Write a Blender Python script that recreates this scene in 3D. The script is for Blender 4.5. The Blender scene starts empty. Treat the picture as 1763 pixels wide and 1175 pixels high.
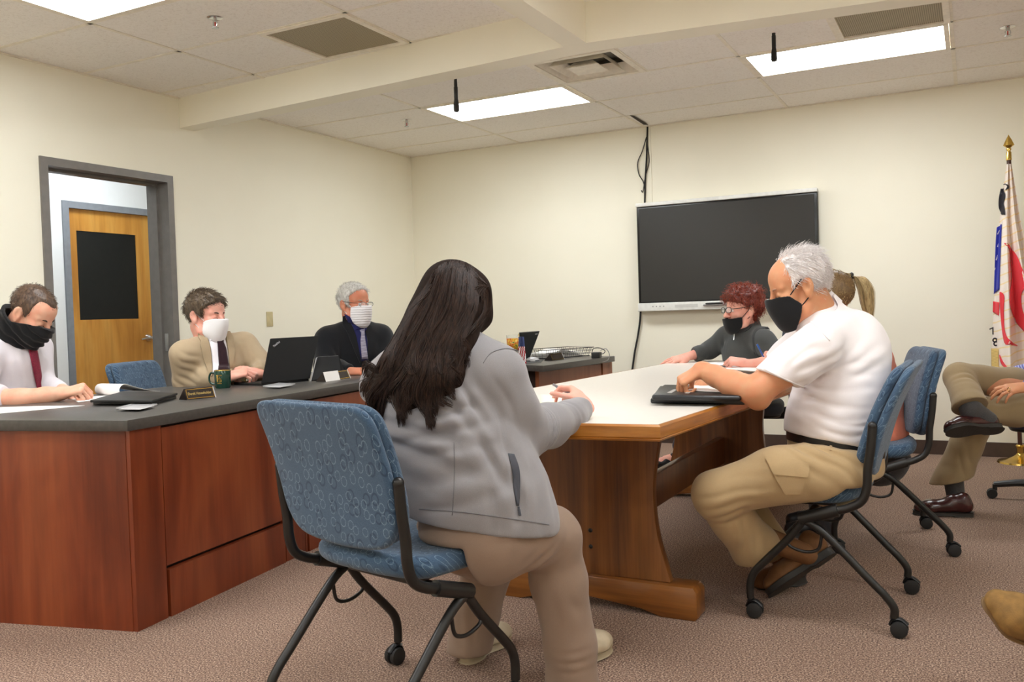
# Council meeting room: dais, conference table, seated people, interactive display.
import bpy, bmesh, math, random
import numpy as np
from mathutils import Vector, Matrix
from mathutils.bvhtree import BVHTree

random.seed(7)
RNG = np.random.default_rng(7)
S = bpy.context.scene
COL = S.collection
R = math.radians

# ------------------------------------------------------------------ camera
FPX = 1517.23                      # focal length in pixels of the 1763 px wide frame
CW, CH = 1763, 1175
CAM = np.array([4.9895, -7.4456, 1.168])
cr = np.array([0.885596, 0.463469, -0.030252])     # right
cu = np.array([0.012871, 0.040620, 0.999092])      # up
cf = np.array([-0.464277, 0.885181, -0.030008])    # forward
cr /= np.linalg.norm(cr); cf -= cr * (cf @ cr); cf /= np.linalg.norm(cf); cu = np.cross(cr, cf)
cd = bpy.data.cameras.new('camera'); cam = bpy.data.objects.new('camera', cd); COL.objects.link(cam)
cd.sensor_fit = 'HORIZONTAL'; cd.sensor_width = 36.0; cd.lens = FPX * 36.0 / CW
cd.clip_start = 0.05; cd.clip_end = 60
m = Matrix.Identity(4)
for i in range(3):
    m[i][0] = cr[i]; m[i][1] = cu[i]; m[i][2] = -cf[i]; m[i][3] = CAM[i]
cam.matrix_world = m
S.camera = cam
S.view_settings.view_transform = 'Standard'; S.view_settings.look = 'None'
S.view_settings.gamma = 1.0; S.view_settings.use_curve_mapping = False
S.view_settings.exposure = 0.0
S.cycles.use_denoising = True
S.cycles.max_bounces = 12; S.cycles.diffuse_bounces = 9

LAMP = 18.5                        # strength of the troffer diffusers
LAMPCOL = (0.945, 0.985, 1.0)
w = bpy.data.worlds.new('world'); S.world = w; w.use_nodes = True
w.node_tree.nodes['Background'].inputs[0].default_value = (0.9, 0.95, 1, 1)
w.node_tree.nodes['Background'].inputs[1].default_value = 0.12

# ------------------------------------------------------------------ pixel helpers (photo frame -> points in the room)
def ray(px, py):
    d = cf + cr * ((px - CW / 2) / FPX) - cu * ((py - CH / 2) / FPX)
    return d
def J(px, py, wd):                 # point at depth wd along the view axis
    return CAM + ray(px, py) * wd
def onZ(px, py, z):
    d = ray(px, py); return CAM + d * ((z - CAM[2]) / d[2])
def onX(px, py, x):
    d = ray(px, py); return CAM + d * ((x - CAM[0]) / d[0])
def onY(px, py, y):
    d = ray(px, py); return CAM + d * ((y - CAM[1]) / d[1])
def dirc(a, b, c):                 # direction from camera-frame components right, up, away
    v = cr * a + cu * b + cf * c
    return v / np.linalg.norm(v)
def nrm(v):
    v = np.asarray(v, float); return v / (np.linalg.norm(v) + 1e-12)

# ------------------------------------------------------------------ objects
BASE = {}
def thing(name, label, cat, loc=(0, 0, 0), rotz=0.0, group=None):
    o = bpy.data.objects.new(name, None); COL.objects.link(o)
    o.empty_display_size = 0.1
    o.location = loc; o.rotation_euler = (0, 0, rotz)
    o['label'] = label; o['category'] = cat
    if group: o['group'] = group
    BASE[o.name] = np.array(loc, float)
    return o
def tag(o, label, cat, group=None, kind=None):
    o['label'] = label; o['category'] = cat
    if group: o['group'] = group
    if kind: o['kind'] = kind
    return o
def mk(name, vf, mat, parent=None, smooth=35, world=True, mats=None, fmat=None, uv=None):
    V, F = vf
    V = np.asarray(V, float).reshape(-1, 3)
    if parent is not None and world:
        V = V - BASE.get(parent.name, np.zeros(3))
    me = bpy.data.meshes.new(name)
    me.from_pydata(V.tolist(), [], [list(map(int, f)) for f in F])
    if mats:
        for mm in mats: me.materials.append(mm)
        if fmat is not None: me.polygons.foreach_set('material_index', np.asarray(fmat, dtype=np.int32))
    elif mat is not None:
        me.materials.append(mat)
    me.update()
    if smooth:
        me.shade_smooth()
        if smooth < 180: me.set_sharp_from_angle(angle=R(smooth))
    o = bpy.data.objects.new(name, me); COL.objects.link(o)
    if parent is not None:
        o.parent = parent; BASE[o.name] = BASE.get(parent.name, np.zeros(3)) if world else np.zeros(3)
    else:
        BASE[o.name] = np.zeros(3)
    return o
def struct(name, vf, mat, **k):
    o = mk(name, vf, mat, **k); o['kind'] = 'structure'; return o
def copy_tree(o, parent=None):
    c = o.copy(); COL.objects.link(c)
    if parent is not None: c.parent = parent
    for ch in list(o.children): copy_tree(ch, c)
    return c

# ------------------------------------------------------------------ mesh pieces: each returns (verts, faces)
def join(*ps):
    V = []; F = []; n = 0
    for v, f in ps:
        v = np.asarray(v, float).reshape(-1, 3)
        V.append(v); F += [[int(i) + n for i in q] for q in f]; n += len(v)
    return np.concatenate(V), F
def xf(vf, M=None, loc=(0, 0, 0)):
    v, f = vf; v = np.asarray(v, float)
    if M is not None: v = v @ np.asarray(M, float).T
    return v + np.asarray(loc, float), f
def rz(a):
    c, s = math.cos(a), math.sin(a); return np.array([[c, -s, 0], [s, c, 0], [0, 0, 1.0]])
def rx(a):
    c, s = math.cos(a), math.sin(a); return np.array([[1.0, 0, 0], [0, c, -s], [0, s, c]])
def ry(a):
    c, s = math.cos(a), math.sin(a); return np.array([[c, 0, s], [0, 1.0, 0], [-s, 0, c]])
def frm(x, y, z):                  # matrix with given columns
    return np.stack([x, y, z], 1)
def box(c, s, b=0.0, M=None):
    sx, sy, sz = [q / 2 for q in s]
    if b <= 0:
        v = np.array([[x, y, z] for x in (-sx, sx) for y in (-sy, sy) for z in (-sz, sz)])
        f = [[0, 1, 3, 2], [4, 6, 7, 5], [0, 4, 5, 1], [2, 3, 7, 6], [0, 2, 6, 4], [1, 5, 7, 3]]
        return xf((v, f), M, c)
    bm = bmesh.new(); bmesh.ops.create_cube(bm, size=1.0)
    for q in bm.verts: q.co = (q.co.x * s[0], q.co.y * s[1], q.co.z * s[2])
    bmesh.ops.bevel(bm, geom=bm.edges[:], offset=b, segments=3, affect='EDGES', profile=0.5)
    return xf(frombm(bm), M, c)
def ringframe(w_, d, f, z, t):
    return join(box((0, d / 2 - f / 2, z), (w_, f, t)), box((0, -d / 2 + f / 2, z), (w_, f, t)), box((w_ / 2 - f / 2, 0, z), (f, d - 2 * f, t)), box((-w_ / 2 + f / 2, 0, z), (f, d - 2 * f, t)))
def frombm(bm):
    bm.verts.index_update()
    v = np.array([list(q.co) for q in bm.verts]); f = [[q.index for q in p.verts] for p in bm.faces]
    bm.free(); return v, f
def prism(poly, z0, z1, b=0.0, bottom_bevel=True):
    """polygon (list of xy, counter-clockwise) extruded from z0 to z1"""
    bm = bmesh.new()
    vs = [bm.verts.new((p[0], p[1], z0)) for p in poly]
    f = bm.faces.new(vs)
    r_ = bmesh.ops.extrude_face_region(bm, geom=[f])
    for q in r_['geom']:
        if isinstance(q, bmesh.types.BMVert): q.co.z = z1
    bmesh.ops.recalc_face_normals(bm, faces=bm.faces[:])
    if b > 0:
        bmesh.ops.bevel(bm, geom=bm.edges[:], offset=b, segments=2, affect='EDGES', profile=0.5)
    return frombm(bm)
def smoothpath(P, n=8, closed=False):
    """Catmull-Rom through the points"""
    P = np.asarray(P, float)
    if len(P) < 3: return P
    out = []
    N = len(P)
    rng = range(N if closed else N - 1)
    for i in rng:
        if closed: p0, p1, p2, p3 = P[(i - 1) % N], P[i], P[(i + 1) % N], P[(i + 2) % N]
        else: p0, p1, p2, p3 = P[max(i - 1, 0)], P[i], P[i + 1], P[min(i + 2, N - 1)]
        for t in np.linspace(0, 1, n, endpoint=False):
            out.append(0.5 * ((2 * p1) + (-p0 + p2) * t + (2 * p0 - 5 * p1 + 4 * p2 - p3) * t * t + (-p0 + 3 * p1 - 3 * p2 + p3) * t ** 3))
    if not closed: out.append(P[-1])
    return np.array(out)
def tube(P, r, seg=10, caps=True, closed=False, flat=None):
    """sweep of a circle along P; r a number or one per point"""
    P = np.asarray(P, float); n = len(P)
    r = np.broadcast_to(np.asarray(r, float), (n,)) if np.ndim(r) <= 1 else r
    T = np.zeros_like(P)
    for i in range(n):
        a = P[(i - 1) % n] if (i > 0 or closed) else P[i]; b_ = P[(i + 1) % n] if (i < n - 1 or closed) else P[i]
        T[i] = nrm(b_ - a)
    up = np.array([0, 0, 1.0]) if abs(T[0][2]) < 0.9 else np.array([1.0, 0, 0])
    N = nrm(np.cross(T[0], up)); V = []
    for i in range(n):
        N = nrm(N - T[i] * (N @ T[i])); B_ = np.cross(T[i], N)
        for k in range(seg):
            a = 2 * math.pi * k / seg
            V.append(P[i] + r[i] * (math.cos(a) * N + math.sin(a) * B_ * (flat or 1.0)))
    F = []
    for i in range(n if closed else n - 1):
        j = (i + 1) % n
        for k in range(seg):
            l = (k + 1) % seg
            F.append([i * seg + k, j * seg + k, j * seg + l, i * seg + l][::-1])
    if caps and not closed:
        F.append(list(range(seg))); F.append([(n - 1) * seg + k for k in range(seg)][::-1])
    return np.array(V), F
def lathe(prof, seg=24, c=(0, 0, 0), M=None):
    """profile of (radius, z)"""
    V = []; F = []
    n = len(prof)
    for (r_, z) in prof:
        for k in range(seg):
            a = 2 * math.pi * k / seg; V.append((r_ * math.cos(a), r_ * math.sin(a), z))
    for i in range(n - 1):
        for k in range(seg):
            l = (k + 1) % seg; F.append([i * seg + k, i * seg + l, (i + 1) * seg + l, (i + 1) * seg + k])
    if prof[0][0] > 1e-6: F.append([k for k in range(seg)][::-1])
    if prof[-1][0] > 1e-6: F.append([(n - 1) * seg + k for k in range(seg)])
    return xf((V, F), M, c)
def cyl(a, b_, r0, r1=None, seg=16):
    return tube([a, b_], [r0, r0 if r1 is None else r1], seg)
def ball(c, r_, seg=16, rings=10, M=None):
    r_ = np.broadcast_to(np.asarray(r_, float), (3,))
    V = [(0, 0, 1.0)]
    for i in range(1, rings):
        t = math.pi * i / rings
        for k in range(seg):
            a = 2 * math.pi * k / seg; V.append((math.sin(t) * math.cos(a), math.sin(t) * math.sin(a), math.cos(t)))
    V.append((0, 0, -1.0)); F = []
    for k in range(seg): F.append([0, 1 + k, 1 + (k + 1) % seg])
    for i in range(rings - 2):
        for k in range(seg):
            l = (k + 1) % seg; F.append([1 + i * seg + k, 1 + (i + 1) * seg + k, 1 + (i + 1) * seg + l, 1 + i * seg + l])
    e = len(V) - 1
    for k in range(seg): F.append([e, 1 + (rings - 2) * seg + (k + 1) % seg, 1 + (rings - 2) * seg + k])
    return xf((np.array(V) * r_, F), M, c)
def grid(fn, nu, nv):
    V = [fn(u, v) for v in np.linspace(0, 1, nv) for u in np.linspace(0, 1, nu)]
    F = [[j * nu + i, j * nu + i + 1, (j + 1) * nu + i + 1, (j + 1) * nu + i] for j in range(nv - 1) for i in range(nu - 1)]
    return np.array(V), F
def thick(vf, t, dirv=None):
    """give a grid sheet thickness t along its vertex normals (or dirv)"""
    V, F = vf; V = np.asarray(V, float)
    N = np.zeros_like(V)
    for f in F:
        a = np.cross(V[f[1]] - V[f[0]], V[f[2]] - V[f[0]])
        for i in f: N[i] += a
    N /= (np.linalg.norm(N, axis=1, keepdims=True) + 1e-12)
    if dirv is not None: N = np.broadcast_to(np.asarray(dirv, float), V.shape)
    n = len(V); E = {}
    for f in F:
        for i in range(len(f)):
            e = (f[i], f[(i + 1) % len(f)]); E[e] = E.get(e, 0) + 1
    V2 = np.concatenate([V + N * t, V]); F2 = [list(f) for f in F] + [[i + n for i in f[::-1]] for f in F]
    for (a, b_) in list(E):
        if (b_, a) not in E: F2.append([b_, a, a + n, b_ + n])
    return V2, F2
def rrect(w_, h_, r_, n=6):
    P = []
    for cx, cy, a0 in ((w_ / 2 - r_, h_ / 2 - r_, 0), (-w_ / 2 + r_, h_ / 2 - r_, 90), (-w_ / 2 + r_, -h_ / 2 + r_, 180), (w_ / 2 - r_, -h_ / 2 + r_, 270)):
        for k in range(n + 1):
            a = R(a0 + 90 * k / n); P.append((cx + r_ * math.cos(a), cy + r_ * math.sin(a)))
    return P
def pillow(outline, t0, t1, e=0.02, steps=4):
    """upholstered slab: outline in xy, from z t0 to t1, edges rolled over by e"""
    O_ = np.asarray(outline, float); c = O_.mean(0); rings = []
    for k in range(steps + 1):
        a = math.pi / 2 * k / steps; rings.append((e * (1 - math.sin(a)), t0 + e * (1 - math.cos(a))))
    for k in range(steps + 1):
        a = math.pi / 2 * k / steps; rings.append((e * (1 - math.cos(a)), t1 - e * (1 - math.sin(a))))
    n = len(O_); nx = np.roll(O_, -1, 0) - np.roll(O_, 1, 0)
    nn = np.stack([nx[:, 1], -nx[:, 0]], 1); nn /= np.linalg.norm(nn, axis=1, keepdims=True)
    V = []; F = []
    for ins, z in rings:
        q = O_ - nn * ins
        V += [(x, y, z) for x, y in q]
    m_ = len(rings)
    for i in range(m_ - 1):
        for k in range(n):
            l = (k + 1) % n; F.append([i * n + k, i * n + l, (i + 1) * n + l, (i + 1) * n + k])
    # inner rings to the centre so the pad can be bent
    for base, z, flip in ((0, t0, True), ((m_ - 1) * n, t1, False)):
        prev = base
        q0 = np.array([V[base + k][:2] for k in range(n)])
        for sc in (0.7, 0.4, 0.12):
            st = len(V); V += [(c[0] + (x - c[0]) * sc, c[1] + (y - c[1]) * sc, z) for x, y in q0]
            for k in range(n):
                l = (k + 1) % n; f = [prev + k, prev + l, st + l, st + k]
                F.append(f[::-1] if flip else f)
            prev = st
        f = [prev + k for k in range(n)]; F.append(f[::-1] if flip else f)
    return np.array(V), F
# ------------------------------------------------------------------ materials
class NT:
    def __init__(s, name):
        s.m = bpy.data.materials.new(name); s.m.use_nodes = True; s.t = s.m.node_tree
        s.b = s.t.nodes['Principled BSDF']; s.o = s.t.nodes['Material Output']
    def n(s, typ, **k):
        q = s.t.nodes.new(typ)
        for a, v in k.items():
            if hasattr(q, a): setattr(q, a, v)
            else: q.inputs[a].default_value = v
        return q
    def l(s, a, b): s.t.links.new(a, b)
    def coord(s, kind='Object', scale=(1, 1, 1), rot=(0, 0, 0)):
        c = s.n('ShaderNodeTexCoord'); mp = s.n('ShaderNodeMapping')
        mp.inputs['Scale'].default_value = scale; mp.inputs['Rotation'].default_value = rot
        s.l(c.outputs[kind], mp.inputs['Vector']); return mp.outputs['Vector']
    def noise(s, vec, scale, detail=2, rough=0.5, dist=0.0):
        q = s.n('ShaderNodeTexNoise'); q.inputs['Scale'].default_value = scale
        q.inputs['Detail'].default_value = detail; q.inputs['Roughness'].default_value = rough
        q.inputs['Distortion'].default_value = dist
        s.l(vec, q.inputs['Vector']); return q.outputs['Fac']
    def ramp(s, fac, stops, interp='LINEAR'):
        q = s.n('ShaderNodeValToRGB'); q.color_ramp.interpolation = interp
        e = q.color_ramp.elements
        while len(e) < len(stops): e.new(0.5)
        for i, (p, c) in enumerate(stops):
            e[i].position = p; e[i].color = (*c, 1) if len(c) == 3 else c
        s.l(fac, q.inputs['Fac']); return q.outputs['Color']
    def bump(s, h, strength=0.2, dist=0.005, prev=None):
        q = s.n('ShaderNodeBump'); q.inputs['Strength'].default_value = strength; q.inputs['Distance'].default_value = dist
        s.l(h, q.inputs['Height'])
        if prev is not None: s.l(prev, q.inputs['Normal'])
        s.l(q.outputs['Normal'], s.b.inputs['Normal']); return q.outputs['Normal']
    def mix(s, fac, a, b, mode='MIX'):
        q = s.n('ShaderNodeMix', data_type='RGBA', blend_type=mode)
        if isinstance(fac, (int, float)): q.inputs[0].default_value = fac
        else: s.l(fac, q.inputs[0])
        for sock, v in ((q.inputs[6], a), (q.inputs[7], b)):
            if isinstance(v, tuple): sock.default_value = (*v, 1) if len(v) == 3 else v
            else: s.l(v, sock)
        return q.outputs[2]
    def base(s, c):
        if isinstance(c, tuple): s.b.inputs['Base Color'].default_value = (*c, 1)
        else: s.l(c, s.b.inputs['Base Color'])
    def set(s, rough=0.5, metal=0.0, spec=0.5, coat=0.0, sheen=0.0, sss=0.0):
        s.b.inputs['Roughness'].default_value = rough; s.b.inputs['Metallic'].default_value = metal
        s.b.inputs['Specular IOR Level'].default_value = spec
        s.b.inputs['Coat Weight'].default_value = coat; s.b.inputs['Sheen Weight'].default_value = sheen
        s.b.inputs['Subsurface Weight'].default_value = sss
        return s.m
def sr(r_, g, b_):                 # 8-bit sRGB to linear
    def c(v):
        v /= 255.0
        return v / 12.92 if v <= 0.04045 else ((v + 0.055) / 1.055) ** 2.4
    return (c(r_), c(g), c(b_))
def plain(name, col, rough=0.5, metal=0.0, spec=0.5, bump=0.0, bscale=200.0, var=0.06, coat=0.0, sheen=0.0):
    t = NT(name); v = t.coord()
    nz = t.noise(v, bscale * 0.1, 3)
    a = tuple(x * (1 - var) for x in col); b_ = tuple(min(1, x * (1 + var)) for x in col)
    t.base(t.ramp(nz, [(0.35, a), (0.65, b_)]))
    if bump > 0: t.bump(t.noise(v, bscale, 2), bump, 0.002)
    return t.set(rough, metal, spec, coat, sheen)
def wood(name, dark, mid, light, axis='z', fine=60.0, scale=1.0, rough=0.4, coat=0.0, figure=0.5):
    t = NT(name)
    sc = {'z': (fine, fine, 1.5), 'x': (1.5, fine, fine), 'y': (fine, 1.5, fine)}[axis]
    v = t.coord('Object', tuple(q * scale for q in sc))
    v2 = t.coord('Object', tuple((q * 0.12 if q > 2 else q * 0.6) * scale for q in sc))
    g = t.noise(v, 1.0, 4, 0.6, 0.2); f2 = t.noise(v2, 1.0, 3, 0.5, 1.2)
    c1 = t.ramp(g, [(0.3, dark), (0.52, mid), (0.75, light)])
    c2 = t.ramp(f2, [(0.35, dark), (0.5, mid), (0.62, light)])
    t.base(t.mix(figure, c1, c2)); t.bump(g, 0.05, 0.001)
    return t.set(rough, 0, 0.5, coat)
def fabric(name, col, scale=900.0, bump=0.35, var=0.15, rough=0.9, sheen=0.15, col2=None, mottling=30.0):
    t = NT(name); v = t.coord()
    big = t.noise(v, mottling, 3); fine = t.noise(v, scale, 2, 0.6)
    a = tuple(x * (1 - var) for x in col); b_ = col2 or tuple(min(1, x * (1 + var)) for x in col)
    c = t.ramp(fine, [(0.3, a), (0.7, b_)])
    t.base(t.mix(t.ramp(big, [(0.3, (0.0, 0, 0)), (0.7, (0.25, 0.25, 0.25))]), c, a))
    t.bump(fine, bump, 0.0015)
    return t.set(rough, 0, 0.25, 0, sheen)
def skin(name, col, red=0.25):
    t = NT(name); v = t.coord()
    n1 = t.noise(v, 22.0, 3, 0.6); n2 = t.noise(v, 260.0, 2)
    r_ = (min(1, col[0] * 1.04), col[1] * (1 - red), col[2] * (1 - red * 1.1))
    t.base(t.mix(t.ramp(n1, [(0.35, (0, 0, 0)), (0.7, (0.8, 0.8, 0.8))]), col, r_))
    t.bump(n2, 0.12, 0.001)
    t.b.inputs['Subsurface Radius'].default_value = (0.012, 0.005, 0.003)
    t.b.inputs['Subsurface Scale'].default_value = 0.6
    return t.set(0.5, 0, 0.35, 0, 0, 0.12)
def hairmat(name, dark, light, rough=0.45, sc=120.0, spec=0.45):
    t = NT(name); v = t.coord('Object', (1, 1, 0.25))
    n1 = t.noise(v, sc, 3, 0.6); t.base(t.ramp(n1, [(0.3, dark), (0.7, light)]))
    t.bump(n1, 0.3, 0.002)
    return t.set(rough, 0, spec)

M = {}
# walls: cream paint with a light roller stipple
t = NT('cream_paint'); v = t.coord()
t.base(t.ramp(t.noise(v, 1.3, 3), [(0.3, sr(240, 236, 219)), (0.7, sr(244, 240, 224))]))
t.bump(t.noise(v, 220, 2), 0.12, 0.002); M['wall'] = t.set(0.55, 0, 0.3)
M['beam'] = M['wall']
M['hall'] = plain('white_hall_paint', sr(238, 240, 241), 0.6, bump=0.03, var=0.006)
# ceiling tile: mineral fibre with fissures
t = NT('ceiling_tile'); v = t.coord()
n1 = t.noise(v, 75, 4, 0.7); n2 = t.noise(v, 240, 2)
t.base(t.mix(0.45, t.ramp(n1, [(0.36, sr(222, 216, 208)), (0.46, sr(245, 241, 235)), (0.7, sr(249, 246, 241))]), t.ramp(n2, [(0.3, sr(232, 226, 218)), (0.6, sr(249, 246, 241))])))
t.bump(n1, 0.4, 0.002); M['tile'] = t.set(0.9, 0, 0.1)
M['grid'] = plain('grid_white_metal', sr(238, 231, 216), 0.5)
M['gap'] = plain('dark_gap', sr(60, 52, 44), 0.9)
# carpet: brown loop pile with dark and red flecks
t = NT('carpet'); v = t.coord()
n1 = t.noise(v, 165, 2, 0.75); n2 = t.noise(v, 105, 2, 0.65); n3 = t.noise(v, 3.0, 3)
c1 = t.ramp(n1, [(0.39, sr(34, 25, 26)), (0.445, sr(122, 95, 82)), (0.54, sr(148, 121, 105)), (0.61, sr(214, 188, 166))])
c2 = t.ramp(n2, [(0.38, sr(66, 40, 38)), (0.44, sr(128, 102, 87)), (0.7, sr(142, 117, 100))])
c3 = t.mix(0.2, c1, c2)
t.base(t.mix(t.ramp(n3, [(0.3, (0, 0, 0)), (0.7, (0.18, 0.18, 0.18))]), c3, sr(112, 86, 74)))
t.bump(n1, 0.35, 0.004); M['carpet'] = t.set(0.95, 0, 0.1, 0, 0.1)
M['base'] = plain('brown_vinyl_base', sr(74, 58, 50), 0.45)
M['frame'] = plain('grey_door_paint', sr(116, 112, 108), 0.4, bump=0.04)
M['frame2'] = plain('cool_grey_door_paint', sr(134, 138, 145), 0.4)
M['oakdoor'] = wood('oak_door_veneer', sr(172, 112, 40), sr(208, 146, 62), sr(222, 168, 84), 'z', 26, 1.0, 0.35, 0.2, 0.55)
M['doorglass'] = plain('dark_door_glass', sr(30, 31, 30), 0.45, spec=0.3)
M['cherry'] = wood('cherry_laminate', sr(88, 34, 16), sr(122, 54, 28), sr(148, 76, 42), 'z', 24, 1.0, 0.32, 0.1, 0.6)
M['cherry2'] = wood('pale_cherry_laminate', sr(120, 66, 40), sr(150, 90, 60), sr(165, 106, 74), 'z', 24, 1.0, 0.35, 0.05, 0.5)
M['counter'] = plain('charcoal_laminate', sr(74, 71, 68), 0.36, bump=0.06, bscale=600, var=0.10)
M['oak'] = wood('honey_oak', sr(126, 70, 16), sr(176, 112, 38), sr(202, 140, 62), 'x', 46, 1.0, 0.28, 0.35, 0.5)
M['oaky'] = wood('honey_oak_long', sr(126, 70, 16), sr(176, 112, 38), sr(202, 140, 62), 'y', 46, 1.0, 0.28, 0.35, 0.5)
M['oakp'] = wood('brown_oak_panel', sr(72, 38, 14), sr(112, 66, 28), sr(138, 88, 42), 'z', 46, 1.0, 0.35, 0.25, 0.45)
M['oakf'] = wood('brown_oak_foot', sr(84, 44, 12), sr(128, 76, 28), sr(152, 98, 44), 'x', 46, 1.0, 0.3, 0.3, 0.5)
M['white_lam'] = plain('white_laminate', sr(226, 220, 212), 0.35, bscale=500, var=0.015)
M['tvblack'] = plain('display_glass', sr(34, 33, 32), 0.32, spec=0.5, var=0.02)
M['tvbezel'] = plain('display_bezel_black', sr(14, 14, 14), 0.25)
M['tvwhite'] = plain('display_white_shell', sr(228, 228, 224), 0.35)
M['black'] = plain('black_plastic', sr(22, 22, 23), 0.45, bump=0.05, bscale=500)
M['blackm'] = plain('black_powder_coat', sr(24, 23, 22), 0.38, bump=0.05, bscale=700)
M['rubber'] = plain('black_rubber', sr(28, 27, 27), 0.7)
M['chrome'] = plain('chrome', (0.72, 0.72, 0.72), 0.18, 1.0, var=0.02)
M['steel'] = plain('brushed_steel', (0.55, 0.55, 0.54), 0.3, 1.0)
M['brass'] = plain('polished_brass', sr(214, 180, 96), 0.2, 1.0)
M['darkwood'] = plain('dark_wood_pole', sr(66, 34, 26), 0.35)
M['paper'] = plain('white_paper', sr(238, 236, 234), 0.7, var=0.01)
M['greenpaper'] = plain('green_steno_paper', sr(216, 226, 190), 0.7, var=0.02)
M['grey'] = plain('grey_plastic', sr(150, 150, 150), 0.4)
M['silver'] = plain('silver_plastic', sr(170, 170, 172), 0.35, 0.3)
M['almond'] = plain('almond_plastic', sr(196, 182, 140), 0.4)
M['grille'] = None
t = NT('perforated_grille'); v = t.coord('Object', (1, 1, 1))
q = t.n('ShaderNodeTexVoronoi'); q.inputs['Scale'].default_value = 95; q.inputs['Randomness'].default_value = 0.0
t.l(v, q.inputs['Vector'])
t.base(t.ramp(q.outputs['Distance'], [(0.26, sr(92, 82, 62)), (0.40, sr(176, 164, 136))])); M['grille'] = t.set(0.6)
# diffuser: lit acrylic
t = NT('lit_diffuser'); t.base((0.9, 0.9, 0.9)); t.b.inputs['Emission Color'].default_value = (*LAMPCOL, 1)
t.b.inputs['Emission Strength'].default_value = LAMP; M['lamp'] = t.set(0.5)
# blue chair upholstery with dotted rings
def ringfab(name, axes):
    t = NT(name); c = t.n('ShaderNodeTexCoord'); sx = t.n('ShaderNodeSeparateXYZ'); cx = t.n('ShaderNodeCombineXYZ')
    t.l(c.outputs['Object'], sx.inputs[0]); 
    ad = t.n('ShaderNodeMath', operation='ADD'); t.l(sx.outputs[1], ad.inputs[0]); t.l(sx.outputs[2], ad.inputs[1])
    ax_ = t.n('ShaderNodeMath', operation='MULTIPLY_ADD'); t.l(sx.outputs[1], ax_.inputs[0]); ax_.inputs[1].default_value = 0.8 if axes[1] == 2 else 0.0; t.l(sx.outputs[0], ax_.inputs[2])
    t.l(ax_.outputs[0], cx.inputs[0]); t.l(ad.outputs[0], cx.inputs[1])
    vor = t.n('ShaderNodeTexVoronoi', voronoi_dimensions='2D'); vor.inputs['Scale'].default_value = 28; vor.inputs['Randomness'].default_value = 0.6
    t.l(cx.outputs[0], vor.inputs['Vector'])
    ring = t.ramp(vor.outputs['Distance'], [(0.26, (0, 0, 0)), (0.29, (1, 1, 1)), (0.32, (1, 1, 1)), (0.35, (0, 0, 0))])
    v2 = t.n('ShaderNodeTexVoronoi', voronoi_dimensions='2D'); v2.inputs['Scale'].default_value = 17; v2.inputs['Randomness'].default_value = 0.8
    t.l(cx.outputs[0], v2.inputs['Vector'])
    ring2 = t.ramp(v2.outputs['Distance'], [(0.16, (0, 0, 0)), (0.19, (1, 1, 1)), (0.24, (1, 1, 1)), (0.28, (0, 0, 0))])
    fine = t.noise(c.outputs['Object'], 650, 2, 0.6)
    basec = t.ramp(fine, [(0.3, sr(54, 76, 100)), (0.7, sr(80, 104, 130))])
    d = t.mix(t.mix(0.8, (0, 0, 0), ring2), basec, sr(46, 66, 90))
    dots = t.mix(1.0, ring, t.ramp(fine, [(0.44, (0.1, 0.1, 0.1)), (0.56, (0.85, 0.85, 0.85))]), 'MULTIPLY')
    t.base(t.mix(dots, d, sr(132, 156, 176))); t.bump(fine, 0.3, 0.0015)
    return t.set(0.92, 0, 0.2, 0, 0.2)
M['ringxz'] = ringfab('blue_ring_upholstery_back', (0, 2)); M['ringxy'] = ringfab('blue_ring_upholstery_seat', (0, 1))
M['navy'] = fabric('navy_upholstery', sr(38, 42, 72)); M['slate'] = fabric('slate_upholstery', sr(72, 80, 92))
# ------------------------------------------------------------------ the room
H = 2.778; XR, YF = 7.9, -9.4       # right wall, wall behind the camera
struct('floor', box((XR / 2 - 1.5, YF / 2, -0.05), (XR + 4.5, -YF + 0.4, 0.1)), M['carpet'], smooth=0)
struct('wall_back', box((XR / 2, 0.06, H / 2 + 0.1), (XR + 0.2, 0.12, H + 0.2)), M['wall'], smooth=0)
struct('wall_right', box((XR + 0.06, YF / 2, H / 2 + 0.1), (0.12, -YF, H + 0.2)), M['wall'], smooth=0)
struct('wall_front', box((XR / 2, YF - 0.06, H / 2 + 0.1), (XR + 0.2, 0.12, H + 0.2)), M['wall'], smooth=0)
# left wall with the door opening (rough opening y -3.97 .. -3.066, top 2.163)
D0, D1, DT = -3.965, -3.068, 2.163
TW = 0.20
struct('wall_left', join(
    box((-TW / 2, (YF + D0 - 0.03) / 2, H / 2 + 0.1), (TW, D0 - 0.03 - YF, H + 0.2)),
    box((-TW / 2, (D1 + 0.03) / 2, H / 2 + 0.1), (TW, -D1 - 0.03, H + 0.2)),
    box((-TW / 2, (D0 + D1) / 2, (H + 0.2 + DT + 0.03) / 2), (TW, D1 - D0 + 0.06, H + 0.17 - DT))), M['wall'], smooth=0)
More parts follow.
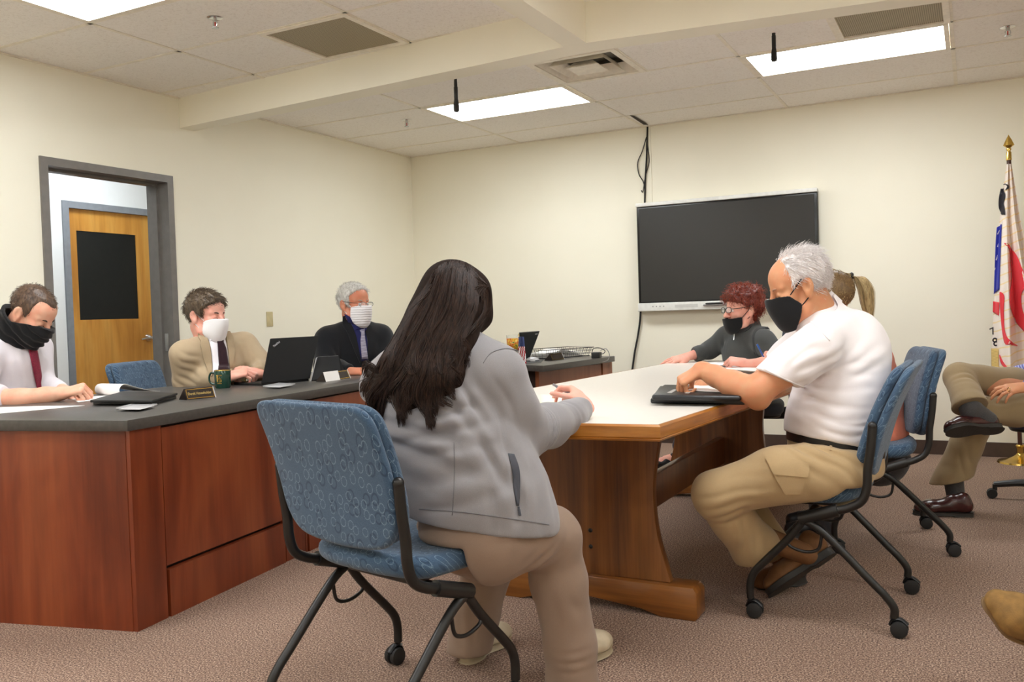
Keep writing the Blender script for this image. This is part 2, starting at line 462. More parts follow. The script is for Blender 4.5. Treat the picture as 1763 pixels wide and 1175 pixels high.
# grey hollow-metal frame around the opening: face trim, soffit with stop
fw_ = 0.05
def doorframe(name, y0, y1, zt, x, depth, mat, face=0.05, out=1):
    P = []
    for (a, b_) in ((y0 - face, y0), (y1, y1 + face)):
        P.append(box((x + 0.008 * out - depth / 2 * out, (a + b_) / 2, (zt + face) / 2), (depth + 0.016, b_ - a, zt + face)))
    P.append(box((x + 0.008 * out - depth / 2 * out, (y0 + y1) / 2, zt + face / 2), (depth + 0.016, y1 - y0, face)))
    # stop moulding half way through the jamb
    s_ = 0.016
    for yy in (y0 + s_ / 2, y1 - s_ / 2):
        P.append(box((x - depth * 0.58 * out, yy, zt / 2), (depth * 0.32, s_, zt)))
    P.append(box((x - depth * 0.58 * out, (y0 + y1) / 2, zt - s_ / 2), (depth * 0.32, y1 - y0 - 2 * s_, s_)))
    return struct(name, join(*P), mat, smooth=0)
doorframe('trim_1', D0, D1, DT, 0.0, TW, M['frame'])
st = mk('strike_plate', join(box((-0.052, D1 - 0.004, 1.045), (0.032, 0.006, 0.125), 0.002), box((-0.052, D1 - 0.008, 1.045), (0.012, 0.003, 0.03))), M['steel'])
tag(st, 'steel strike plate let into the grey door jamb', 'strike plate')
# corridor beyond the door with its own oak door
C0, C1, CT = -2.787, -1.872, 2.135
HX = -1.45
struct('wall_corridor', join(
    box((HX - 0.06, (C0 - 0.03 - 7.0) / 2, 1.35), (0.12, C0 - 0.03 + 7.0, 2.7)), box((HX - 0.06, (C1 + 0.23) / 2, 1.35), (0.12, 0.17 - C1, 2.7)),
    box((HX - 0.06, (C0 + C1) / 2, (CT + 0.03 + 2.7) / 2), (0.12, C1 - C0 + 0.06, 2.67 - CT)), box((HX - 0.20, (C0 + C1) / 2, 1.1), (0.03, 1.0, 2.2)),
    box((HX / 2 - 0.08, -0.4, 1.35), (-HX - 0.2, 0.1, 2.7)), box((HX / 2 - 0.08, -7.0, 1.35), (-HX - 0.2, 0.1, 2.7))), M['hall'], smooth=0)
struct('ceiling_corridor', box((HX / 2 - 0.1, -3.7, 2.75), (-HX + 0.1, 6.8, 0.1)), M['hall'], smooth=0)
doorframe('trim_2', C0, C1, CT, HX, 0.12, M['frame2'], 0.055)
dr = bpy.data.objects.new('door_1', None); COL.objects.link(dr); dr['kind'] = 'structure'; BASE['door_1'] = np.zeros(3)
dx = HX - 0.045
gy0, gy1, gz0, gz1 = C0 + 0.085, C0 + 0.66, 1.231, 1.960
mk('door_leaf', join(box((dx, (C0 + gy0) / 2, CT / 2), (0.044, gy0 - C0, CT)), box((dx, (gy1 + C1) / 2, CT / 2), (0.044, C1 - gy1, CT)),
                     box((dx, (gy0 + gy1) / 2, gz0 / 2), (0.044, gy1 - gy0, gz0)), box((dx, (gy0 + gy1) / 2, (gz1 + CT) / 2), (0.044, gy1 - gy0, CT - gz1))), M['oakdoor'], dr, smooth=0)
mk('vision_panel', box((dx + 0.004, (gy0 + gy1) / 2, (gz0 + gz1) / 2), (0.02, gy1 - gy0, gz1 - gz0)), M['doorglass'], dr, smooth=0)
hy, hz = C1 - 0.165, 1.06
mk('door_handle', join(lathe([(0.0, 0.052), (0.012, 0.05), (0.024, 0.03), (0.034, 0.012), (0.037, 0.0)], 20, (dx + 0.022, hy, hz), frm([0, 0, -1], [0, 1, 0], [1, 0, 0])),
                       tube(smoothpath([(dx + 0.065, hy, hz), (dx + 0.072, hy - 0.02, hz), (dx + 0.072, hy - 0.07, hz - 0.004), (dx + 0.068, hy - 0.115, hz - 0.012)], 6), 0.0085, 10)), M['chrome'], dr)
# baseboards
struct('baseboard_back', box((XR / 2, -0.006, 0.054), (XR, 0.012, 0.108)), M['base'], smooth=0)
struct('baseboard_left', join(box((0.006, (YF + D0 - 0.05) / 2, 0.054), (0.012, D0 - 0.05 - YF, 0.108)), box((0.006, (D1 + 0.05) / 2, 0.054), (0.012, -D1 - 0.05, 0.108))), M['base'], smooth=0)
struct('baseboard_right', box((XR - 0.006, YF / 2, 0.054), (0.012, -YF, 0.108)), M['base'], smooth=0)

# ------------------------------------------------------------------ ceiling: lay-in tiles in a T-bar grid
XA = 1.235                          # a grid line; 4 ft panels run along x beyond the beam
ROW = [0, -0.485, -1.095, -1.705, -2.315, -2.925]
holes = []                          # openings for troffers and grilles
def tiles(x0, x1, y0, y1):
    """one ceiling panel, minus any opening that covers it"""
    for h in holes:
        if x0 >= h[0] - 0.02 and x1 <= h[1] + 0.02 and y0 >= h[2] - 0.02 and y1 <= h[3] + 0.02: return None
    return box(((x0 + x1) / 2, (y0 + y1) / 2, H + 0.0105), (x1 - x0 - 0.002, y1 - y0 - 0.002, 0.018))
L1 = (XA + 0.0, XA + 1.22, -1.705, -1.095)
L2 = (XA + 2.44, XA + 3.66, -1.705, -1.095)
holes += [L1, L2, (XA + 1.22, XA + 1.83, -2.315, -1.705), (XA + 3.05, XA + 3.66, -2.315, -1.705)]
xs_far = [0.015, XA, XA + 1.22, XA + 2.44, XA + 3.66, XA + 4.88, XR]
P = []; bars = []
TB = 0.024; ZB = H - 0.0005
for j in range(len(ROW) - 1):
    y1, y0 = ROW[j], ROW[j + 1]
    for i in range(len(xs_far) - 1):
        x0, x1 = xs_far[i], xs_far[i + 1]
        split = [x0, x1]
        if j == 3 and i in (2, 4) and i == 2: split = [x0, x0 + 0.61, x1]
        if j == 3 and i == 4: split = [x0, x1]
        if j == 3 and i == 3: split = [x0, x0 + 0.61, x1]
        for a, b_ in zip(split[:-1], split[1:]):
            q = tiles(a, b_, y0, y1)
            if q: P.append(q)
            if a != x0: bars.append(box((a, (y0 + y1) / 2, ZB), (TB, y1 - y0, 0.003)))
    if j > 0: bars.append(box((XR / 2, y1, ZB), (XR, TB, 0.003)))
for x in xs_far[1:-1]: bars.append(box((x, -1.46, ZB), (TB, 2.93, 0.003)))
# in front of the beam: 2 ft square panels left of the cross beam, 4 ft ones right of it
xn = [0.0, 0.864, 2.09, 3.10]
yn = [-2.93, -3.09, -3.69, -4.28, -4.89, -5.50, -6.11, -6.72, -7.33, -7.94, -8.55, YF]
NL = [(0.864, 2.09, -4.89, -4.28)]
holes += [NL[0], (1.47, 2.09, -3.69, -3.09), (0.864, 2.09, -8.55, -7.94), (0.864, 2.09, -6.72, -6.11)]
for j in range(len(yn) - 1):
    for i in range(len(xn) - 1):
        split = [xn[i], 1.47, xn[i + 1]] if (i == 1 and j == 1) else [xn[i], xn[i + 1]]
        for a, b_ in zip(split[:-1], split[1:]):
            q = tiles(a, b_, yn[j + 1], yn[j])
            if q: P.append(q)
    if j > 0: bars.append(box((1.55, yn[j], ZB), (3.1, TB, 0.003)))
for x in xn[1:-1]: bars.append(box((x, (YF - 2.93) / 2, ZB), (TB, -YF - 2.93, 0.003)))
xm = [3.10, 3.675, 4.895, 6.115, 7.335, XR]
ym = [-2.93, -3.35, -3.96, -4.57, -5.18, -5.79, -6.4, -7.01, -7.62, -8.23, YF]
ML = [(3.675, 4.895, -5.18, -4.57), (6.115, 7.335, -5.18, -4.57), (3.675, 4.895, -8.23, -7.62), (6.115, 7.335, -8.23, -7.62)]
holes += ML
for j in range(len(ym) - 1):
    for i in range(len(xm) - 1):
        q = tiles(xm[i], xm[i + 1], ym[j + 1], ym[j])
        if q: P.append(q)
    if j > 0: bars.append(box((5.5, ym[j], ZB), (4.8, TB, 0.003)))
for x in xm[1:-1]: bars.append(box((x, (YF - 2.93) / 2, ZB), (TB, -YF - 2.93, 0.003)))
# bars must not cross the openings of the troffers
struct('ceiling', join(*P), M['tile'], smooth=0)
struct('ceiling_grid', join(*bars), M['grid'], smooth=0)
struct('ceiling_slab', box((XR / 2, YF / 2, H + 0.30), (XR, -YF, 0.04)), M['gap'], smooth=0)
def edge(p, q, w_=0.02): return box(((p[0] + q[0]) / 2, (p[1] + q[1]) / 2, H - 0.003), (abs(p[0] - q[0]) + w_, abs(p[1] - q[1]) + w_, 0.006))
struct('trim_3', join(edge((0.01, 0), (0.01, YF)), edge((0, -0.01), (XR, -0.01)), edge((XR - 0.01, 0), (XR - 0.01, YF))), M['grid'], smooth=0)
# painted drop beams
BZ = 2.568
struct('beam_1', prism([(0, -2.925), (3.1, -3.15), (3.22, -3.15), (5.2, -2.90), (XR, -2.75), (XR, -2.58), (5.2, -2.76), (3.2, -2.99), (0, -2.79)], BZ, H + 0.2), M['beam'], smooth=0)
struct('beam_2', prism([(3.10, YF), (3.225, YF), (3.225, -3.1515), (3.10, -3.1515)], BZ, H + 0.2), M['beam'], smooth=0)

def troffer(h, label, first=[True]):
    x0, x1, y0, y1 = h
    t = thing('ceiling_light', label, 'light', ((x0 + x1) / 2, (y0 + y1) / 2, H), 0, 'fluorescent ceiling panels')
    w_, d = x1 - x0 - 0.026, y1 - y0 - 0.026
    f = 0.028
    mk('frame', join(ringframe(w_, d, f, 0.0, 0.012), box((0, 0, 0.09), (w_, d, 0.01))), M['grid'], t, smooth=0, world=False)
    mk('diffuser', box((0, 0, 0.004), (w_ - 2 * f, d - 2 * f, 0.006)), M['lamp'], t, smooth=0, world=False)
    return t
troffer(L1, 'lit ceiling panel with a hanging microphone, near the corner above the dais')
troffer(L2, 'lit ceiling panel above the large black wall display')
troffer(NL[0], 'lit ceiling panel partly cut off, above the grey door frame')
for h, lb in zip(ML, ('lit ceiling panel above the conference table, behind the cross beam', 'lit ceiling panel above the seats by the right wall', 'lit ceiling panel above the viewer', 'lit ceiling panel in the rear right of the room')): troffer(h, lb)
troffer((0.864, 2.09, -6.72, -6.11), 'added ceiling panel out of view, brightening the left wall')  # unseen extra fixture, added to brighten the left wall and the dais
troffer((0.864, 2.09, -8.55, -7.94), 'lit ceiling panel in the rear left of the room')
# corridor light
cl = thing('corridor_light', 'lit panel on the corridor ceiling beyond the door', 'light', (-0.75, -3.0, 2.69))
t_ = NT('corridor_diffuser'); t_.base((0.9, 0.9, 0.9)); t_.b.inputs['Emission Color'].default_value = (0.86, 0.93, 1.0, 1); t_.b.inputs['Emission Strength'].default_value = 12.0
mk('diffuser', box((0, 0, 0), (0.5, 1.1, 0.012)), t_.set(0.5), cl, smooth=0, world=False)
mk('frame', box((0, 0, 0.012), (0.56, 1.16, 0.012)), M['grid'], cl, smooth=0, world=False)

def retgrille(x0, x1, y0, y1, label, f=0.035):
    t = thing('return_grille', label, 'air grille', ((x0 + x1) / 2, (y0 + y1) / 2, H), 0, 'ceiling return grilles')
    w_, d = x1 - x0 - 0.002, y1 - y0 - 0.002
    mk('frame', ringframe(w_, d, f, -0.002, 0.012), M['grid'], t, smooth=0, world=False)
    mk('perforated_panel', box((0, 0, 0.004), (w_ - 2 * f, d - 2 * f, 0.006)), M['grille'], t, smooth=0, world=False)
retgrille(1.47, 2.09, -3.69, -3.09, 'square brown perforated grille left of the drop beams')
retgrille(XA + 3.05, XA + 3.66, -2.315, -1.705, 'brown perforated grille beside the lit panel above the display')
M['ductgrey'] = plain('duct_lining', sr(120, 118, 108), 0.7)
# four-way supply diffuser
def frust(s0, s1, z0, z1, t=0.004):
    V = []; 
    for s_, z in ((s0, z0), (s1, z1), (s1 - t, z1 + t), (s0 - t, z0 + t)):
        V += [(-s_, -s_, z), (s_, -s_, z), (s_, s_, z), (-s_, s_, z)]
    F = []
    for r_ in range(4):
        n = (r_ + 1) % 4
        for k in range(4):
            l = (k + 1) % 4; F.append([r_ * 4 + k, r_ * 4 + l, n * 4 + l, n * 4 + k])
    return np.array(V), F
vt = thing('air_diffuser', 'square four-way air diffuser in the ceiling by the beam crossing', 'air vent', (XA + 1.525, -2.01, H))
mk('frame', ringframe(0.608, 0.608, 0.04, -0.001, 0.01), M['grid'], vt, smooth=0, world=False)
mk('cone', frust(0.268, 0.225, -0.002, 0.06), M['grid'], vt, smooth=0, world=False)
mk('cone', frust(0.190, 0.150, -0.010, 0.045), M['grid'], vt, smooth=0, world=False)
mk('centre_plate', join(frust(0.112, 0.07, -0.016, 0.02), box((0, 0, -0.010), (0.216, 0.216, 0.004))), M['grid'], vt, smooth=0, world=False)
mk('duct_collar', join(box((0, 0, 0.11), (0.56, 0.56, 0.01)), box((0.285, 0, 0.055), (0.01, 0.57, 0.10)), box((-0.285, 0, 0.055), (0.01, 0.57, 0.10)), box((0, 0.285, 0.055), (0.56, 0.01, 0.10)), box((0, -0.285, 0.055), (0.56, 0.01, 0.10))), M['ductgrey'], vt, smooth=0, world=False)
mk('duct_opening', cyl((0, 0, 0.104), (0, 0, 0.1), 0.12, seg=24), M['gap'], vt, smooth=0, world=False)

def sprinkler(px, py, label):
    p = onZ(px, py, H)
    t = thing('fire_sprinkler', label, 'sprinkler', (p[0], p[1], H), 0, 'ceiling sprinklers')
    mk('escutcheon', lathe([(0.0, -0.006), (0.03, -0.006), (0.042, -0.001), (0.042, 0.004)], 20), M['chrome'], t, world=False)
    mk('body', join(cyl((0, 0, -0.004), (0, 0, -0.02), 0.011), tube([(0.012, 0, -0.018), (0.014, 0, -0.034), (0.004, 0, -0.05)], 0.003, 6), tube([(-0.012, 0, -0.018), (-0.014, 0, -0.034), (-0.004, 0, -0.05)], 0.003, 6)), M['steel'], t, world=False)
    mk('deflector', lathe([(0.0, -0.052), (0.019, -0.054), (0.019, -0.05), (0.0, -0.049)], 14), M['steel'], t, world=False)
    mk('bulb', cyl((0, 0, -0.022), (0, 0, -0.046), 0.0035, seg=8), plain('red_glycerin_bulb', sr(170, 40, 30), 0.2), t, world=False)
sprinkler(370, 31, 'chrome sprinkler head left of the square perforated grille')
sprinkler(700, 207, 'chrome sprinkler head beside the lit panel near the corner')
sprinkler(1735, 47, 'chrome sprinkler head above the flag')
def hang_mic(px, pyb, pyt, wd, label):
    b_ = J(px, pyb, wd); tz = BZ
    L = J(px, pyt, wd)[2] - b_[2]
    t = thing('hanging_microphone', label, 'microphone', (b_[0], b_[1], b_[2]), 0, 'hanging microphones')
    k = L / 0.27
    mk('windscreen', lathe([(0, 0), (0.014, 0.001), (0.0185, 0.012), (0.018, 0.04), (0.0125, 0.075), (0.011, 0.085)], 16, (0, 0, 0)), M['rubber'], t, world=False)
    mk('body', lathe([(0.0115, 0.08), (0.0125, 0.085), (0.0125, 0.15), (0.010, 0.155), (0.011, 0.16), (0.009, 0.205), (0.005, 0.215), (0.003, 0.23)], 14), M['blackm'], t, world=False)
    mk('cable', tube([(0, 0, 0.22), (0.001, 0, 0.3), (0, 0, H - b_[2])], 0.0028, 8), M['rubber'], t, world=False)
hang_mic(786, 193, 126, 5.35, 'black microphone hanging in front of the lit panel near the corner')
hang_mic(1333, 106, 33, 5.2, 'black microphone hanging in front of the lit panel above the display')
sw = thing('wall_plate', 'almond blank cover plate on the left wall beyond the door', 'wall plate', (0.003, -2.097, 1.19))
mk('plate', box((0, 0, 0), (0.006, 0.07, 0.118), 0.002), M['almond'], sw, world=False)
for z in (-0.042, 0.042): mk('screw', cyl((0.003, 0, z), (0.0045, 0, z), 0.003, seg=8), M['almond'], sw, world=False)
# ------------------------------------------------------------------ interactive display on the back wall
def dispY(px, py, y=-0.10): return onY(px, py, y)
a_ = dispY(1095.6, 352.5); b_ = dispY(1409, 324.5); c_ = dispY(1103, 536)
TX0, TX1 = 2.395, 3.905; TZ0, TZ1 = c_[2], (a_[2] + b_[2]) / 2
tv = thing('wall_display', 'large black interactive display with white bottom bar on the back wall', 'display', ((TX0 + TX1) / 2, -0.06, TZ0))
Wt, Ht = TX1 - TX0, TZ1 - TZ0
mk('shell', join(box((0, 0.0, Ht / 2), (Wt, 0.06, Ht), 0.008), box((0, 0.045, Ht * 0.5), (Wt * 0.5, 0.03, Ht * 0.5))), M['tvbezel'], tv, world=False)
mk('screen', box((0, -0.032, 0.068 + (Ht - 0.1) / 2), (Wt - 0.05, 0.006, Ht - 0.118)), M['tvblack'], tv, world=False)
mk('top_rail', box((0, -0.008, Ht - 0.008), (Wt + 0.004, 0.080, 0.032), 0.005), M['tvwhite'], tv, world=False)
mk('bottom_bar', box((0, -0.006, 0.032), (Wt + 0.004, 0.085, 0.072), 0.006), M['tvwhite'], tv, world=False)
for k in range(4): mk('button', cyl((-Wt / 2 + 0.135 + k * 0.032, -0.049, 0.036), (-Wt / 2 + 0.135 + k * 0.032, -0.051, 0.036), 0.0055, seg=12), M['grey'], tv, world=False)
mk('speaker_slot', box((-Wt / 2 + 0.43, -0.0488, 0.034), (0.20, 0.001, 0.026)), plain('pale_grey_slot', sr(206, 206, 202), 0.6), tv, world=False)
mk('badge', box((0, -0.0435, Ht - 0.006), (0.05, 0.001, 0.009)), M['grey'], tv, world=False)
mk('pen_tray', box((-Wt / 2 + 0.71, -0.058, 0.036), (0.26, 0.022, 0.016), 0.006), M['silver'], tv, world=False)
sp_ = mk('stylus', xf(lathe([(0, 0), (0.006, 0.004), (0.0075, 0.02), (0.0075, 0.14), (0.005, 0.148), (0, 0.15)], 12), ry(math.pi / 2), ((TX0 + TX1) / 2 - Wt / 2 + 0.60, -0.131, TZ0 + 0.046)), M['black'])
tag(sp_, 'black stylus lying on the display pen tray', 'stylus')
# cables above and below the display
pts = lambda L, y: [onY(px, py, y) for px, py in L]
cb = tag(mk('power_cable', tube(smoothpath(pts([(1115, 212), (1114, 240), (1113, 275), (1111, 310), (1110, 352)], -0.012), 6), 0.0075, 8), M['rubber']), 'straight black cable running down from the ceiling to the display', 'cable')
cb = tag(mk('signal_cable', tube(smoothpath(pts([(1113, 236), (1106, 260), (1098, 280), (1100, 300), (1109, 318), (1110, 352)], -0.014), 6), 0.0045, 8), M['rubber']), 'thin black cable bowing left above the display', 'cable')
cb = tag(mk('network_cable', tube(smoothpath(pts([(1113, 240), (1117, 268), (1117, 282), (1111, 305), (1107, 330), (1104, 328)], -0.013), 6), 0.004, 8), M['rubber']), 'thin black cable bowing right above the display', 'cable')
cb = tag(mk('mains_cable', tube(smoothpath(pts([(1103, 534), (1102, 552), (1098, 580), (1093, 606), (1088, 640), (1082, 668), (1074, 730)], -0.02), 6), 0.009, 8), M['rubber']), 'thick black cable hanging from the lower left of the display', 'cable')
gp = tag(mk('conduit_strip', box((2.505, -0.004, 2.35), (0.018, 0.008, 0.86)), M['wall']), 'cream cable strip beside the hanging black cables', 'cable strip')
# lifted ceiling panel gap where the cables go up
gpp = [onZ(px, py, H - 0.008) for px, py in [(1084, 199), (1092, 200), (1116, 215), (1108, 215)]]
struct('ceiling_gap', prism([(p[0], p[1]) for p in gpp][::-1], H - 0.0075, H - 0.0065), M['gap'], smooth=0)

# ------------------------------------------------------------------ dais: curved run of cherry counter units with charcoal worktops
CZt, CZb = 0.815, 0.772
def panel(a, b_, z0, z1, out, t=0.018):
    """upright panel from plan point a to b, pushed out by out along the outward normal"""
    a = np.array(a, float); b_ = np.array(b_, float); d = (b_ - a) / np.linalg.norm(b_ - a); n = np.array([d[1], -d[0]])
    p = [a + n * out, b_ + n * out, b_ + n * (out - t), a + n * (out - t)]
    return prism([tuple(q) for q in p][::-1] if np.cross(p[1] - p[0], p[2] - p[1]) < 0 else [tuple(q) for q in p], z0, z1)
def along(a, b_, s): 
    a = np.array(a, float); b_ = np.array(b_, float); d = (b_ - a) / np.linalg.norm(b_ - a); return a + d * s
def counter_unit(label, a, b_, lay, depth_back, mat, name='counter_unit', c0=0.0, c1=0.0):
    """lay: list of ('post'|'bay', start, end) along the front a->b (outward side on the right of a->b)"""
    t = thing(name, label, 'counter', (a[0], a[1], 0), 0, 'cherry counter units of the dais')
    a = np.array(a, float); b_ = np.array(b_, float); d = (b_ - a) / np.linalg.norm(b_ - a); n = np.array([d[1], -d[0]])
    ca, cb_ = a + d * c0, b_ - d * c1
    back = [ca - n * 0.03, cb_ - n * 0.03, cb_ - n * depth_back, ca - n * depth_back]
    c = [tuple(q) for q in back]
    area = sum(c[i][0] * c[(i + 1) % 4][1] - c[(i + 1) % 4][0] * c[i][1] for i in range(4))
    mk('carcass', prism(c if area > 0 else c[::-1], 0.0, CZb), M['gapwood'], t, smooth=0)
    for kind, s0, s1 in lay:
        p, q = along(a, b_, s0), along(a, b_, s1)
        if kind == 'post': mk('post', panel(p, q, 0.0, CZb, 0.0, 0.032), mat, t, smooth=0)
        else:
            g = 0.012
            p2, q2 = along(a, b_, s0 + g), along(a, b_, s1 - g)
            mk('upper_panel', panel(p2, q2, 0.205, CZb - 0.012, -0.008), mat, t, smooth=0)
            mk('kick_panel', panel(p2, q2, 0.0, 0.19, 0.004, 0.03), mat, t, smooth=0)
    return t
M['gapwood'] = plain('dark_reveal_wood', sr(40, 20, 14), 0.7)
B0 = (2.15, -5.175); B1 = (1.862, -3.06); dB = nrm(np.array(B1) - np.array(B0)); 
A1 = tuple(np.array(B0) + np.array([-0.972, -0.236]) * 1.62)
Mx = (2.19, -2.06)
cu1 = counter_unit('plain cherry counter unit in front of the man in the black gaiter', A1, (B0[0] - 0.02, B0[1] - 0.005), [('post', 0.0, 1.60)], 0.25, M['cherry'], c1=0.55)
cu2 = counter_unit('cherry counter unit with wide recessed front panel beside the blue chair', along(B0, B1, 0.0), along(B0, B1, 1.145), [('post', 0.0, 0.165), ('bay', 0.165, 0.98), ('post', 0.98, 1.145)], 0.3, M['cherry'])
cu3 = counter_unit('cherry counter unit half hidden by the blue chair back', along(B0, B1, 1.15), along(B0, B1, 2.14), [('post', 0.0, 0.012), ('bay', 0.012, 0.83), ('post', 0.83, 0.99)], 0.3, M['cherry'])
cu4 = counter_unit('cherry counter unit behind the long haired woman', (B1[0] + 0.01, B1[1] + 0.03), Mx, [('post', 0, 0.1), ('bay', 0.1, 0.93), ('post', 0.93, 1.04)], 0.3, M['cherry'])
wt = [A1, (B0[0] + 0.0, B0[1]), B1, Mx, (1.30, -1.72), (0.90, -2.95), (0.88, -4.66), (A1[0] + 0.02, A1[1] + 0.72)]
# overhang of the worktop: push the front edge out a little
ov = 0.022
wt2 = [(A1[0], A1[1] - ov), (B0[0] + ov * 0.8, B0[1] - ov), (B1[0] + ov, B1[1]), (Mx[0] + ov, Mx[1] + 0.01)] + wt[4:]
w_o = mk('worktop', prism(wt2, CZb, CZt, 0.003), M['counter'], smooth=30)
tag(w_o, 'charcoal laminate worktop of the dais carrying name plates and laptops', 'worktop')
Cc0, Cc1 = (2.285, -1.90), (2.43, -0.86)
cu5 = counter_unit('paler cherry counter unit by the back wall under the wire basket', Cc0, Cc1, [('post', 0.0, 0.16), ('bay', 0.16, 0.90), ('post', 0.90, 1.05)], 0.6, M['cherry2'])
wtc = [(2.40, -2.06), (2.47, -0.90), (1.55, -0.62), (1.40, -1.62)]
w_c = mk('worktop', prism(wtc, CZb, CZt, 0.003), M['counter'], smooth=30)
tag(w_c, 'charcoal laminate worktop by the back wall holding the wire basket', 'worktop')

# ------------------------------------------------------------------ conference table
TZ = 0.80
e1 = onZ(1137, 732.5, TZ); e0 = onZ(968, 729.5, TZ)
r1 = onZ(1350, 664, TZ); l0 = onZ(913, 668.6, TZ); l1 = onZ(1131, 628.5, TZ)
FR = e1[:2]; fdir = nrm(e1[:2] - e0[:2])
rdir = nrm(r1[:2] - FR)
ldir = nrm(l1[:2] - l0[:2])
far = 1.35 + 0
RRp = FR + rdir * 3.35
LFp = l0[:2] - ldir * 1.15; LL = l1[:2] + ldir * 0.25
FL = FR - fdir * 0.62
poly = [tuple(FL), tuple(FR), tuple(RRp), (RRp[0] - 0.45, LL[1] + 0.25), (LL[0] + 0.1, LL[1] + 0.2), tuple(LL), tuple(LFp)]
tb = thing('conference_table', 'white topped conference table with oak edge and trestle base', 'table', (3.5, -3.0, 0))
def inset(poly, d):
    P = np.array(poly); n = len(P); out = []
    for i in range(n):
        a, b_, c = P[i - 1], P[i], P[(i + 1) % n]
        d1 = nrm(b_ - a); d2 = nrm(c - b_); n1 = np.array([-d1[1], d1[0]]); n2 = np.array([-d2[1], d2[0]])
        bis = nrm(n1 + n2); out.append(tuple(b_ + bis * d / max(0.3, bis @ n1)))
    return out
inn = inset(poly, 0.012)
mk('top', prism(inn, TZ - 0.012, TZ), M['white_lam'], tb, smooth=0)
# one oak edge strip per side, mitred at the corners
inn2 = inset(poly, 0.06)
for i in range(len(poly)):
    j = (i + 1) % len(poly)
    d = np.array(poly[j]) - np.array(poly[i])
    q = [poly[i], poly[j], inn2[j], inn2[i]]
    top = [poly[i], poly[j], inn[j], inn[i]]
    V = []
    pr = [(0.0, TZ - 0.052, 0), (-0.0, TZ - 0.046, 0.0), (0.0, TZ - 0.006, 0.0), (0.006, TZ, 0.0)]
    A_, Bp, Ai, Bi = np.array(poly[i]), np.array(poly[j]), np.array(inn2[i]), np.array(inn2[j])
    def lp(s, e): return A_ + (Ai - A_) * (e / 0.06) if s == 0 else Bp + (Bi - Bp) * (e / 0.06)
    prof = [(0.006, TZ - 0.054), (0.0, TZ - 0.047), (0.003, TZ - 0.044), (0.0, TZ - 0.041), (0.0, TZ - 0.006), (0.006, TZ), (0.0125, TZ + 0.0005), (0.0125, TZ - 0.013), (0.06, TZ - 0.013), (0.06, TZ - 0.054)]
    for s in (0, 1):
        for e, z in prof: V.append((*lp(s, e), z))
    n = len(prof); F = [[k, (k + 1) % n, n + (k + 1) % n, n + k][::-1] for k in range(n)] + [list(range(n)), list(range(n, 2 * n))[::-1]]
    mk('edge_strip', (V, F), M['oak'] if abs(d[0]) > abs(d[1]) else M['oaky'], tb, smooth=25)
def pedestal(cx, cy, w0=0.30, tw=0.045):
    """waisted upright on a long arched foot, lying in the x-z plane"""
    prof = [(0.315, TZ - 0.054), (0.295, 0.66), (0.272, 0.52), (0.27, 0.42), (0.283, 0.30), (0.315, 0.18), (0.33, 0.125)]
    pr = smoothpath([(x, z, 0) for x, z in prof], 5)
    poly_ = [(p[0], p[1]) for p in pr] + [(-p[0], p[1]) for p in pr[::-1]]
    v, f = prism(poly_[::-1], -tw / 2, tw / 2, 0.004)
    mk('upright', xf((v, f), frm([1, 0, 0], [0, 0, 1], [0, -1, 0]), (cx, cy, 0)), M['oakp'], tb, smooth=25)
    ft = [(-0.43, 0.0), (-0.30, 0.0), (-0.22, 0.022), (0.0, 0.045), (0.22, 0.022), (0.30, 0.0), (0.43, 0.0), (0.44, 0.01), (0.44, 0.105), (0.425, 0.125), (-0.425, 0.125), (-0.44, 0.105), (-0.44, 0.01)]
    v, f = prism(ft[::-1], -0.055, 0.055, 0.004)
    mk('foot', xf((v, f), frm([1, 0, 0], [0, 0, 1], [0, -1, 0]), (cx, cy, 0)), M['oakf'], tb, smooth=25)
    for z in (0.30, 0.235): mk('bolt', join(ball((cx + 0.005, cy - tw / 2 - 0.001, z), (0.009, 0.004, 0.009), 10, 6)), M['blackm'], tb)
pc = onZ(1199, 1071, 0)
PX, PY = pc[0] - 0.435, pc[1] + 0.05
pedestal(PX, PY)
pedestal(PX - 0.03, PY + 2.12)
mk('stretcher', box((PX - 0.015, PY + 1.06, 0.30), (0.045, 2.08, 0.16), 0.004), M['oakp'], tb, smooth=25)

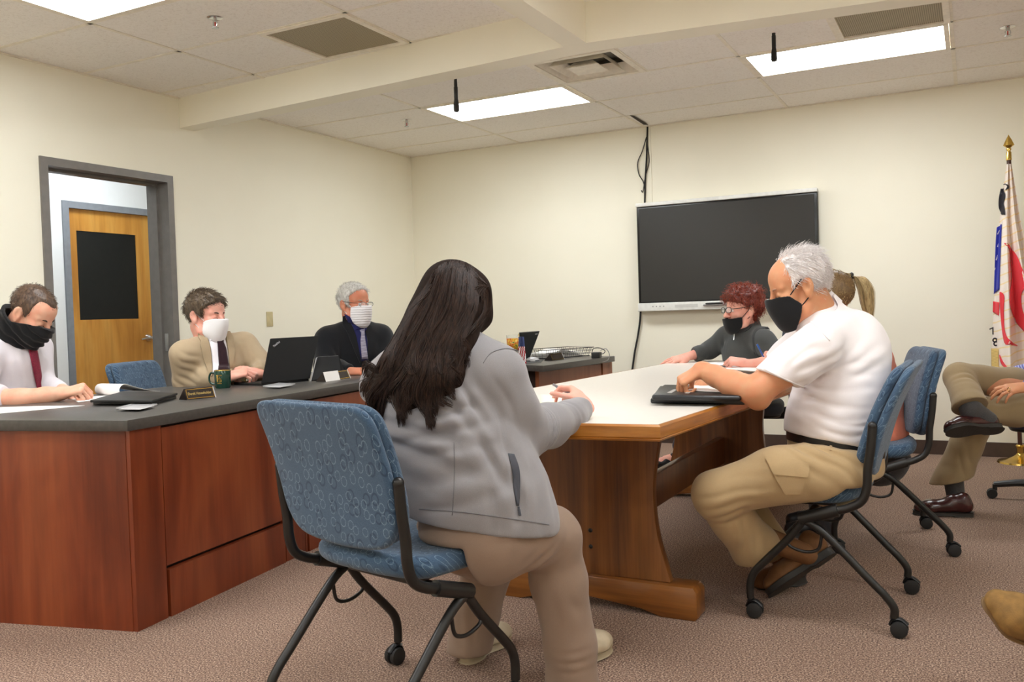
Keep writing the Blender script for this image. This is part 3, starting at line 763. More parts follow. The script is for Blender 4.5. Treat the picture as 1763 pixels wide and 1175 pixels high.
# ------------------------------------------------------------------ nesting chairs
def chair_meshes(tilt):
    W2 = 0.261; L2 = 0.25
    parts = []
    side = lambda s: s * W2
    # backrest: two pads, curved and leaning back
    def bend(v):
        v = np.array(v, float); o_ = np.zeros_like(v)
        x, y, t_ = v[:, 0], v[:, 1], v[:, 2]            # x across, y up, t thickness (towards the sitter)
        k = (y + 0.205) / 0.41
        back = -0.185 - tilt * k - 0.0 + 0.25 * x * x * 0.35
        o_[:, 0] = x * (1.02 + 0.01 * k); o_[:, 1] = back + t_ * 0.97 + 0.02 * np.sin(k * 3.1); o_[:, 2] = 0.535 + 0.41 * k + t_ * 0.25 * 0
        return o_
    out = [(x, y) for x, y in rrect(0.485, 0.41, 0.07, 8)]
    # rounder lower corners
    lo = []
    for x, y in smoothpath([(0.2425, 0.12, 0), (0.2425, -0.04, 0), (0.230, -0.13, 0), (0.175, -0.19, 0), (0.06, -0.207, 0), (-0.06, -0.207, 0), (-0.175, -0.19, 0), (-0.230, -0.13, 0), (-0.2425, -0.04, 0), (-0.2425, 0.12, 0)], 4)[:, :2]: lo.append((x, y))
    up = []
    for x, y in smoothpath([(-0.2425, 0.13, 0), (-0.236, 0.175, 0), (-0.20, 0.203, 0), (-0.1, 0.206, 0), (0.1, 0.206, 0), (0.20, 0.203, 0), (0.236, 0.175, 0), (0.2425, 0.13, 0)], 4)[:, :2]: up.append((x, y))
    ol = (up + lo)[::-1]
    v, f = pillow(ol, 0.0, 0.034, 0.015); parts.append(('back_shell', (bend(v), f), M['ringxz'], None))
    v, f = pillow([(x * 0.985, y * 0.985 + 0.004) for x, y in ol], 0.034, 0.075, 0.022); parts.append(('back_cushion', (bend(v), f), M['ringxz'], None))
    # seat
    so = smoothpath([(0.228, -0.05, 0), (0.238, 0.05, 0), (0.236, 0.22, 0), (0.20, 0.285, 0), (0.0, 0.298, 0), (-0.20, 0.285, 0), (-0.236, 0.22, 0), (-0.238, 0.05, 0), (-0.228, -0.05, 0), (-0.19, -0.115, 0), (-0.10, -0.15, 0), (0.0, -0.157, 0), (0.10, -0.15, 0), (0.19, -0.115, 0)], 5, True)[:, :2]
    v, f = pillow(so, 0.0, 0.066, 0.03); v = np.array(v)
    v[:, 2] += 0.440 + 0.10 * np.clip(-(v[:, 1] + 0.04), 0, 1) ** 1.2 * 2.5 - 0.02 * np.clip(v[:, 1] - 0.15, 0, 1) * 6 * (v[:, 1] > 0.15) * 0.5
    parts.append(('seat', (v, f), M['ringxy'], None))
    # side frames
    for s in (-1, 1):
        x = side(s)
        up_ = smoothpath([(x, -0.19, 0.738), (x, -0.183, 0.66), (x, -0.172, 0.585), (x, -0.168, 0.52), (x, -0.15, 0.47), (x, -0.105, 0.441), (x, -0.05, 0.425)], 6)
        parts.append(('back_tube', join(tube(up_, 0.0155, 12), ball((x, -0.19, 0.738), 0.0165, 12, 8)), M['blackm'], None))
        sl = tube([(x, -0.07, 0.431), (x, 0.065, 0.388)], 0.023, 12)
        parts.append(('sleeve', sl, M['blackm'], None))
        hub = np.array([x, 0.043, 0.386])
        fl = smoothpath([hub + [0, 0.0, 0.012], (x, 0.10, 0.318), (x, 0.205, 0.205), (x, 0.237, 0.165), (x, 0.25, 0.125), (x, 0.25, 0.072)], 6)
        rl = smoothpath([hub + [0, 0.01, 0.0], (x, -0.02, 0.343), (x, -0.175, 0.187), (x, -0.222, 0.14), (x, -0.25, 0.10), (x, -0.25, 0.066)], 6)
        parts.append(('leg', tube(fl, 0.0145, 12), M['blackm'], None)); parts.append(('leg', tube(rl, 0.0145, 12), M['blackm'], None))
        ring = smoothpath([(x, 0.112, 0.305), (x, 0.098, 0.282), (x, 0.045, 0.268), (x, 0.0, 0.283), (x, -0.012, 0.335)], 6)
        parts.append(('hoop', tube(ring, 0.006, 8), M['blackm'], None))
        for yy in (0.25, -0.25):
            def wheel(xo):
                return xf(lathe([(0.0, -0.011), (0.02, -0.011), (0.028, -0.008), (0.0295, 0.0), (0.028, 0.008), (0.02, 0.011), (0.0, 0.011)], 18), ry(math.pi / 2), (x + xo, yy - 0.016, 0.0295))
            cst = join(wheel(-0.014), wheel(0.014))
            parts.append(('caster', cst, M['rubber'], ('caster_hood', join(xf(lathe([(0.0, 0.034), (0.016, 0.032), (0.0, 0.03)], 10), None, (x, yy, 0.03)), tube([(x, yy, 0.074), (x, yy, 0.05)], 0.009, 10), tube(smoothpath([(x, yy + 0.014, 0.040), (x, yy + 0.004, 0.058), (x, yy - 0.02, 0.064), (x, yy - 0.044, 0.046)], 5), 0.006, 8, flat=2.2)), M['black'])))
    parts.append(('crossbar', join(tube([(-W2, 0.05, 0.384), (W2, 0.05, 0.384)], 0.014, 12), box((0, 0.07, 0.437), (0.36, 0.22, 0.022), 0.006)), M['blackm'], None))
    return parts
def make_chair(label, loc, rot, tilt=0.085):
    t = thing('nesting_chair', label, 'chair', loc, rot, 'blue patterned nesting chairs')
    for nm, vf, mat, sub in chair_meshes(tilt):
        o = mk(nm, vf, mat, t, smooth=50, world=False)
        if sub: mk(sub[0], sub[1], sub[2], o, smooth=50, world=False)
    return t
ch_w = make_chair('blue ring-patterned chair seen from behind under the long haired woman', (3.446, -5.324, 0), R(-12.9), 0.115)
ch_p = make_chair('blue ring-patterned chair under the man in the white polo shirt', (4.485, -3.866, 0), R(88.8), 0.15)
ch_b = make_chair('blue ring-patterned chair of the blonde woman, beyond the polo shirt man', (4.57, -2.791, 0), R(105.1), 0.085)
ch_m = make_chair('blue chair behind the dais under the man in the tan suit', (0.56, -3.62, 0), R(-72), 0.085)

# ------------------------------------------------------------------ office chairs
def office_chair(label, loc, rot, fab):
    t = thing('office_chair', label, 'chair', loc, rot)
    for k in range(5):
        a = R(72 * k + 18); d = np.array([math.cos(a), math.sin(a), 0]); 
        l = mk('base_leg', join(tube([d * 0.04 + [0, 0, 0.105], d * 0.2 + [0, 0, 0.098], d * 0.315 + [0, 0, 0.082]], [0.026, 0.021, 0.017], 10), cyl(d * 0.31 + [0, 0, 0.085], d * 0.31 + [0, 0, 0.05], 0.013)), M['black'], t, world=False)
        n = np.array([-d[1], d[0], 0])
        mk('caster', join(*[xf(lathe([(0, -0.01), (0.026, -0.01), (0.029, 0.0), (0.026, 0.01), (0, 0.01)], 16), frm(d, np.array([0, 0, 1.0]), n), d * 0.325 + n * o_ + [0, 0, 0.0295]) for o_ in (-0.014, 0.014)]), M['rubber'], l, world=False)
    mk('column', join(cyl((0, 0, 0.10), (0, 0, 0.28), 0.027), cyl((0, 0, 0.26), (0, 0, 0.42), 0.016), box((0, 0.0, 0.42), (0.18, 0.28, 0.04), 0.01)), M['black'], t, world=False)
    so = rrect(0.50, 0.48, 0.12, 8)
    mk('seat', xf(pillow(so, 0.0, 0.085, 0.04), None, (0, 0.02, 0.435)), fab, t, world=False)
    mk('seat_shell', xf(pillow(rrect(0.46, 0.44, 0.11, 8), 0.0, 0.03, 0.014), None, (0, 0.02, 0.42)), M['black'], t, world=False)
    v, f = pillow(rrect(0.46, 0.50, 0.12, 8), 0.0, 0.07, 0.03); v = np.array(v)
    vb = np.stack([v[:, 0], -0.25 - (v[:, 1] + 0.25) * 0.16 + v[:, 2] + v[:, 0] ** 2 * 0.5, 0.86 + v[:, 1]], 1)
    mk('backrest', (vb, f), fab, t, world=False)
    mk('back_bar', tube(smoothpath([(0, -0.10, 0.43), (0, -0.25, 0.44), (0, -0.29, 0.52), (0, -0.27, 0.75)], 6), 0.02, 8, flat=2), M['black'], t, world=False)
    for s in (-1, 1):
        mk('armrest', join(tube(smoothpath([(s * 0.22, 0.0, 0.43), (s * 0.30, 0.0, 0.45), (s * 0.31, 0.0, 0.55), (s * 0.30, -0.02, 0.645)], 6), 0.016, 8), box((s * 0.30, 0.0, 0.655), (0.07, 0.24, 0.03), 0.012)), M['black'], t, world=False)
    return t
# ------------------------------------------------------------------ organic shapes: smooth union of round cones and ellipsoids, meshed by surface nets
class Blob:
    def __init__(s, h=0.006): s.h = h; s.p = []
    def cone(s, a, b_, ra, rb=None, k=0.015, fl=None, op='+'):
        s.p.append(('c', np.asarray(a, float), np.asarray(b_, float), ra, ra if rb is None else rb, k, fl, op)); return s
    def chain(s, pts, k=0.015, fl=None, op='+'):
        for (a, ra), (b_, rb) in zip(pts[:-1], pts[1:]): s.cone(a, b_, ra, rb, k, fl, op)
        return s
    def ell(s, c, r_, A=None, k=0.015, op='+'):
        s.p.append(('e', np.asarray(c, float), np.asarray(r_, float), np.eye(3) if A is None else np.asarray(A, float), None, k, None, op)); return s
    def half(s, p, n, k=0.004):                # keep the side n points away from
        s.p.append(('h', np.asarray(p, float), nrm(n), None, None, k, None, 'x')); return s
    def func(s, fn, k=0.004, op='x'):
        s.p.append(('f', fn, None, None, None, k, None, op)); return s
    def add(s, other): s.p += other.p; return s
    def bounds(s, q):
        if q[0] == 'c':
            r_ = max(q[3], q[4]) * (q[6][1] if q[6] is not None and q[6][1] > 1 else 1.0)
            return np.minimum(q[1], q[2]) - r_, np.maximum(q[1], q[2]) + r_
        r_ = np.max(q[2]); return q[1] - r_, q[1] + r_
    def field(s):
        h = s.h
        lo = np.full(3, 1e9); hi = np.full(3, -1e9)
        for q in s.p:
            if q[7] == '+':
                a, b_ = s.bounds(q); lo = np.minimum(lo, a); hi = np.maximum(hi, b_)
        lo -= 3 * h; hi += 3 * h
        n = np.ceil((hi - lo) / h).astype(int) + 1
        F = np.full(n, 0.08, np.float32)
        ax = [lo[i] + h * np.arange(n[i]) for i in range(3)]
        for q in s.p:
            k = q[5]
            if q[0] in 'ce':
                a, b_ = s.bounds(q); pad = 0.03 + k
                i0 = np.maximum(((a - pad - lo) / h).astype(int), 0); i1 = np.minimum(((b_ + pad - lo) / h).astype(int) + 2, n)
                if np.any(i1 <= i0): continue
            else: i0 = np.zeros(3, int); i1 = n
            sl = tuple(slice(i0[i], i1[i]) for i in range(3))
            X, Y, Z = np.meshgrid(*[ax[i][i0[i]:i1[i]] for i in range(3)], indexing='ij')
            if q[0] == 'c':
                a, b_, ra, rb, fl = q[1], q[2], q[3], q[4], q[6]
                px, py, pz = X - a[0], Y - a[1], Z - a[2]
                ba = b_ - a
                if fl is not None:
                    u, sc = fl; u = nrm(u); d = px * u[0] + py * u[1] + pz * u[2]
                    # keep the axis of the cone itself in place
                    L2 = ba @ ba + 1e-12
                    tt = np.clip((px * ba[0] + py * ba[1] + pz * ba[2]) / L2, 0, 1)
                    d = d - tt * (ba @ u); c_ = (1 - 1 / sc) * d
                    px, py, pz = px - c_ * u[0], py - c_ * u[1], pz - c_ * u[2]
                L2 = ba @ ba + 1e-12
                tt = np.clip((px * ba[0] + py * ba[1] + pz * ba[2]) / L2, 0, 1)
                D = np.sqrt((px - tt * ba[0]) ** 2 + (py - tt * ba[1]) ** 2 + (pz - tt * ba[2]) ** 2) - (ra + (rb - ra) * tt)
            elif q[0] == 'e':
                c, r_, A = q[1], q[2], q[3]
                P_ = [(X - c[0]) * A[0, i] + (Y - c[1]) * A[1, i] + (Z - c[2]) * A[2, i] for i in range(3)]
                k0 = np.sqrt(sum((P_[i] / r_[i]) ** 2 for i in range(3)))
                k1 = np.sqrt(sum((P_[i] / r_[i] ** 2) ** 2 for i in range(3))) + 1e-9
                D = k0 * (k0 - 1) / k1
            elif q[0] == 'h':
                D = (X - q[1][0]) * q[2][0] + (Y - q[1][1]) * q[2][1] + (Z - q[1][2]) * q[2][2]
            else: D = q[1](X, Y, Z)
            G = F[sl]
            if q[7] == '+':
                hh = np.maximum(k - np.abs(G - D), 0) / k
                G = np.minimum(G, D) - hh * hh * k * 0.25
            else:
                E_ = -D if q[7] == '-' else D
                hh = np.maximum(k - np.abs(G - E_), 0) / k
                G = np.maximum(G, E_) + hh * hh * k * 0.25
            F[sl] = G
        return F, lo, h
    def mesh(s, smooth=1):
        F, lo, h = s.field(); return snets(F, lo, h, smooth)
def snets(F, lo, h, smooth=1):
    ins = F < 0
    n = np.array(F.shape)
    c = np.zeros(n - 1, np.int8)
    for dx in (0, 1):
        for dy in (0, 1):
            for dz in (0, 1): c += ins[dx:n[0] - 1 + dx, dy:n[1] - 1 + dy, dz:n[2] - 1 + dz]
    act = np.argwhere((c > 0) & (c < 8))
    idx = np.full(n - 1, -1, np.int64); idx[tuple(act.T)] = np.arange(len(act))
    acc = np.zeros((len(act), 3)); cnt = np.zeros(len(act))
    corners = [(a, b_, d) for a in (0, 1) for b_ in (0, 1) for d in (0, 1)]
    val = {q: F[act[:, 0] + q[0], act[:, 1] + q[1], act[:, 2] + q[2]].astype(float) for q in corners}
    for q in corners:
        for ax in range(3):
            if q[ax] == 0:
                q2 = list(q); q2[ax] = 1; q2 = tuple(q2)
                a, b_ = val[q], val[q2]; mk_ = (a < 0) != (b_ < 0)
                t = np.where(mk_, a / (a - b_ + 1e-12), 0)
                P_ = np.tile(np.array(q, float), (len(act), 1)); P_[:, ax] = t
                acc[mk_] += P_[mk_]; cnt[mk_] += 1
    V = (act + acc / cnt[:, None]) * h + lo
    Fs = []
    for ax in range(3):
        a1, a2 = (ax + 1) % 3, (ax + 2) % 3
        s0 = [slice(None)] * 3; s1 = [slice(None)] * 3
        s0[ax] = slice(0, n[ax] - 1); s1[ax] = slice(1, n[ax])
        for q in (a1, a2): s0[q] = slice(1, n[q] - 1); s1[q] = slice(1, n[q] - 1)
        A_, B_ = ins[tuple(s0)], ins[tuple(s1)]
        for flip in (False, True):
            e = np.argwhere((A_ & ~B_) if not flip else (~A_ & B_))
            if not len(e): continue
            e = e.copy(); e[:, a1] += 1; e[:, a2] += 1
            def cell(o1, o2):
                q = e.copy(); q[:, a1] += o1; q[:, a2] += o2; return idx[q[:, 0], q[:, 1], q[:, 2]]
            quad = np.stack([cell(-1, -1), cell(0, -1), cell(0, 0), cell(-1, 0)], 1)
            if flip: quad = quad[:, ::-1]
            Fs.append(quad)
    Q = np.concatenate(Fs)
    Q = Q[(Q >= 0).all(1)]
    for _ in range(smooth): V = lap(V, Q, 0.5)
    return V, Q
def lap(V, Q, f=0.5):
    S_ = np.zeros_like(V); N = np.zeros(len(V))
    for a, b_ in ((0, 1), (1, 2), (2, 3), (3, 0)):
        np.add.at(S_, Q[:, a], V[Q[:, b_]]); np.add.at(S_, Q[:, b_], V[Q[:, a]])
        np.add.at(N, Q[:, a], 1); np.add.at(N, Q[:, b_], 1)
    return V * (1 - f) + f * S_ / np.maximum(N, 1)[:, None]
def vnormals(V, Q):
    a = np.cross(V[Q[:, 2]] - V[Q[:, 0]], V[Q[:, 3]] - V[Q[:, 1]]); N = np.zeros_like(V)
    for i in range(4): np.add.at(N, Q[:, i], a)
    return N / (np.linalg.norm(N, axis=1, keepdims=True) + 1e-12)
def vnoise(P, sc, seed=0):
    """smooth value noise in -1..1"""
    r_ = np.random.default_rng(seed); T = r_.random((24, 24, 24)) * 2 - 1
    q = np.asarray(P) * sc; i = np.floor(q).astype(int); f = q - i; f = f * f * (3 - 2 * f); i %= 24; j = (i + 1) % 24
    o_ = 0
    for a in (0, 1):
        for b_ in (0, 1):
            for c in (0, 1):
                w_ = (f[:, 0] if a else 1 - f[:, 0]) * (f[:, 1] if b_ else 1 - f[:, 1]) * (f[:, 2] if c else 1 - f[:, 2])
                o_ = o_ + w_ * T[(j if a else i)[:, 0], (j if b_ else i)[:, 1], (j if c else i)[:, 2]]
    return o_
def wrinkle(V, Q, folds, amp=0.003, sc=14.0, seed=1, gain=1.0):
    """folds: (centre, ridge direction, spacing, depth, reach along ridge, reach across). Adds drape noise and pulled folds."""
    N = vnormals(V, Q); d = amp * vnoise(V, sc, seed) + amp * 0.5 * vnoise(V, sc * 2.3, seed + 1)
    for c, u, sp, dep, L_, W_ in folds:
        u = nrm(u); q = V - np.asarray(c, float); along_ = q @ u
        # across direction: part of the offset perpendicular to the ridge and to the mean normal
        near = np.linalg.norm(q, axis=1) < max(L_, W_)
        if not near.any(): continue
        nm = nrm(N[near].mean(0)); x = np.cross(nm, u); x = nrm(x); ac = q @ x
        wob = 0.35 * vnoise(V, 9.0, seed + 5) * sp
        wgt = np.exp(-(along_ / L_) ** 2 - (ac / W_) ** 2) * np.clip((N @ nm) * 1.5 + 0.3, 0, 1)
        s_ = np.sin(2 * math.pi * (ac + wob + along_ * 0.12) / sp)
        d += gain * dep * wgt * (0.55 + 0.75 * vnoise(V, 11.0, seed + 8)) * (s_ - 0.3 * np.abs(s_))
    return V + N * d[:, None], Q
def bvh(o):
    me = o.data; off = BASE.get(o.name, np.zeros(3))
    vs = [Vector(tuple(np.array(v.co) + off)) for v in me.vertices]
    return BVHTree.FromPolygons(vs, [list(p.vertices) for p in me.polygons])
def cast_px(trees, px, py, lift=0.003, wd=None):
    """point where the line of sight through a photo pixel meets a garment, lifted off its surface"""
    d = ray(px, py); L_ = np.linalg.norm(d); d = d / L_; best = None
    for tr in trees:
        h_ = tr.ray_cast(Vector(CAM), Vector(d), 40.0)
        if h_[0] is not None and (best is None or h_[3] < best[3]): best = h_
    if best is None:
        return None if wd is None else CAM + d * (wd * L_)
    n = np.array(best[1]); 
    if n @ d > 0: n = -n
    return np.array(best[0]) + n * lift
def strip(trees, A_, B_, nu=8, nv=14, lift=0.004, t=0.003, wd=None, sm=True):
    """sheet between two pixel polylines laid onto the surface below, given thickness"""
    A_ = smoothpath([(x, y, 0) for x, y in A_], 6) if sm and len(A_) > 2 else np.array([(x, y, 0) for x, y in A_], float)
    B_ = smoothpath([(x, y, 0) for x, y in B_], 6) if sm and len(B_) > 2 else np.array([(x, y, 0) for x, y in B_], float)
    def res(P, n):
        L_ = np.concatenate([[0], np.cumsum(np.linalg.norm(np.diff(P, axis=0), axis=1))]); tt = np.linspace(0, L_[-1], n)
        return np.stack([np.interp(tt, L_, P[:, i]) for i in range(2)], 1)
    a, b_ = res(A_, nv), res(B_, nv); pts = []; last = wd
    G = np.full((nv, nu, 3), np.nan)
    for j in range(nv):
        for i in range(nu):
            q = a[j] + (b_[j] - a[j]) * i / (nu - 1)
            p = cast_px(trees, q[0], q[1], lift)
            if p is not None: G[j, i] = p
    ok = ~np.isnan(G[..., 0])
    if not ok.any(): 
        for j in range(nv):
            for i in range(nu): q = a[j] + (b_[j] - a[j]) * i / (nu - 1); G[j, i] = J(q[0], q[1], wd or 4)
    else:
        good = np.argwhere(ok)
        for j, i in np.argwhere(~ok):
            g = good[np.argmin(((good - [j, i]) ** 2).sum(1))]
            q = a[j] + (b_[j] - a[j]) * i / (nu - 1); dd = ray(q[0], q[1])
            dep = (G[g[0], g[1]] - CAM) @ cf; G[j, i] = CAM + dd * dep
    F = [[j * nu + i, j * nu + i + 1, (j + 1) * nu + i + 1, (j + 1) * nu + i] for j in range(nv - 1) for i in range(nu - 1)]
    V = G.reshape(-1, 3)
    # orient towards the viewer
    nn = np.cross(V[F[0][1]] - V[F[0][0]], V[F[0][3]] - V[F[0][0]])
    if nn @ cf > 0: F = [f[::-1] for f in F]
    return thick((V, F), t)

# ------------------------------------------------------------------ heads (local frame: x forward, y to the person's left, z up, origin between the ears)
class Head:
    def __init__(s, pos, fwd, up=None, sc=1.0):
        s.pos = np.asarray(pos, float); s.sc = sc
        f = nrm(fwd); u = np.array([0, 0, 1.0]) if up is None else nrm(up)
        y = nrm(np.cross(u, f)); z = np.cross(f, y); s.A = frm(f, y, z)
    def w(s, x, y, z): return s.pos + s.A @ (np.array([x, y, z]) * s.sc)
    def loc(s, P): return ((np.asarray(P) - s.pos) @ s.A) / s.sc
    def e(s, B, c, r_, k=0.012, op='+', rot=None):
        B.ell(s.w(*c), np.array(r_) * s.sc, s.A if rot is None else s.A @ rot, k * s.sc, op)
    def c(s, B, a, b_, ra, rb=None, k=0.010, op='+', fl=None):
        B.cone(s.w(*a), s.w(*b_), ra * s.sc, (ra if rb is None else rb) * s.sc, k * s.sc, fl, op)
    def skull(s, B, male=True, ears=True):
        s.e(B, (-0.014, 0, 0.052), (0.098, 0.077, 0.087), 0.02)
        s.e(B, (0.040, 0, 0.050), (0.058, 0.064, 0.062), 0.03)
        s.e(B, (0.046, 0, -0.028), (0.050, 0.056, 0.075), 0.03)
        for y in (-1, 1):
            s.c(B, (-0.005, y * 0.058, -0.030), (0.022, y * 0.052, -0.072), 0.018, 0.017, 0.03)
            s.c(B, (0.022, y * 0.052, -0.072), (0.080, y * 0.012, -0.105), 0.017, 0.017, 0.03)
            s.e(B, (0.064, y * 0.043, -0.012), (0.026, 0.022, 0.020), 0.02)
            s.c(B, (0.088, y * 0.010, 0.030), (0.070, y * 0.050, 0.032), 0.010 if male else 0.008, 0.010, 0.012)
        s.e(B, (0.086, 0, -0.104), (0.017, 0.020, 0.016), 0.02)
        for y in (-1, 1): s.e(B, (0.100, y * 0.033, 0.010), (0.018, 0.017, 0.012), 0.012, '-')
        for y in (-1, 1): s.e(B, (0.082, y * 0.032, 0.009), (0.0145, 0.0155, 0.0125), 0.004)     # closed / lowered lids
        s.c(B, (0.093, 0, 0.026), (0.120, 0, -0.022), 0.009, 0.0125, 0.012)
        s.e(B, (0.121, 0, -0.026), (0.012, 0.012, 0.011), 0.008)
        for y in (-1, 1): s.e(B, (0.109, y * 0.013, -0.029), (0.012, 0.008, 0.009), 0.006)
        s.c(B, (0.098, -0.020, -0.061), (0.098, 0.020, -0.061), 0.007, 0.007, 0.010)
        s.c(B, (0.097, -0.017, -0.072), (0.097, 0.017, -0.072), 0.008, 0.008, 0.008)
        if ears:
            for y in (-1, 1):
                rot = rz(y * R(-22)) @ ry(R(-12))
                s.e(B, (-0.008, y * 0.082, 0.006), (0.021, 0.009, 0.034), 0.006, '+', rot)
                s.e(B, (-0.003, y * 0.079, -0.024), (0.011, 0.007, 0.013), 0.008)
                s.e(B, (-0.002, y * 0.089, 0.008), (0.010, 0.007, 0.019), 0.004, '-', rot)
    def neck(s, B, base, r0=0.058, r1=0.066):
        B.cone(s.w(-0.022, 0, -0.05), base, r0 * s.sc, r1 * s.sc, 0.03)
    def hfun(s, grow=0.0, fine=True):
        """head envelope (no nose or ears) as a signed distance in head units"""
        def f(q):
            def ell(c, r_):
                p = (q - np.array(c)); r_ = np.array(r_); k0 = np.sqrt(((p / r_) ** 2).sum(-1)); k1 = np.sqrt(((p / r_ ** 2) ** 2).sum(-1)) + 1e-9
                return k0 * (k0 - 1) / k1
            def smin(a, b_, k): 
                hh = np.maximum(k - np.abs(a - b_), 0) / k; return np.minimum(a, b_) - hh * hh * k * 0.25
            d = ell((-0.014, 0, 0.052), (0.098, 0.077, 0.087)); d = smin(d, ell((0.040, 0, 0.050), (0.058, 0.064, 0.062)), 0.03)
            d = smin(d, ell((0.046, 0, -0.028), (0.050, 0.056, 0.075)), 0.03)
            d = smin(d, ell((0.035, 0, -0.066), (0.062, 0.060, 0.045)), 0.03)
            d = smin(d, ell((0.080, 0, -0.100), (0.026, 0.030, 0.026)), 0.04)
            return d - grow
        return f
    def shell(s, fn, lo, hi, h=0.004, smooth=2):
        """mesh a shape given as a signed distance in the head's own frame"""
        h = h / s.sc
        lo = np.array(lo); n = np.ceil((np.array(hi) - lo) / h).astype(int) + 1
        X = np.stack(np.meshgrid(*[lo[i] + h * np.arange(n[i]) for i in range(3)], indexing='ij'), -1)
        F = fn(X).astype(np.float32)
        for ax in range(3):
            sl = [slice(None)] * 3
            for e_ in (0, -1): sl[ax] = e_; F[tuple(sl)] = np.maximum(F[tuple(sl)], 0.5 * h)
        V, Q = snets(F, lo, h, smooth)
        return s.pos + (V * s.sc) @ s.A.T, Q
    def mask(s, pts_up, pts_lo, bulge=0.010, smooth=2, back=0.004):
        """face mask: between an upper and a lower edge, each a polyline of (x forward, z) symmetric left and right"""
        g = s.hfun(0.0); ux, uz = zip(*sorted(pts_up)); lx, lz = zip(*sorted(pts_lo))
        def fn(q):
            d = g(q)
            nose = np.sqrt((np.maximum(np.abs(q[..., 1]) - 0.004, 0)) ** 2 + (q[..., 0] - 0.100) ** 2 + ((q[..., 2] + 0.020) * 0.75) ** 2) - 0.022
            hh = np.maximum(0.05 - np.abs(d - nose), 0) / 0.05; d = np.minimum(d, nose) - hh * hh * 0.05 * 0.25
            out = d - bulge; inn = -(d - bulge + 0.006)
            top = (q[..., 2] - np.interp(q[..., 0], ux, uz)) * 0.9; bot = (np.interp(q[..., 0], lx, lz) - q[..., 2]) * 0.9
            return np.maximum.reduce([out, inn, top, bot, back - q[..., 0]])
        return s.shell(fn, (-0.03, -0.11, -0.17), (0.16, 0.11, 0.06), 0.0035, smooth)
    def cap(s, region, grow=0.006, noise=0.003, nsc=40, h=0.0045, inner=0.012, seed=3):
        """close hair: a layer over the skull wherever region(q) > 0"""
        g = s.hfun(0.0)
        def fn(q):
            nz = vnoise(q.reshape(-1, 3), nsc, seed).reshape(q.shape[:-1]) * noise
            rg = region(q)
            gr = grow * np.clip(rg / 0.015 + 0.25, 0, 1) + nz
            return np.maximum.reduce([g(q) - gr, -(g(q) + inner), -rg])
        return s.shell(fn, (-0.16, -0.12, -0.12), (0.13, 0.12, 0.19), h, 1)
def hairs(roots, dirs, length, r_=0.0012, seg=4, droop=0.0, curl=0.0, seed=0, sides=3, wave=6.0):
    """tapered strands as one mesh. roots (n,3), dirs (n,3)"""
    rg = np.random.default_rng(seed); n = len(roots); V = []; F = []
    L_ = np.broadcast_to(length, (n,)) * rg.uniform(0.75, 1.2, n)
    t = np.linspace(0, 1, seg + 1)
    side = np.cross(dirs, [0, 0, 1.0]); side /= np.linalg.norm(side, axis=1, keepdims=True) + 1e-9
    up = np.cross(side, dirs); ph = rg.uniform(0, 6.28, n)
    C = roots[:, None, :] + dirs[:, None, :] * (t[None, :, None] * L_[:, None, None])
    C[..., 2] -= droop * (t ** 2)[None, :] * L_[:, None]
    C += side[:, None, :] * (curl * np.sin(t[None, :] * wave + ph[:, None]) - curl * np.sin(ph)[:, None])[..., None] + up[:, None, :] * (curl * np.cos(t[None, :] * wave + ph[:, None]) - curl * np.cos(ph)[:, None])[..., None]
    rr = r_ * (1 - 0.75 * t ** 2)
    ang = [2 * math.pi * k / sides for k in range(sides)]
    ring = np.stack([side * math.cos(a) + up * math.sin(a) for a in ang], 1)          # n, sides, 3
    P_ = C[:, :, None, :] + ring[:, None, :, :] * rr[None, :, None, None]
    V = P_.reshape(-1, 3)
    base = (np.arange(n) * (seg + 1) * sides)[:, None, None, None]
    j = np.arange(seg)[None, :, None, None] * sides; k = np.arange(sides)[None, None, :, None]
    quad = np.concatenate([base + j + k, base + j + (k + 1) % sides, base + j + sides + (k + 1) % sides, base + j + sides + k], -1).reshape(-1, 4)
    return V, quad
def locks(guides, r_=0.0016, seg=16, sides=3):
    """long strands along explicit guide curves (n, m, 3)"""
    V = []; F = []; o_ = 0
    for g in guides:
        P_ = np.asarray(g); n = len(P_); rr = r_ * np.sqrt(np.clip(1.05 - np.linspace(0, 1, n) ** 3, 0.05, 1))
        v, f = tube(P_, rr, sides, caps=False); V.append(v); F += [[i + o_ for i in q] for q in f]; o_ += len(v)
    return np.concatenate(V), F
def scatter(o, n, keep, seed=0):
    """random points with normals on a mesh object where keep(P) is true"""
    me = o.data; off = BASE.get(o.name, np.zeros(3)); rg = np.random.default_rng(seed)
    V = np.array([v.co[:] for v in me.vertices]) + off
    C = np.array([V[list(p.vertices)].mean(0) for p in me.polygons]); N = np.array([p.normal[:] for p in me.polygons]); A_ = np.array([p.area for p in me.polygons])
    kp = keep(C); idx = np.where(kp)[0]
    pr = A_[idx] / A_[idx].sum(); ch = rg.choice(idx, n, p=pr)
    P_ = C[ch] + rg.normal(0, 0.0025, (n, 3)); return P_, N[ch]

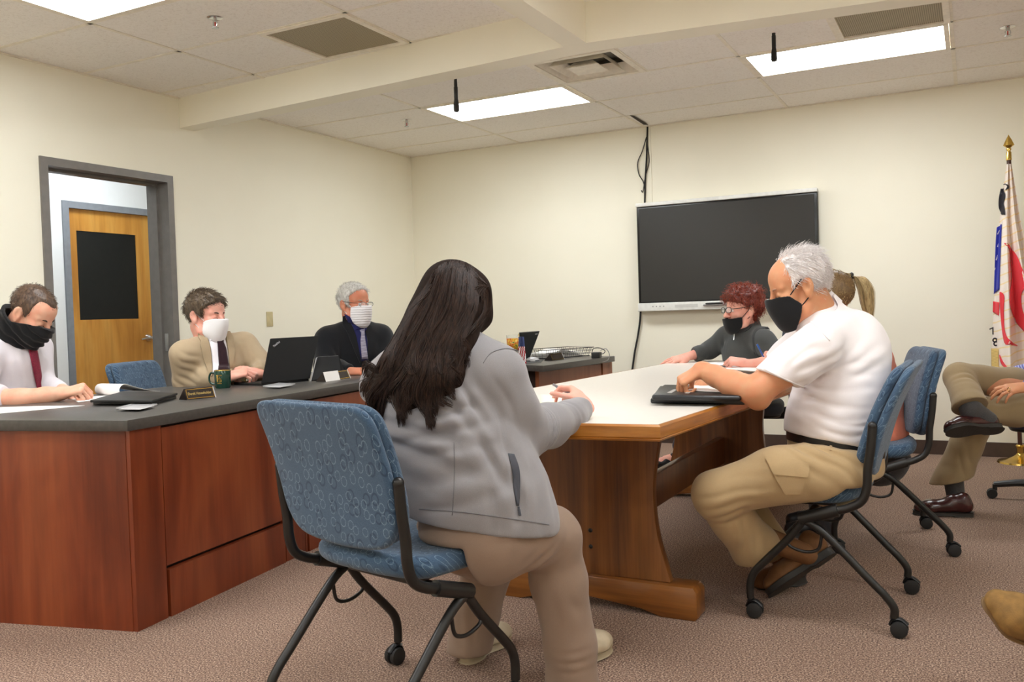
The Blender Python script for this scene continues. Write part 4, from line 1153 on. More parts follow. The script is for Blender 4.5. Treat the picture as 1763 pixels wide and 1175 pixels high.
# ------------------------------------------------------------------ hands
def hand(B, wrist, d, nrm_, s_=1.0, left=True, curl=(30, 35, 40, 45), spread=6.0, thumb=(35, 20), tcurl=25, k=0.006, rw=0.026, flex=0.0):
    """wrist point, direction to the knuckles, outward normal of the back of the hand. Four fingers of three bones, and a thumb from the side of the palm"""
    d = nrm(d); n = nrm(nrm_ - d * (np.asarray(nrm_) @ d)); t_ = np.cross(d, n) * (1 if left else -1)     # towards the thumb
    w0 = np.asarray(wrist, float)
    def P_(a, b_, c): return w0 + (d * a + t_ * b_ + n * c) * s_
    B.cone(P_(-0.01, 0, 0), P_(0.02, 0, 0), rw * s_, 0.026 * s_, 0.015, (n, 0.75))
    for b0, b1 in ((0.018, 0.030), (0.006, 0.011), (-0.008, -0.010), (-0.018, -0.028)):
        B.cone(P_(0.012, b0, -0.001), P_(0.080, b1, 0.002), 0.0165 * s_, 0.0125 * s_, 0.016, (n, 0.85))
    B.cone(P_(0.012, 0.024, -0.010), P_(0.045, 0.036, -0.014), 0.016 * s_, 0.013 * s_, 0.015)
    tips = []
    spec = (((0.083, 0.031), (0.043, 0.026, 0.021), 0.0094), ((0.087, 0.011), (0.048, 0.030, 0.022), 0.0096), ((0.083, -0.010), (0.044, 0.028, 0.022), 0.0092), ((0.075, -0.029), (0.035, 0.021, 0.019), 0.0080))
    for i, ((a0, b0), ls, r_) in enumerate(spec):
        p = P_(a0, b0, 0.0); ang = R(curl[i]) * 0.75 + R(flex); sp = R(spread * (1.5 - i))
        for q, l in enumerate(ls):
            dd = (d * math.cos(ang) - n * math.sin(ang)) * math.cos(sp) + t_ * math.sin(sp)
            p2 = p + dd * l * s_
            B.cone(p, p2, r_ * s_ * (1 - 0.10 * q), r_ * s_ * (0.92 - 0.10 * q), 0.004)
            p = p2; ang += R(curl[i]) * (1.1 if q == 0 else 0.75)
        tips.append(p)
    # thumb
    p = P_(0.030, 0.034, -0.010); a1 = R(thumb[0]); a2 = R(thumb[1])
    for q, (l, r_) in enumerate(((0.034, 0.0125), (0.032, 0.0105), (0.024, 0.0095))):
        dd = d * math.cos(a1) * math.cos(a2) + t_ * math.sin(a1) * math.cos(a2) - n * math.sin(a2)
        p2 = p + dd * l * s_; B.cone(p, p2, r_ * s_, r_ * s_ * 0.9, 0.005); p = p2; a1 -= R(tcurl) * 0.9; a2 += R(tcurl) * 0.2
    tips.append(p)
    return tips
# ------------------------------------------------------------------ people: shared builders
M['skin'] = skin('skin_fair', sr(226, 176, 150)); M['skin_tan'] = skin('skin_sunned', sr(206, 150, 112), 0.18)
M['skin_pink'] = skin('skin_pink', sr(232, 176, 158), 0.22)
M['maskblack'] = fabric('black_mask_cloth', sr(22, 22, 24), 700, 0.3)
M['maskwhite'] = fabric('white_mask_cloth', sr(236, 234, 236), 700, 0.15, 0.04)
M['sole'] = plain('dark_sole', sr(48, 46, 44), 0.6, bump=0.6, bscale=90)
M['brow'] = plain('brow_hair', sr(70, 52, 40), 0.7)
def cut(B, p0, n, rad=0.14, k=0.003):
    p0 = np.asarray(p0, float); n = nrm(n)
    def fn(X, Y, Z):
        x, y, z = X - p0[0], Y - p0[1], Z - p0[2]
        return np.maximum(-(x * n[0] + y * n[1] + z * n[2]), np.sqrt(x * x + y * y + z * z) - rad)
    B.p.append(('f', fn, None, None, None, k, None, '-'))
def garment(name, B, mat, root, folds=(), amp=0.0025, sc=14.0, seed=1, smooth=2, post=1, gain=1.0):
    V, Q = B.mesh(smooth)
    V, Q = wrinkle(V, Q, folds, amp, sc, seed, gain)
    for _ in range(post): V = lap(V, Q, 0.3)
    return mk(name, (V, Q), mat, root, smooth=180)
def skinpart(B, mat, root, smooth=1): return mk('body', B.mesh(smooth), mat, root, smooth=180)
def person(label, loc): return thing('person', label, 'person', tuple(loc))
def shoe(root, heel, toe, up, upper, sole, wd=0.05, name='shoe', h=0.0045, lace=None, thick_=0.016, ankle=True, sw=0.93, sl=1.0):
    """lace-up shoe from the back of the heel to the toe tip, up = direction from the sole to the instep"""
    heel = np.asarray(heel, float); toe = np.asarray(toe, float); L_ = np.linalg.norm(toe - heel); d = (toe - heel) / L_
    u = nrm(np.asarray(up) - d * (np.asarray(up) @ d)); s_ = np.cross(d, u)
    P_ = lambda a, b_, c: heel + d * a * L_ + s_ * b_ + u * c
    B = Blob(h)
    B.cone(P_(0.13, 0, 0.045), P_(0.16, 0, 0.078), 0.036, 0.034, 0.02)
    B.cone(P_(0.13, 0, 0.032), P_(0.42, 0, 0.038), 0.036, 0.036, 0.02)
    B.cone(P_(0.42, 0, 0.036), P_(0.70, 0, 0.022), 0.038, wd * 0.84, 0.025, (s_, 1.15))
    B.cone(P_(0.70, 0, 0.022), P_(0.87, 0, 0.016), wd * 0.80, 0.035, 0.02, (s_, 1.2))
    if ankle: B.cone(P_(0.18, 0, 0.06), P_(0.34, 0, 0.064), 0.036, 0.034, 0.02)
    B.half(P_(0, 0, 0.004), -u, 0.006)
    o = mk(name, B.mesh(2), upper, root, smooth=180)
    ol = smoothpath([(0.0, 0, 0), (0.04, 0.026, 0), (0.2, 0.034, 0), (0.42, 0.032, 0), (0.68, wd * 0.98, 0), (0.86, 0.044, 0), (0.95, 0.030, 0), (0.99, 0.013, 0), (1.0, 0, 0), (0.99, -0.013, 0), (0.95, -0.030, 0), (0.86, -0.044, 0), (0.68, -wd * 0.98, 0), (0.42, -0.032, 0), (0.2, -0.034, 0), (0.04, -0.026, 0)], 5, True)
    v, f = pillow([(p[0] * L_ * (0.97 + 0.03 * sw) * sl, p[1] * sw) for p in ol], -thick_, 0.005, 0.004)
    v = np.array(v); v[:, 2] -= np.where(v[:, 0] < 0.3 * L_, 0.006, 0) * (v[:, 2] < 0)
    mk('sole', (heel + np.outer(v[:, 0], d) + np.outer(v[:, 1], s_) + np.outer(v[:, 2], u), f), sole, o, smooth=40)
    if lace is not None:
        P2 = []
        for a in (0.38, 0.45, 0.52, 0.59):
            P2.append(tube(smoothpath([P_(a, -0.026, 0.060 - (a - 0.38) * 0.06), P_(a + 0.01, 0, 0.077 - (a - 0.38) * 0.085), P_(a, 0.026, 0.060 - (a - 0.38) * 0.06)], 5), 0.0028, 6))
        mk('laces', join(*P2), lace, o, smooth=50)
    return o
def on_seat(B, ch, top=0.507, x=0.25, y0=-0.30, y1=0.285, k=0.02, z0=0.43):
    """flatten a garment onto the seat of a chair"""
    c0 = np.array(ch.location); a = ch.rotation_euler.z; ex = np.array([math.cos(a), math.sin(a)]); ey = np.array([-math.sin(a), math.cos(a)])
    def fn(X, Y, Z):
        u = (X - c0[0]) * ex[0] + (Y - c0[1]) * ex[1]; v = (X - c0[0]) * ey[0] + (Y - c0[1]) * ey[1]
        return np.maximum.reduce([Z - top, z0 - Z, np.abs(u) - x, v - y1, y0 - v])
    B.p.append(('f', fn, None, None, None, k, None, '-'))
def brows(hd, root, mat, z=0.030, x=0.095, up=0.0):
    for y in (-1, 1):
        pts = [hd.w(x + 0.001, y * 0.012, z - 0.002), hd.w(x + 0.0015, y * 0.026, z + 0.004 + up), hd.w(x - 0.012, y * 0.043, z + 0.002), hd.w(x - 0.026, y * 0.054, z - 0.006)]
        mk('eyebrow', tube(smoothpath(pts, 5), np.interp(np.linspace(0, 1, 16), [0, .4, 1], [0.0032, 0.0038, 0.0012]) * hd.sc, 8, flat=1.0), mat, root, smooth=180)
def lashes(hd, root, z=0.004, x=0.0988, mat=None):
    for y in (-1, 1):
        pts = [hd.w(x - 0.001, y * 0.021, z + 0.001), hd.w(x + 0.0005, y * 0.031, z - 0.003), hd.w(x - 0.010, y * 0.044, z - 0.001)]
        mk('lashes', tube(smoothpath(pts, 5), 0.0021 * hd.sc, 6), mat or M['brow'], root, smooth=180)
def glasses(hd, root, mat, z=0.012, lens=True, wire=0.0016, hw=0.026, hh=0.017):
    P_ = []; Ls = []
    for y in (-1, 1):
        c = (0.118, y * 0.033, z); ring = []
        for a in np.linspace(0, 2 * math.pi, 21)[:-1]:
            ca, sa = math.cos(a), math.sin(a); q = 0.75
            yy = hw * np.sign(ca) * abs(ca) ** q; zz = hh * np.sign(sa) * abs(sa) ** q
            ring.append(hd.w(c[0] - abs(c[1] + yy) * 0.12 + 0.004, c[1] + yy, c[2] + zz))
        P_.append(tube(ring, wire * hd.sc, 6, closed=True)); Ls.append((np.array(ring), [list(range(20))]))
        P_.append(tube(smoothpath([hd.w(0.112, y * 0.060, z + 0.006), hd.w(0.06, y * 0.078, z + 0.010), hd.w(-0.004, y * 0.086, z + 0.018), hd.w(-0.022, y * 0.086, z - 0.004)], 5), wire * hd.sc * 1.1, 6))
    P_.append(tube([hd.w(0.120, -0.008, z + 0.004), hd.w(0.122, 0, z + 0.006), hd.w(0.120, 0.008, z + 0.004)], wire * hd.sc, 6))
    g = mk('glasses', join(*P_), mat, root, smooth=180)
    if lens:
        for v in Ls: mk('lens', thick(v, 0.001), M['lensglass'], g, smooth=0)
    return g
t = NT('lens_glass'); t.base((0.95, 0.97, 0.97)); t.b.inputs['Alpha'].default_value = 0.18; M['lensglass'] = t.set(0.05, 0, 0.6)
def eyes(hd, root, col=sr(70, 90, 100)):
    """open eyes: white ball with iris, set in the sockets behind the lids"""
    for y in (-1, 1):
        e = mk('eye', ball(hd.w(0.0855, y * 0.032, 0.008), np.array([0.0125, 0.0125, 0.0125]) * hd.sc, 14, 10), M['eyewhite'], root, smooth=180)
        mk('iris', ball(hd.w(0.0945, y * 0.032, 0.007), np.array([0.0048] * 3) * hd.sc, 10, 8), plain('iris', col, 0.2), e, smooth=180)
M['eyewhite'] = plain('eye_white', sr(225, 218, 212), 0.25)
def strap(hd, root, mat, a, b_, r_=0.0022, mid=None):
    for y in (-1, 1):
        pts = [hd.w(a[0], y * a[1], a[2])] + ([hd.w(mid[0], y * mid[1], mid[2])] if mid else []) + [hd.w(b_[0], y * b_[1], b_[2])]
        mk('ear_loop', tube(smoothpath(pts, 6) if mid else pts, r_ * hd.sc, 6), mat, root, smooth=180)
def flow_hair(hd, o, root, mat, n, keep, flow, length, r_, droop=0.1, curl=0.0, seed=0, lift=0.25, seg=4, name='hair_strands'):
    P_, N_ = scatter(o, n, keep, seed); q = hd.loc(P_)
    fl = np.array(flow(q)) @ hd.A.T
    fl = fl - N_ * (fl * N_).sum(1, keepdims=True) * (1 - 0.0); fl /= np.linalg.norm(fl, axis=1, keepdims=True) + 1e-9
    rg = np.random.default_rng(seed + 9)
    d = fl + N_ * lift + rg.normal(0, 0.16, fl.shape); d /= np.linalg.norm(d, axis=1, keepdims=True)
    return mk(name, hairs(P_, d, length, r_, seg, droop, curl, seed), mat, root, smooth=180)

# ================================================================== man in the white polo shirt
def build_polo():
    root = person('white haired man in white polo shirt, black mask and khaki cargo trousers, leaning on table', onZ(1440, 985, 0) * [1, 1, 0])
    wc = 3.42
    hd = Head(J(1379, 498, 3.36), dirc(-0.92, -0.36, 0.10), sc=1.05)
    B = Blob(0.0045)
    hd.skull(B)
    nb = J(1420, 566, 3.41); hd.neck(B, nb, 0.058, 0.064); B.cone(J(1402, 512, 3.385), J(1422, 556, 3.41), 0.054, 0.062, 0.02)
    B.chain([(nb, 0.07), (J(1445, 640, wc), 0.12), (J(1440, 745, wc), 0.12)], 0.03)
    # near (left) arm resting its elbow at the table edge
    sh, el, wr = J(1404, 600, 3.25), J(1303, 674, 3.26), J(1207, 637, 3.46)
    B.chain([(nb, 0.06), (sh, 0.06)], 0.03)
    B.chain([(sh, 0.056), (J(1350, 640, 3.25), 0.056), (el, 0.054)], 0.02)
    B.chain([(el, 0.056), (J(1262, 662, 3.34), 0.050), (J(1232, 648, 3.41), 0.040), (wr, 0.033)], 0.02)
    B.ell(J(1306, 692, 3.27), (0.035, 0.035, 0.03), k=0.03)
    hand(B, wr, dirc(-0.82, -0.52, 0.12), dirc(-0.50, 0.80, -0.30), 1.06, True, (62, 66, 70, 74), 4, (30, 55), 15, flex=8)
    # far (right) arm with the hand on the papers
    sh2, el2, wr2 = J(1392, 590, 3.60), J(1300, 668, 3.72), J(1240, 660, 3.70)
    B.chain([(nb, 0.06), (sh2, 0.06), (el2, 0.05), (wr2, 0.033)], 0.02)
    hand(B, wr2, dirc(-0.97, 0.05, -0.1), dirc(0.0, 0.85, -0.5), 1.05, False, (60, 62, 66, 70), 4, (30, 30), 20)
    body = skinpart(B, M['skin_tan'], root)
    # shirt
    S_ = Blob(0.005)
    S_.chain([(J(1428, 572, 3.41), 0.105), (J(1450, 622, wc), 0.158), (J(1450, 690, wc), 0.176), (J(1437, 735, wc), 0.176), (J(1437, 775, wc), 0.165)], 0.05, (cf, 1.08))
    S_.ell(J(1478, 590, wc), (0.10, 0.12, 0.12), k=0.06)
    for s_, q, e in ((1, sh, el), (-1, sh2, el2)):
        S_.chain([(J(1430, 575, wc - s_ * 0.06), 0.088), (q, 0.083)], 0.05)
        d = nrm(e - q); S_.chain([(q, 0.083), (q + d * 0.09, 0.080), (q + d * 0.195, 0.074)], 0.035)
    dn = nrm(el - sh); cut(S_, J(1351, 658, 3.25), dirc(-0.42, -0.90, 0.0), 0.15); dn2 = nrm(el2 - sh2); cut(S_, sh2 + dn2 * 0.16, dn2, 0.13)
    S_.cone(J(1424, 556, 3.41), J(1416, 530, 3.41), 0.078, 0.070, 0.03)
    # placket side neck opening
    S_.cone(hd.w(-0.022, 0, -0.03), J(1421, 560, 3.41), 0.066, 0.078, 0.006, op='-')
    S_.half(J(1402, 532, 3.41), dirc(-0.64, 0.77, 0), 0.004)
    S_.half(J(1437, 759, wc), dirc(-0.18, -1, 0), 0.006)
    folds = [(J(1440, 690, 3.25), dirc(1, 0.14, 0), 0.050, 0.0050, 0.16, 0.10), (J(1470, 735, 3.26), dirc(1, 0.08, 0), 0.038, 0.0045, 0.14, 0.05),
             (J(1400, 640, 3.2), dirc(0.9, 0.42, 0), 0.045, 0.0055, 0.12, 0.08), (J(1480, 640, 3.26), dirc(0.8, 0.5, 0), 0.06, 0.003, 0.12, 0.1), (J(1360, 625, 3.18), dirc(0.75, 0.65, 0), 0.04, 0.0035, 0.08, 0.05)]
    shirt = garment('polo_shirt', S_, M['polo'], root, folds, 0.003, 11, 3)
    tr = [bvh(shirt)]
    mk('sleeve_hem', strip(tr, [(1316, 634), (1350, 651), (1386, 667)], [(1315, 636), (1349, 653), (1385, 669)], 4, 16, 0.001, 0.002), M['polo'], shirt, smooth=180)
    mk('shoulder_seam', strip(tr, [(1388, 549), (1408, 566), (1428, 588)], [(1389.5, 548), (1409.5, 565), (1429.5, 587)], 3, 16, 0.0005, 0.0012), M['polo'], shirt, smooth=180)
    # turned-up collar around the neck
    inner = smoothpath([J(*q) for q in [(1430, 503, 3.42), (1417, 522, 3.335), (1394, 545, 3.315), (1373, 557, 3.35), (1369, 557, 3.41), (1382, 547, 3.47), (1406, 528, 3.50), (1425, 508, 3.47)]], 6, True)
    outer = smoothpath([J(*q) for q in [(1449, 520, 3.42), (1434, 541, 3.305), (1407, 563, 3.285), (1380, 572, 3.325), (1372, 570, 3.41), (1386, 563, 3.50), (1418, 545, 3.53), (1442, 524, 3.49)]], 6, True)
    cc = (inner.mean(0) + outer.mean(0)) / 2; n = len(inner); V = []
    for P_, g_, lo_ in ((inner, 0.97, -0.03), (inner, 0.98, 0.0), (inner, 1.03, 0.002), (outer, 1.03, 0.0), (outer, 1.0, -0.006), (outer, 0.95, 0.0)):
        c_ = P_.mean(0)
        for p in P_: V.append(c_ + (p - c_) * g_ + np.array([0, 0, lo_]))
    F = [[i * n + k, i * n + (k + 1) % n, ((i + 1) % 6) * n + (k + 1) % n, ((i + 1) % 6) * n + k] for i in range(6) for k in range(n)]
    mk('collar', (np.array(V), F), M['polo'], shirt, smooth=60)
    # trousers
    T = Blob(0.006)
    k1, k2 = J(1232, 852, 3.30), J(1262, 846, 3.62); h1, h2 = J(1303, 947, 3.44), J(1335, 950, 3.66)
    T.chain([(J(1437, 764, wc), 0.172), (J(1440, 800, wc), 0.170)], 0.05, (cf, 1.05))
    T.chain([(J(1440, 812, 3.27), 0.134), (J(1340, 818, 3.25), 0.100), (k1, 0.086)], 0.04); T.chain([(k1, 0.084), (J(1262, 895, 3.36), 0.082), (h1, 0.092), (h1 + nrm(h1 - k1) * 0.06, 0.092)], 0.03)
    T.chain([(J(1440, 806, 3.54), 0.125), (J(1340, 818, 3.58), 0.095), (k2, 0.082), (h2, 0.075)], 0.04)
    on_seat(T, ch_p)
    cut(T, h1 + nrm(h1 - k1) * 0.012, dirc(0.42, -0.82, 0.2), 0.15); cut(T, h2, nrm(h2 - k2), 0.12)
    T.half(J(1437, 766, wc), dirc(0.18, 1, 0), 0.004)
    folds = [(J(1420, 800, 3.2), dirc(0.8, -0.6, 0), 0.055, 0.006, 0.13, 0.10), (J(1290, 838, 3.2), dirc(0.9, 0.3, 0), 0.05, 0.0045, 0.12, 0.06), (J(1250, 880, 3.25), dirc(0.8, 0.5, 0), 0.05, 0.005, 0.1, 0.07), (J(1285, 930, 3.3), dirc(0.3, -0.9, 0), 0.05, 0.004, 0.1, 0.08), (J(1385, 785, 3.22), dirc(0.5, -0.9, 0), 0.045, 0.005, 0.08, 0.08)]
    tro = garment('trousers', T, M['khaki'], root, folds, 0.004, 9, 5)
    tt = [bvh(tro)]
    mk('cargo_pocket', strip(tt, [(1319, 792), (1334, 822), (1351, 851)], [(1392, 800), (1386, 826), (1377, 850)], 10, 12, 0.002, 0.005), M['khaki'], tro, smooth=60)
    mk('pocket_flap', strip(tt, [(1318, 789), (1325, 803), (1333, 818)], [(1394, 797), (1392, 806), (1388, 822)], 10, 8, 0.008, 0.004), M['khaki'], tro, smooth=60)
    BL = Blob(0.004); BL.chain([(J(1437, 745, wc), 0.179), (J(1437, 790, wc), 0.179)], 0.03, (cf, 1.06))
    BL.half(J(1437, 756, wc), dirc(0.18, 1, 0), 0.002); BL.half(J(1437, 773, wc), dirc(-0.18, -1, 0), 0.002)
    mk('belt', BL.mesh(1), M['beltblack'], root, smooth=180)
    tb_ = [bvh(tro)]
    mk('belt_loop', strip([bvh(bpy.data.objects[root.children[-1].name])], [(1429, 755), (1428, 776)], [(1433, 756), (1432, 777)], 3, 4, 0.001, 0.003, sm=False), M['khaki'], tro, smooth=40)
    # shoes: near foot up on its toes, far foot behind
    shoe(root, J(1432, 944, 3.47), J(1319, 1022, 3.53), dirc(-0.50, 0.62, 0.55), M['brownshoe'], M['sole'], 0.056, lace=M['black'], thick_=0.02)
    shoe(root, J(1385, 990, 3.70), J(1302, 1014, 3.66), dirc(-0.25, 0.95, -0.1), M['brownshoe'], M['sole'], 0.05, lace=M['black'], thick_=0.02)
    for a, b_ in ((J(1312, 925, 3.43), J(1396, 958, 3.49)), (J(1322, 935, 3.66), J(1366, 985, 3.70))): mk('boot_shaft', Blob(0.005).cone(a, b_, 0.046, 0.040).mesh(1), M['brownshoe'], root, smooth=180)
    # mask, straps
    mk('face_mask', hd.mask([(0.030, -0.047), (0.061, -0.004), (0.10, 0.006), (0.16, 0.008)], [(0.030, -0.050), (0.050, -0.090), (0.075, -0.130), (0.16, -0.132)], 0.013, back=0.032), M['maskblack'], root, smooth=180)
    strap(hd, root, M['maskblack'], (0.063, 0.060, -0.008), (0.004, 0.084, 0.038), mid=(0.035, 0.074, 0.014)); strap(hd, root, M['maskblack'], (0.036, 0.066, -0.055), (-0.004, 0.082, -0.028))
    brows(hd, root, plain('grey_brow', sr(172, 126, 100), 0.7)); lashes(hd, root, 0.003)
    # white hair: close sides and back, thin on top
    def region(q):
        x, y, z = q[..., 0], q[..., 1], q[..., 2]
        lowb = np.interp(x, [-0.12, -0.05, -0.028, -0.015, 0.02, 0.034], [-0.088, -0.085, -0.03, 0.028, 0.030, 0.02])
        front = 0.036 - x + 0.02 * np.clip(z - 0.09, 0, 1) / 0.05 * 0.0
        crown = 0.045 * (np.abs(y) / 0.06) ** 2 + 0.125 - z + 0.35 * np.clip(-0.03 - x, 0, 1)
        return np.minimum(np.minimum(front, z - lowb), crown * 0.8)
    cap_ = mk('hair', hd.cap(region, 0.008, 0.004, 55, 0.004), M['hairwhite'], root, smooth=180)
    def flow(q):
        x, y, z = q[:, 0], q[:, 1], q[:, 2]
        return np.stack([-0.8 - 2.0 * np.clip(z - 0.08, 0, 1), y * 2.0, -0.75 + 2 * np.clip(z - 0.1, 0, 1)], 1)
    flow_hair(hd, cap_, cap_, M['hairwhite2'], 2600, lambda P_: np.ones(len(P_), bool), flow, 0.034 * 1.1, 0.0011, 0.05, 0.0016, 11, 0.22, 5)
    flow_hair(hd, body, cap_, M['hairwhite2'], 420, lambda P_: (lambda q: (q[:, 2] > 0.105) & (q[:, 0] < 0.035) & (q[:, 0] > -0.09))(hd.loc(P_)), flow, 0.05, 0.0006, 0.0, 0.003, 12, 0.45, 6)
    return root
M['polo'] = fabric('white_pique', sr(240, 234, 236), 800, 0.3, 0.04, 0.9, 0.2)
M['khaki'] = fabric('khaki_twill', sr(176, 150, 112), 900, 0.25, 0.10)
M['beltblack'] = plain('black_belt_leather', sr(24, 22, 22), 0.35, bump=0.1)
M['brownshoe'] = plain('brown_suede', sr(116, 78, 44), 0.75, bump=0.3, bscale=400)
M['sockgrey'] = fabric('grey_sock', sr(120, 116, 112))
M['hairwhite'] = hairmat('white_hair_base', sr(206, 196, 194), sr(240, 234, 232)); M['hairwhite2'] = hairmat('white_hair', sr(216, 208, 206), sr(250, 246, 245))
build_polo()

# ================================================================== long haired woman in the grey fleece, seen from behind
def build_woman():
    root = person('long dark haired woman in grey fleece jacket, seen from behind, writing at the table', np.array([3.45, -5.2, 0]))
    B = Blob(0.006)
    hf = nrm(dirc(0.72, -0.30, 0.62)); hd = Head(J(780, 533, 2.73), hf, sc=1.0)
    hd.skull(B); nb = J(772, 604, 2.74); hd.neck(B, nb, 0.058, 0.075)
    B.chain([(nb, 0.09), (J(758, 690, 2.72), 0.13), (J(805, 835, 2.67), 0.13)], 0.04)
    sh, el, wr = J(852, 650, 2.66), J(906, 742, 2.74), J(1000, 708, 3.04)
    B.chain([(nb, 0.07), (sh, 0.07), (el, 0.06), (wr, 0.030)], 0.03)
    sh2, el2, wr2 = J(668, 668, 2.84), J(700, 745, 3.02), J(845, 690, 3.18)
    B.chain([(nb, 0.07), (sh2, 0.07), (el2, 0.06), (wr2, 0.030)], 0.03)
    hand(B, J(1010, 698, 3.05), dirc(-0.40, 0.52, 0.70), dirc(0.66, 0.68, -0.20), 1.0, False, (50, 52, 58, 62), 3, (32, 30), 10)
    hand(B, wr2, dirc(0.8, 0, 0.6), dirc(0, 1, 0), 0.95, True, (30, 30, 30, 30))
    body = skinpart(B, M['skin_pink'], root)
    Jk = Blob(0.006); lat = dirc(0.93, 0, -0.36)
    Jk.chain([(J(770, 612, 2.735), 0.10), (J(752, 668, 2.73), 0.155)], 0.06, (lat, 1.25))
    Jk.chain([(J(752, 668, 2.73), 0.158), (J(766, 740, 2.70), 0.168), (J(792, 800, 2.68), 0.172), (J(818, 862, 2.66), 0.178), (J(832, 905, 2.66), 0.185)], 0.06, (lat, 1.26))
    Jk.chain([(J(775, 622, 2.73), 0.095), (J(835, 640, 2.67), 0.078), (sh, 0.090)], 0.06); Jk.chain([(J(765, 622, 2.75), 0.095), (J(695, 652, 2.81), 0.085), (sh2, 0.080)], 0.06)
    Jk.chain([(sh, 0.090), (J(873, 700, 2.68), 0.088), (el, 0.080)], 0.03); Jk.chain([(el, 0.078), (J(945, 733, 2.86), 0.068), (J(982, 719, 2.97), 0.052), (J(998, 707, 3.03), 0.045)], 0.03)
    Jk.chain([(sh2, 0.080), (el2, 0.070), (wr2, 0.045)], 0.03)
    Jk.chain([(J(770, 600, 2.74), 0.083), (J(776, 588, 2.745), 0.080)], 0.01)
    Jk.cone(J(776, 596, 2.745), J(782, 560, 2.75), 0.066, 0.07, 0.004, op='-')
    Jk.half(J(832, 898, 2.66), dirc(-0.115, -1, 0.0), 0.006)
    cut(Jk, J(1000, 692, 3.05), dirc(0.15, 0.85, 0.5), 0.08)
    folds = [(J(700, 765, 2.55), dirc(1, -0.12, 0), 0.075, 0.008, 0.20, 0.10), (J(760, 735, 2.5), dirc(0.95, 0.3, 0), 0.06, 0.006, 0.12, 0.09), (J(820, 690, 2.52), dirc(0.6, -0.8, 0), 0.05, 0.008, 0.10, 0.07),
             (J(845, 765, 2.5), dirc(0.55, -0.83, 0), 0.07, 0.007, 0.12, 0.08), (J(760, 850, 2.5), dirc(0.9, 0.35, 0), 0.08, 0.004, 0.16, 0.10), (J(925, 735, 2.75), dirc(0.35, 0.93, 0), 0.024, 0.005, 0.06, 0.035), (J(900, 850, 2.5), dirc(0.25, -0.95, 0), 0.07, 0.005, 0.12, 0.10), (J(985, 700, 2.9), dirc(0.8, -0.4, 0), 0.03, 0.004, 0.07, 0.03)]
    jk = garment('fleece_jacket', Jk, M['fleece'], root, folds, 0.004, 8, 7, gain=2.2)
    tr = [bvh(jk)]
    zz = mk('pocket_zip', strip(tr, [(874, 782), (881, 812), (884, 845), (889, 872)], [(885, 783), (895, 815), (895, 850), (893, 872)], 5, 16, 0.001, 0.003), M['zipgrey'], jk, smooth=180)
    mk('zip_pull', join(box(J(893, 876, 2.44), (0.006, 0.004, 0.012), 0.001), tube([cast_px(tr, 893, 878, 0.004, 2.45), cast_px(tr, 895, 889, 0.005, 2.45)], 0.0035, 6)), M['zipgrey'], zz, smooth=60)
    seam = lambda a, b_: mk('seam', strip(tr, a, b_, 3, 18, 0.0002, 0.0012), M['fleecedark'], jk, smooth=180)
    seam([(781, 762), (782, 800), (781, 845), (778, 888)], [(782.2, 762), (783.2, 800), (782.2, 845), (779.2, 888)])
    seam([(832, 625), (845, 608), (870, 600), (893, 604)], [(832, 626.4), (845, 609.4), (870, 601.4), (893, 605.4)])
    mk('hem_band', strip(tr, [(722, 876), (800, 882), (880, 893), (945, 903)], [(722, 878), (800, 884), (880, 895), (945, 905)], 3, 24, 0.0002, 0.0015), M['fleecedark'], jk, smooth=180)
    T = Blob(0.006)
    k1, k2 = J(948, 922, 2.72), J(842, 962, 3.02)
    T.chain([(J(822, 905, 2.64), 0.150), (J(820, 925, 2.63), 0.150)], 0.05, (lat, 1.20))
    T.chain([(J(850, 918, 2.58), 0.110), (J(905, 918, 2.64), 0.098), (k1, 0.090)], 0.04); T.chain([(k1, 0.088), (J(962, 1000, 2.75), 0.084), (J(982, 1110, 2.78), 0.080), (J(985, 1180, 2.79), 0.086)], 0.03)
    T.chain([(J(775, 920, 2.75), 0.11), (k2, 0.088), (J(818, 1060, 3.0), 0.080), (J(808, 1118, 2.99), 0.078)], 0.03)
    on_seat(T, ch_w, z0=0.30, y1=0.24)
    cut(T, J(985, 1182, 2.79), (0, 0, -1.0), 0.16); cut(T, J(808, 1122, 2.99), (0, 0, -1.0), 0.13)
    folds = [(J(930, 960, 2.6), dirc(0.85, 0.5, 0), 0.05, 0.006, 0.10, 0.06), (J(900, 920, 2.5), dirc(0.9, 0.2, 0), 0.06, 0.004, 0.12, 0.06), (J(965, 1060, 2.66), dirc(0.2, -0.97, 0), 0.06, 0.004, 0.15, 0.07), (J(975, 1140, 2.7), dirc(0.9, 0.2, 0), 0.035, 0.004, 0.07, 0.05), (J(815, 1060, 2.9), dirc(0.15, -1, 0), 0.045, 0.004, 0.13, 0.06)]
    garment('trousers', T, M['taupe'], root, folds, 0.003, 9, 9)
    f1 = onZ(985, 1176, 0.02); f2 = onZ(800, 1126, 0.02)
    d1 = nrm(dirc(0.8, 0, 0.6) * [1, 1, 0]); d2 = nrm(dirc(0.55, 0, 0.83) * [1, 1, 0])
    hl = J(978, 1178, 2.84); hl[2] = 0.022; d1 = nrm(dirc(0.55, 0, 0.84) * [1, 1, 0])
    shoe(root, hl, hl + d1 * 0.27, (0, 0, 1.0), M['beigeshoe'], M['beigesole'], 0.05, lace=M['beigesole'])
    shoe(root, onZ(798, 1133, 0.022), onZ(798, 1133, 0.022) + d2 * 0.26, (0, 0, 1.0), M['beigeshoe'], M['beigesole'], 0.05, lace=M['beigesole'])
    # hair: a core that follows the head and back, under long loose strands
    rg = np.random.default_rng(5)
    H_ = Blob(0.007)
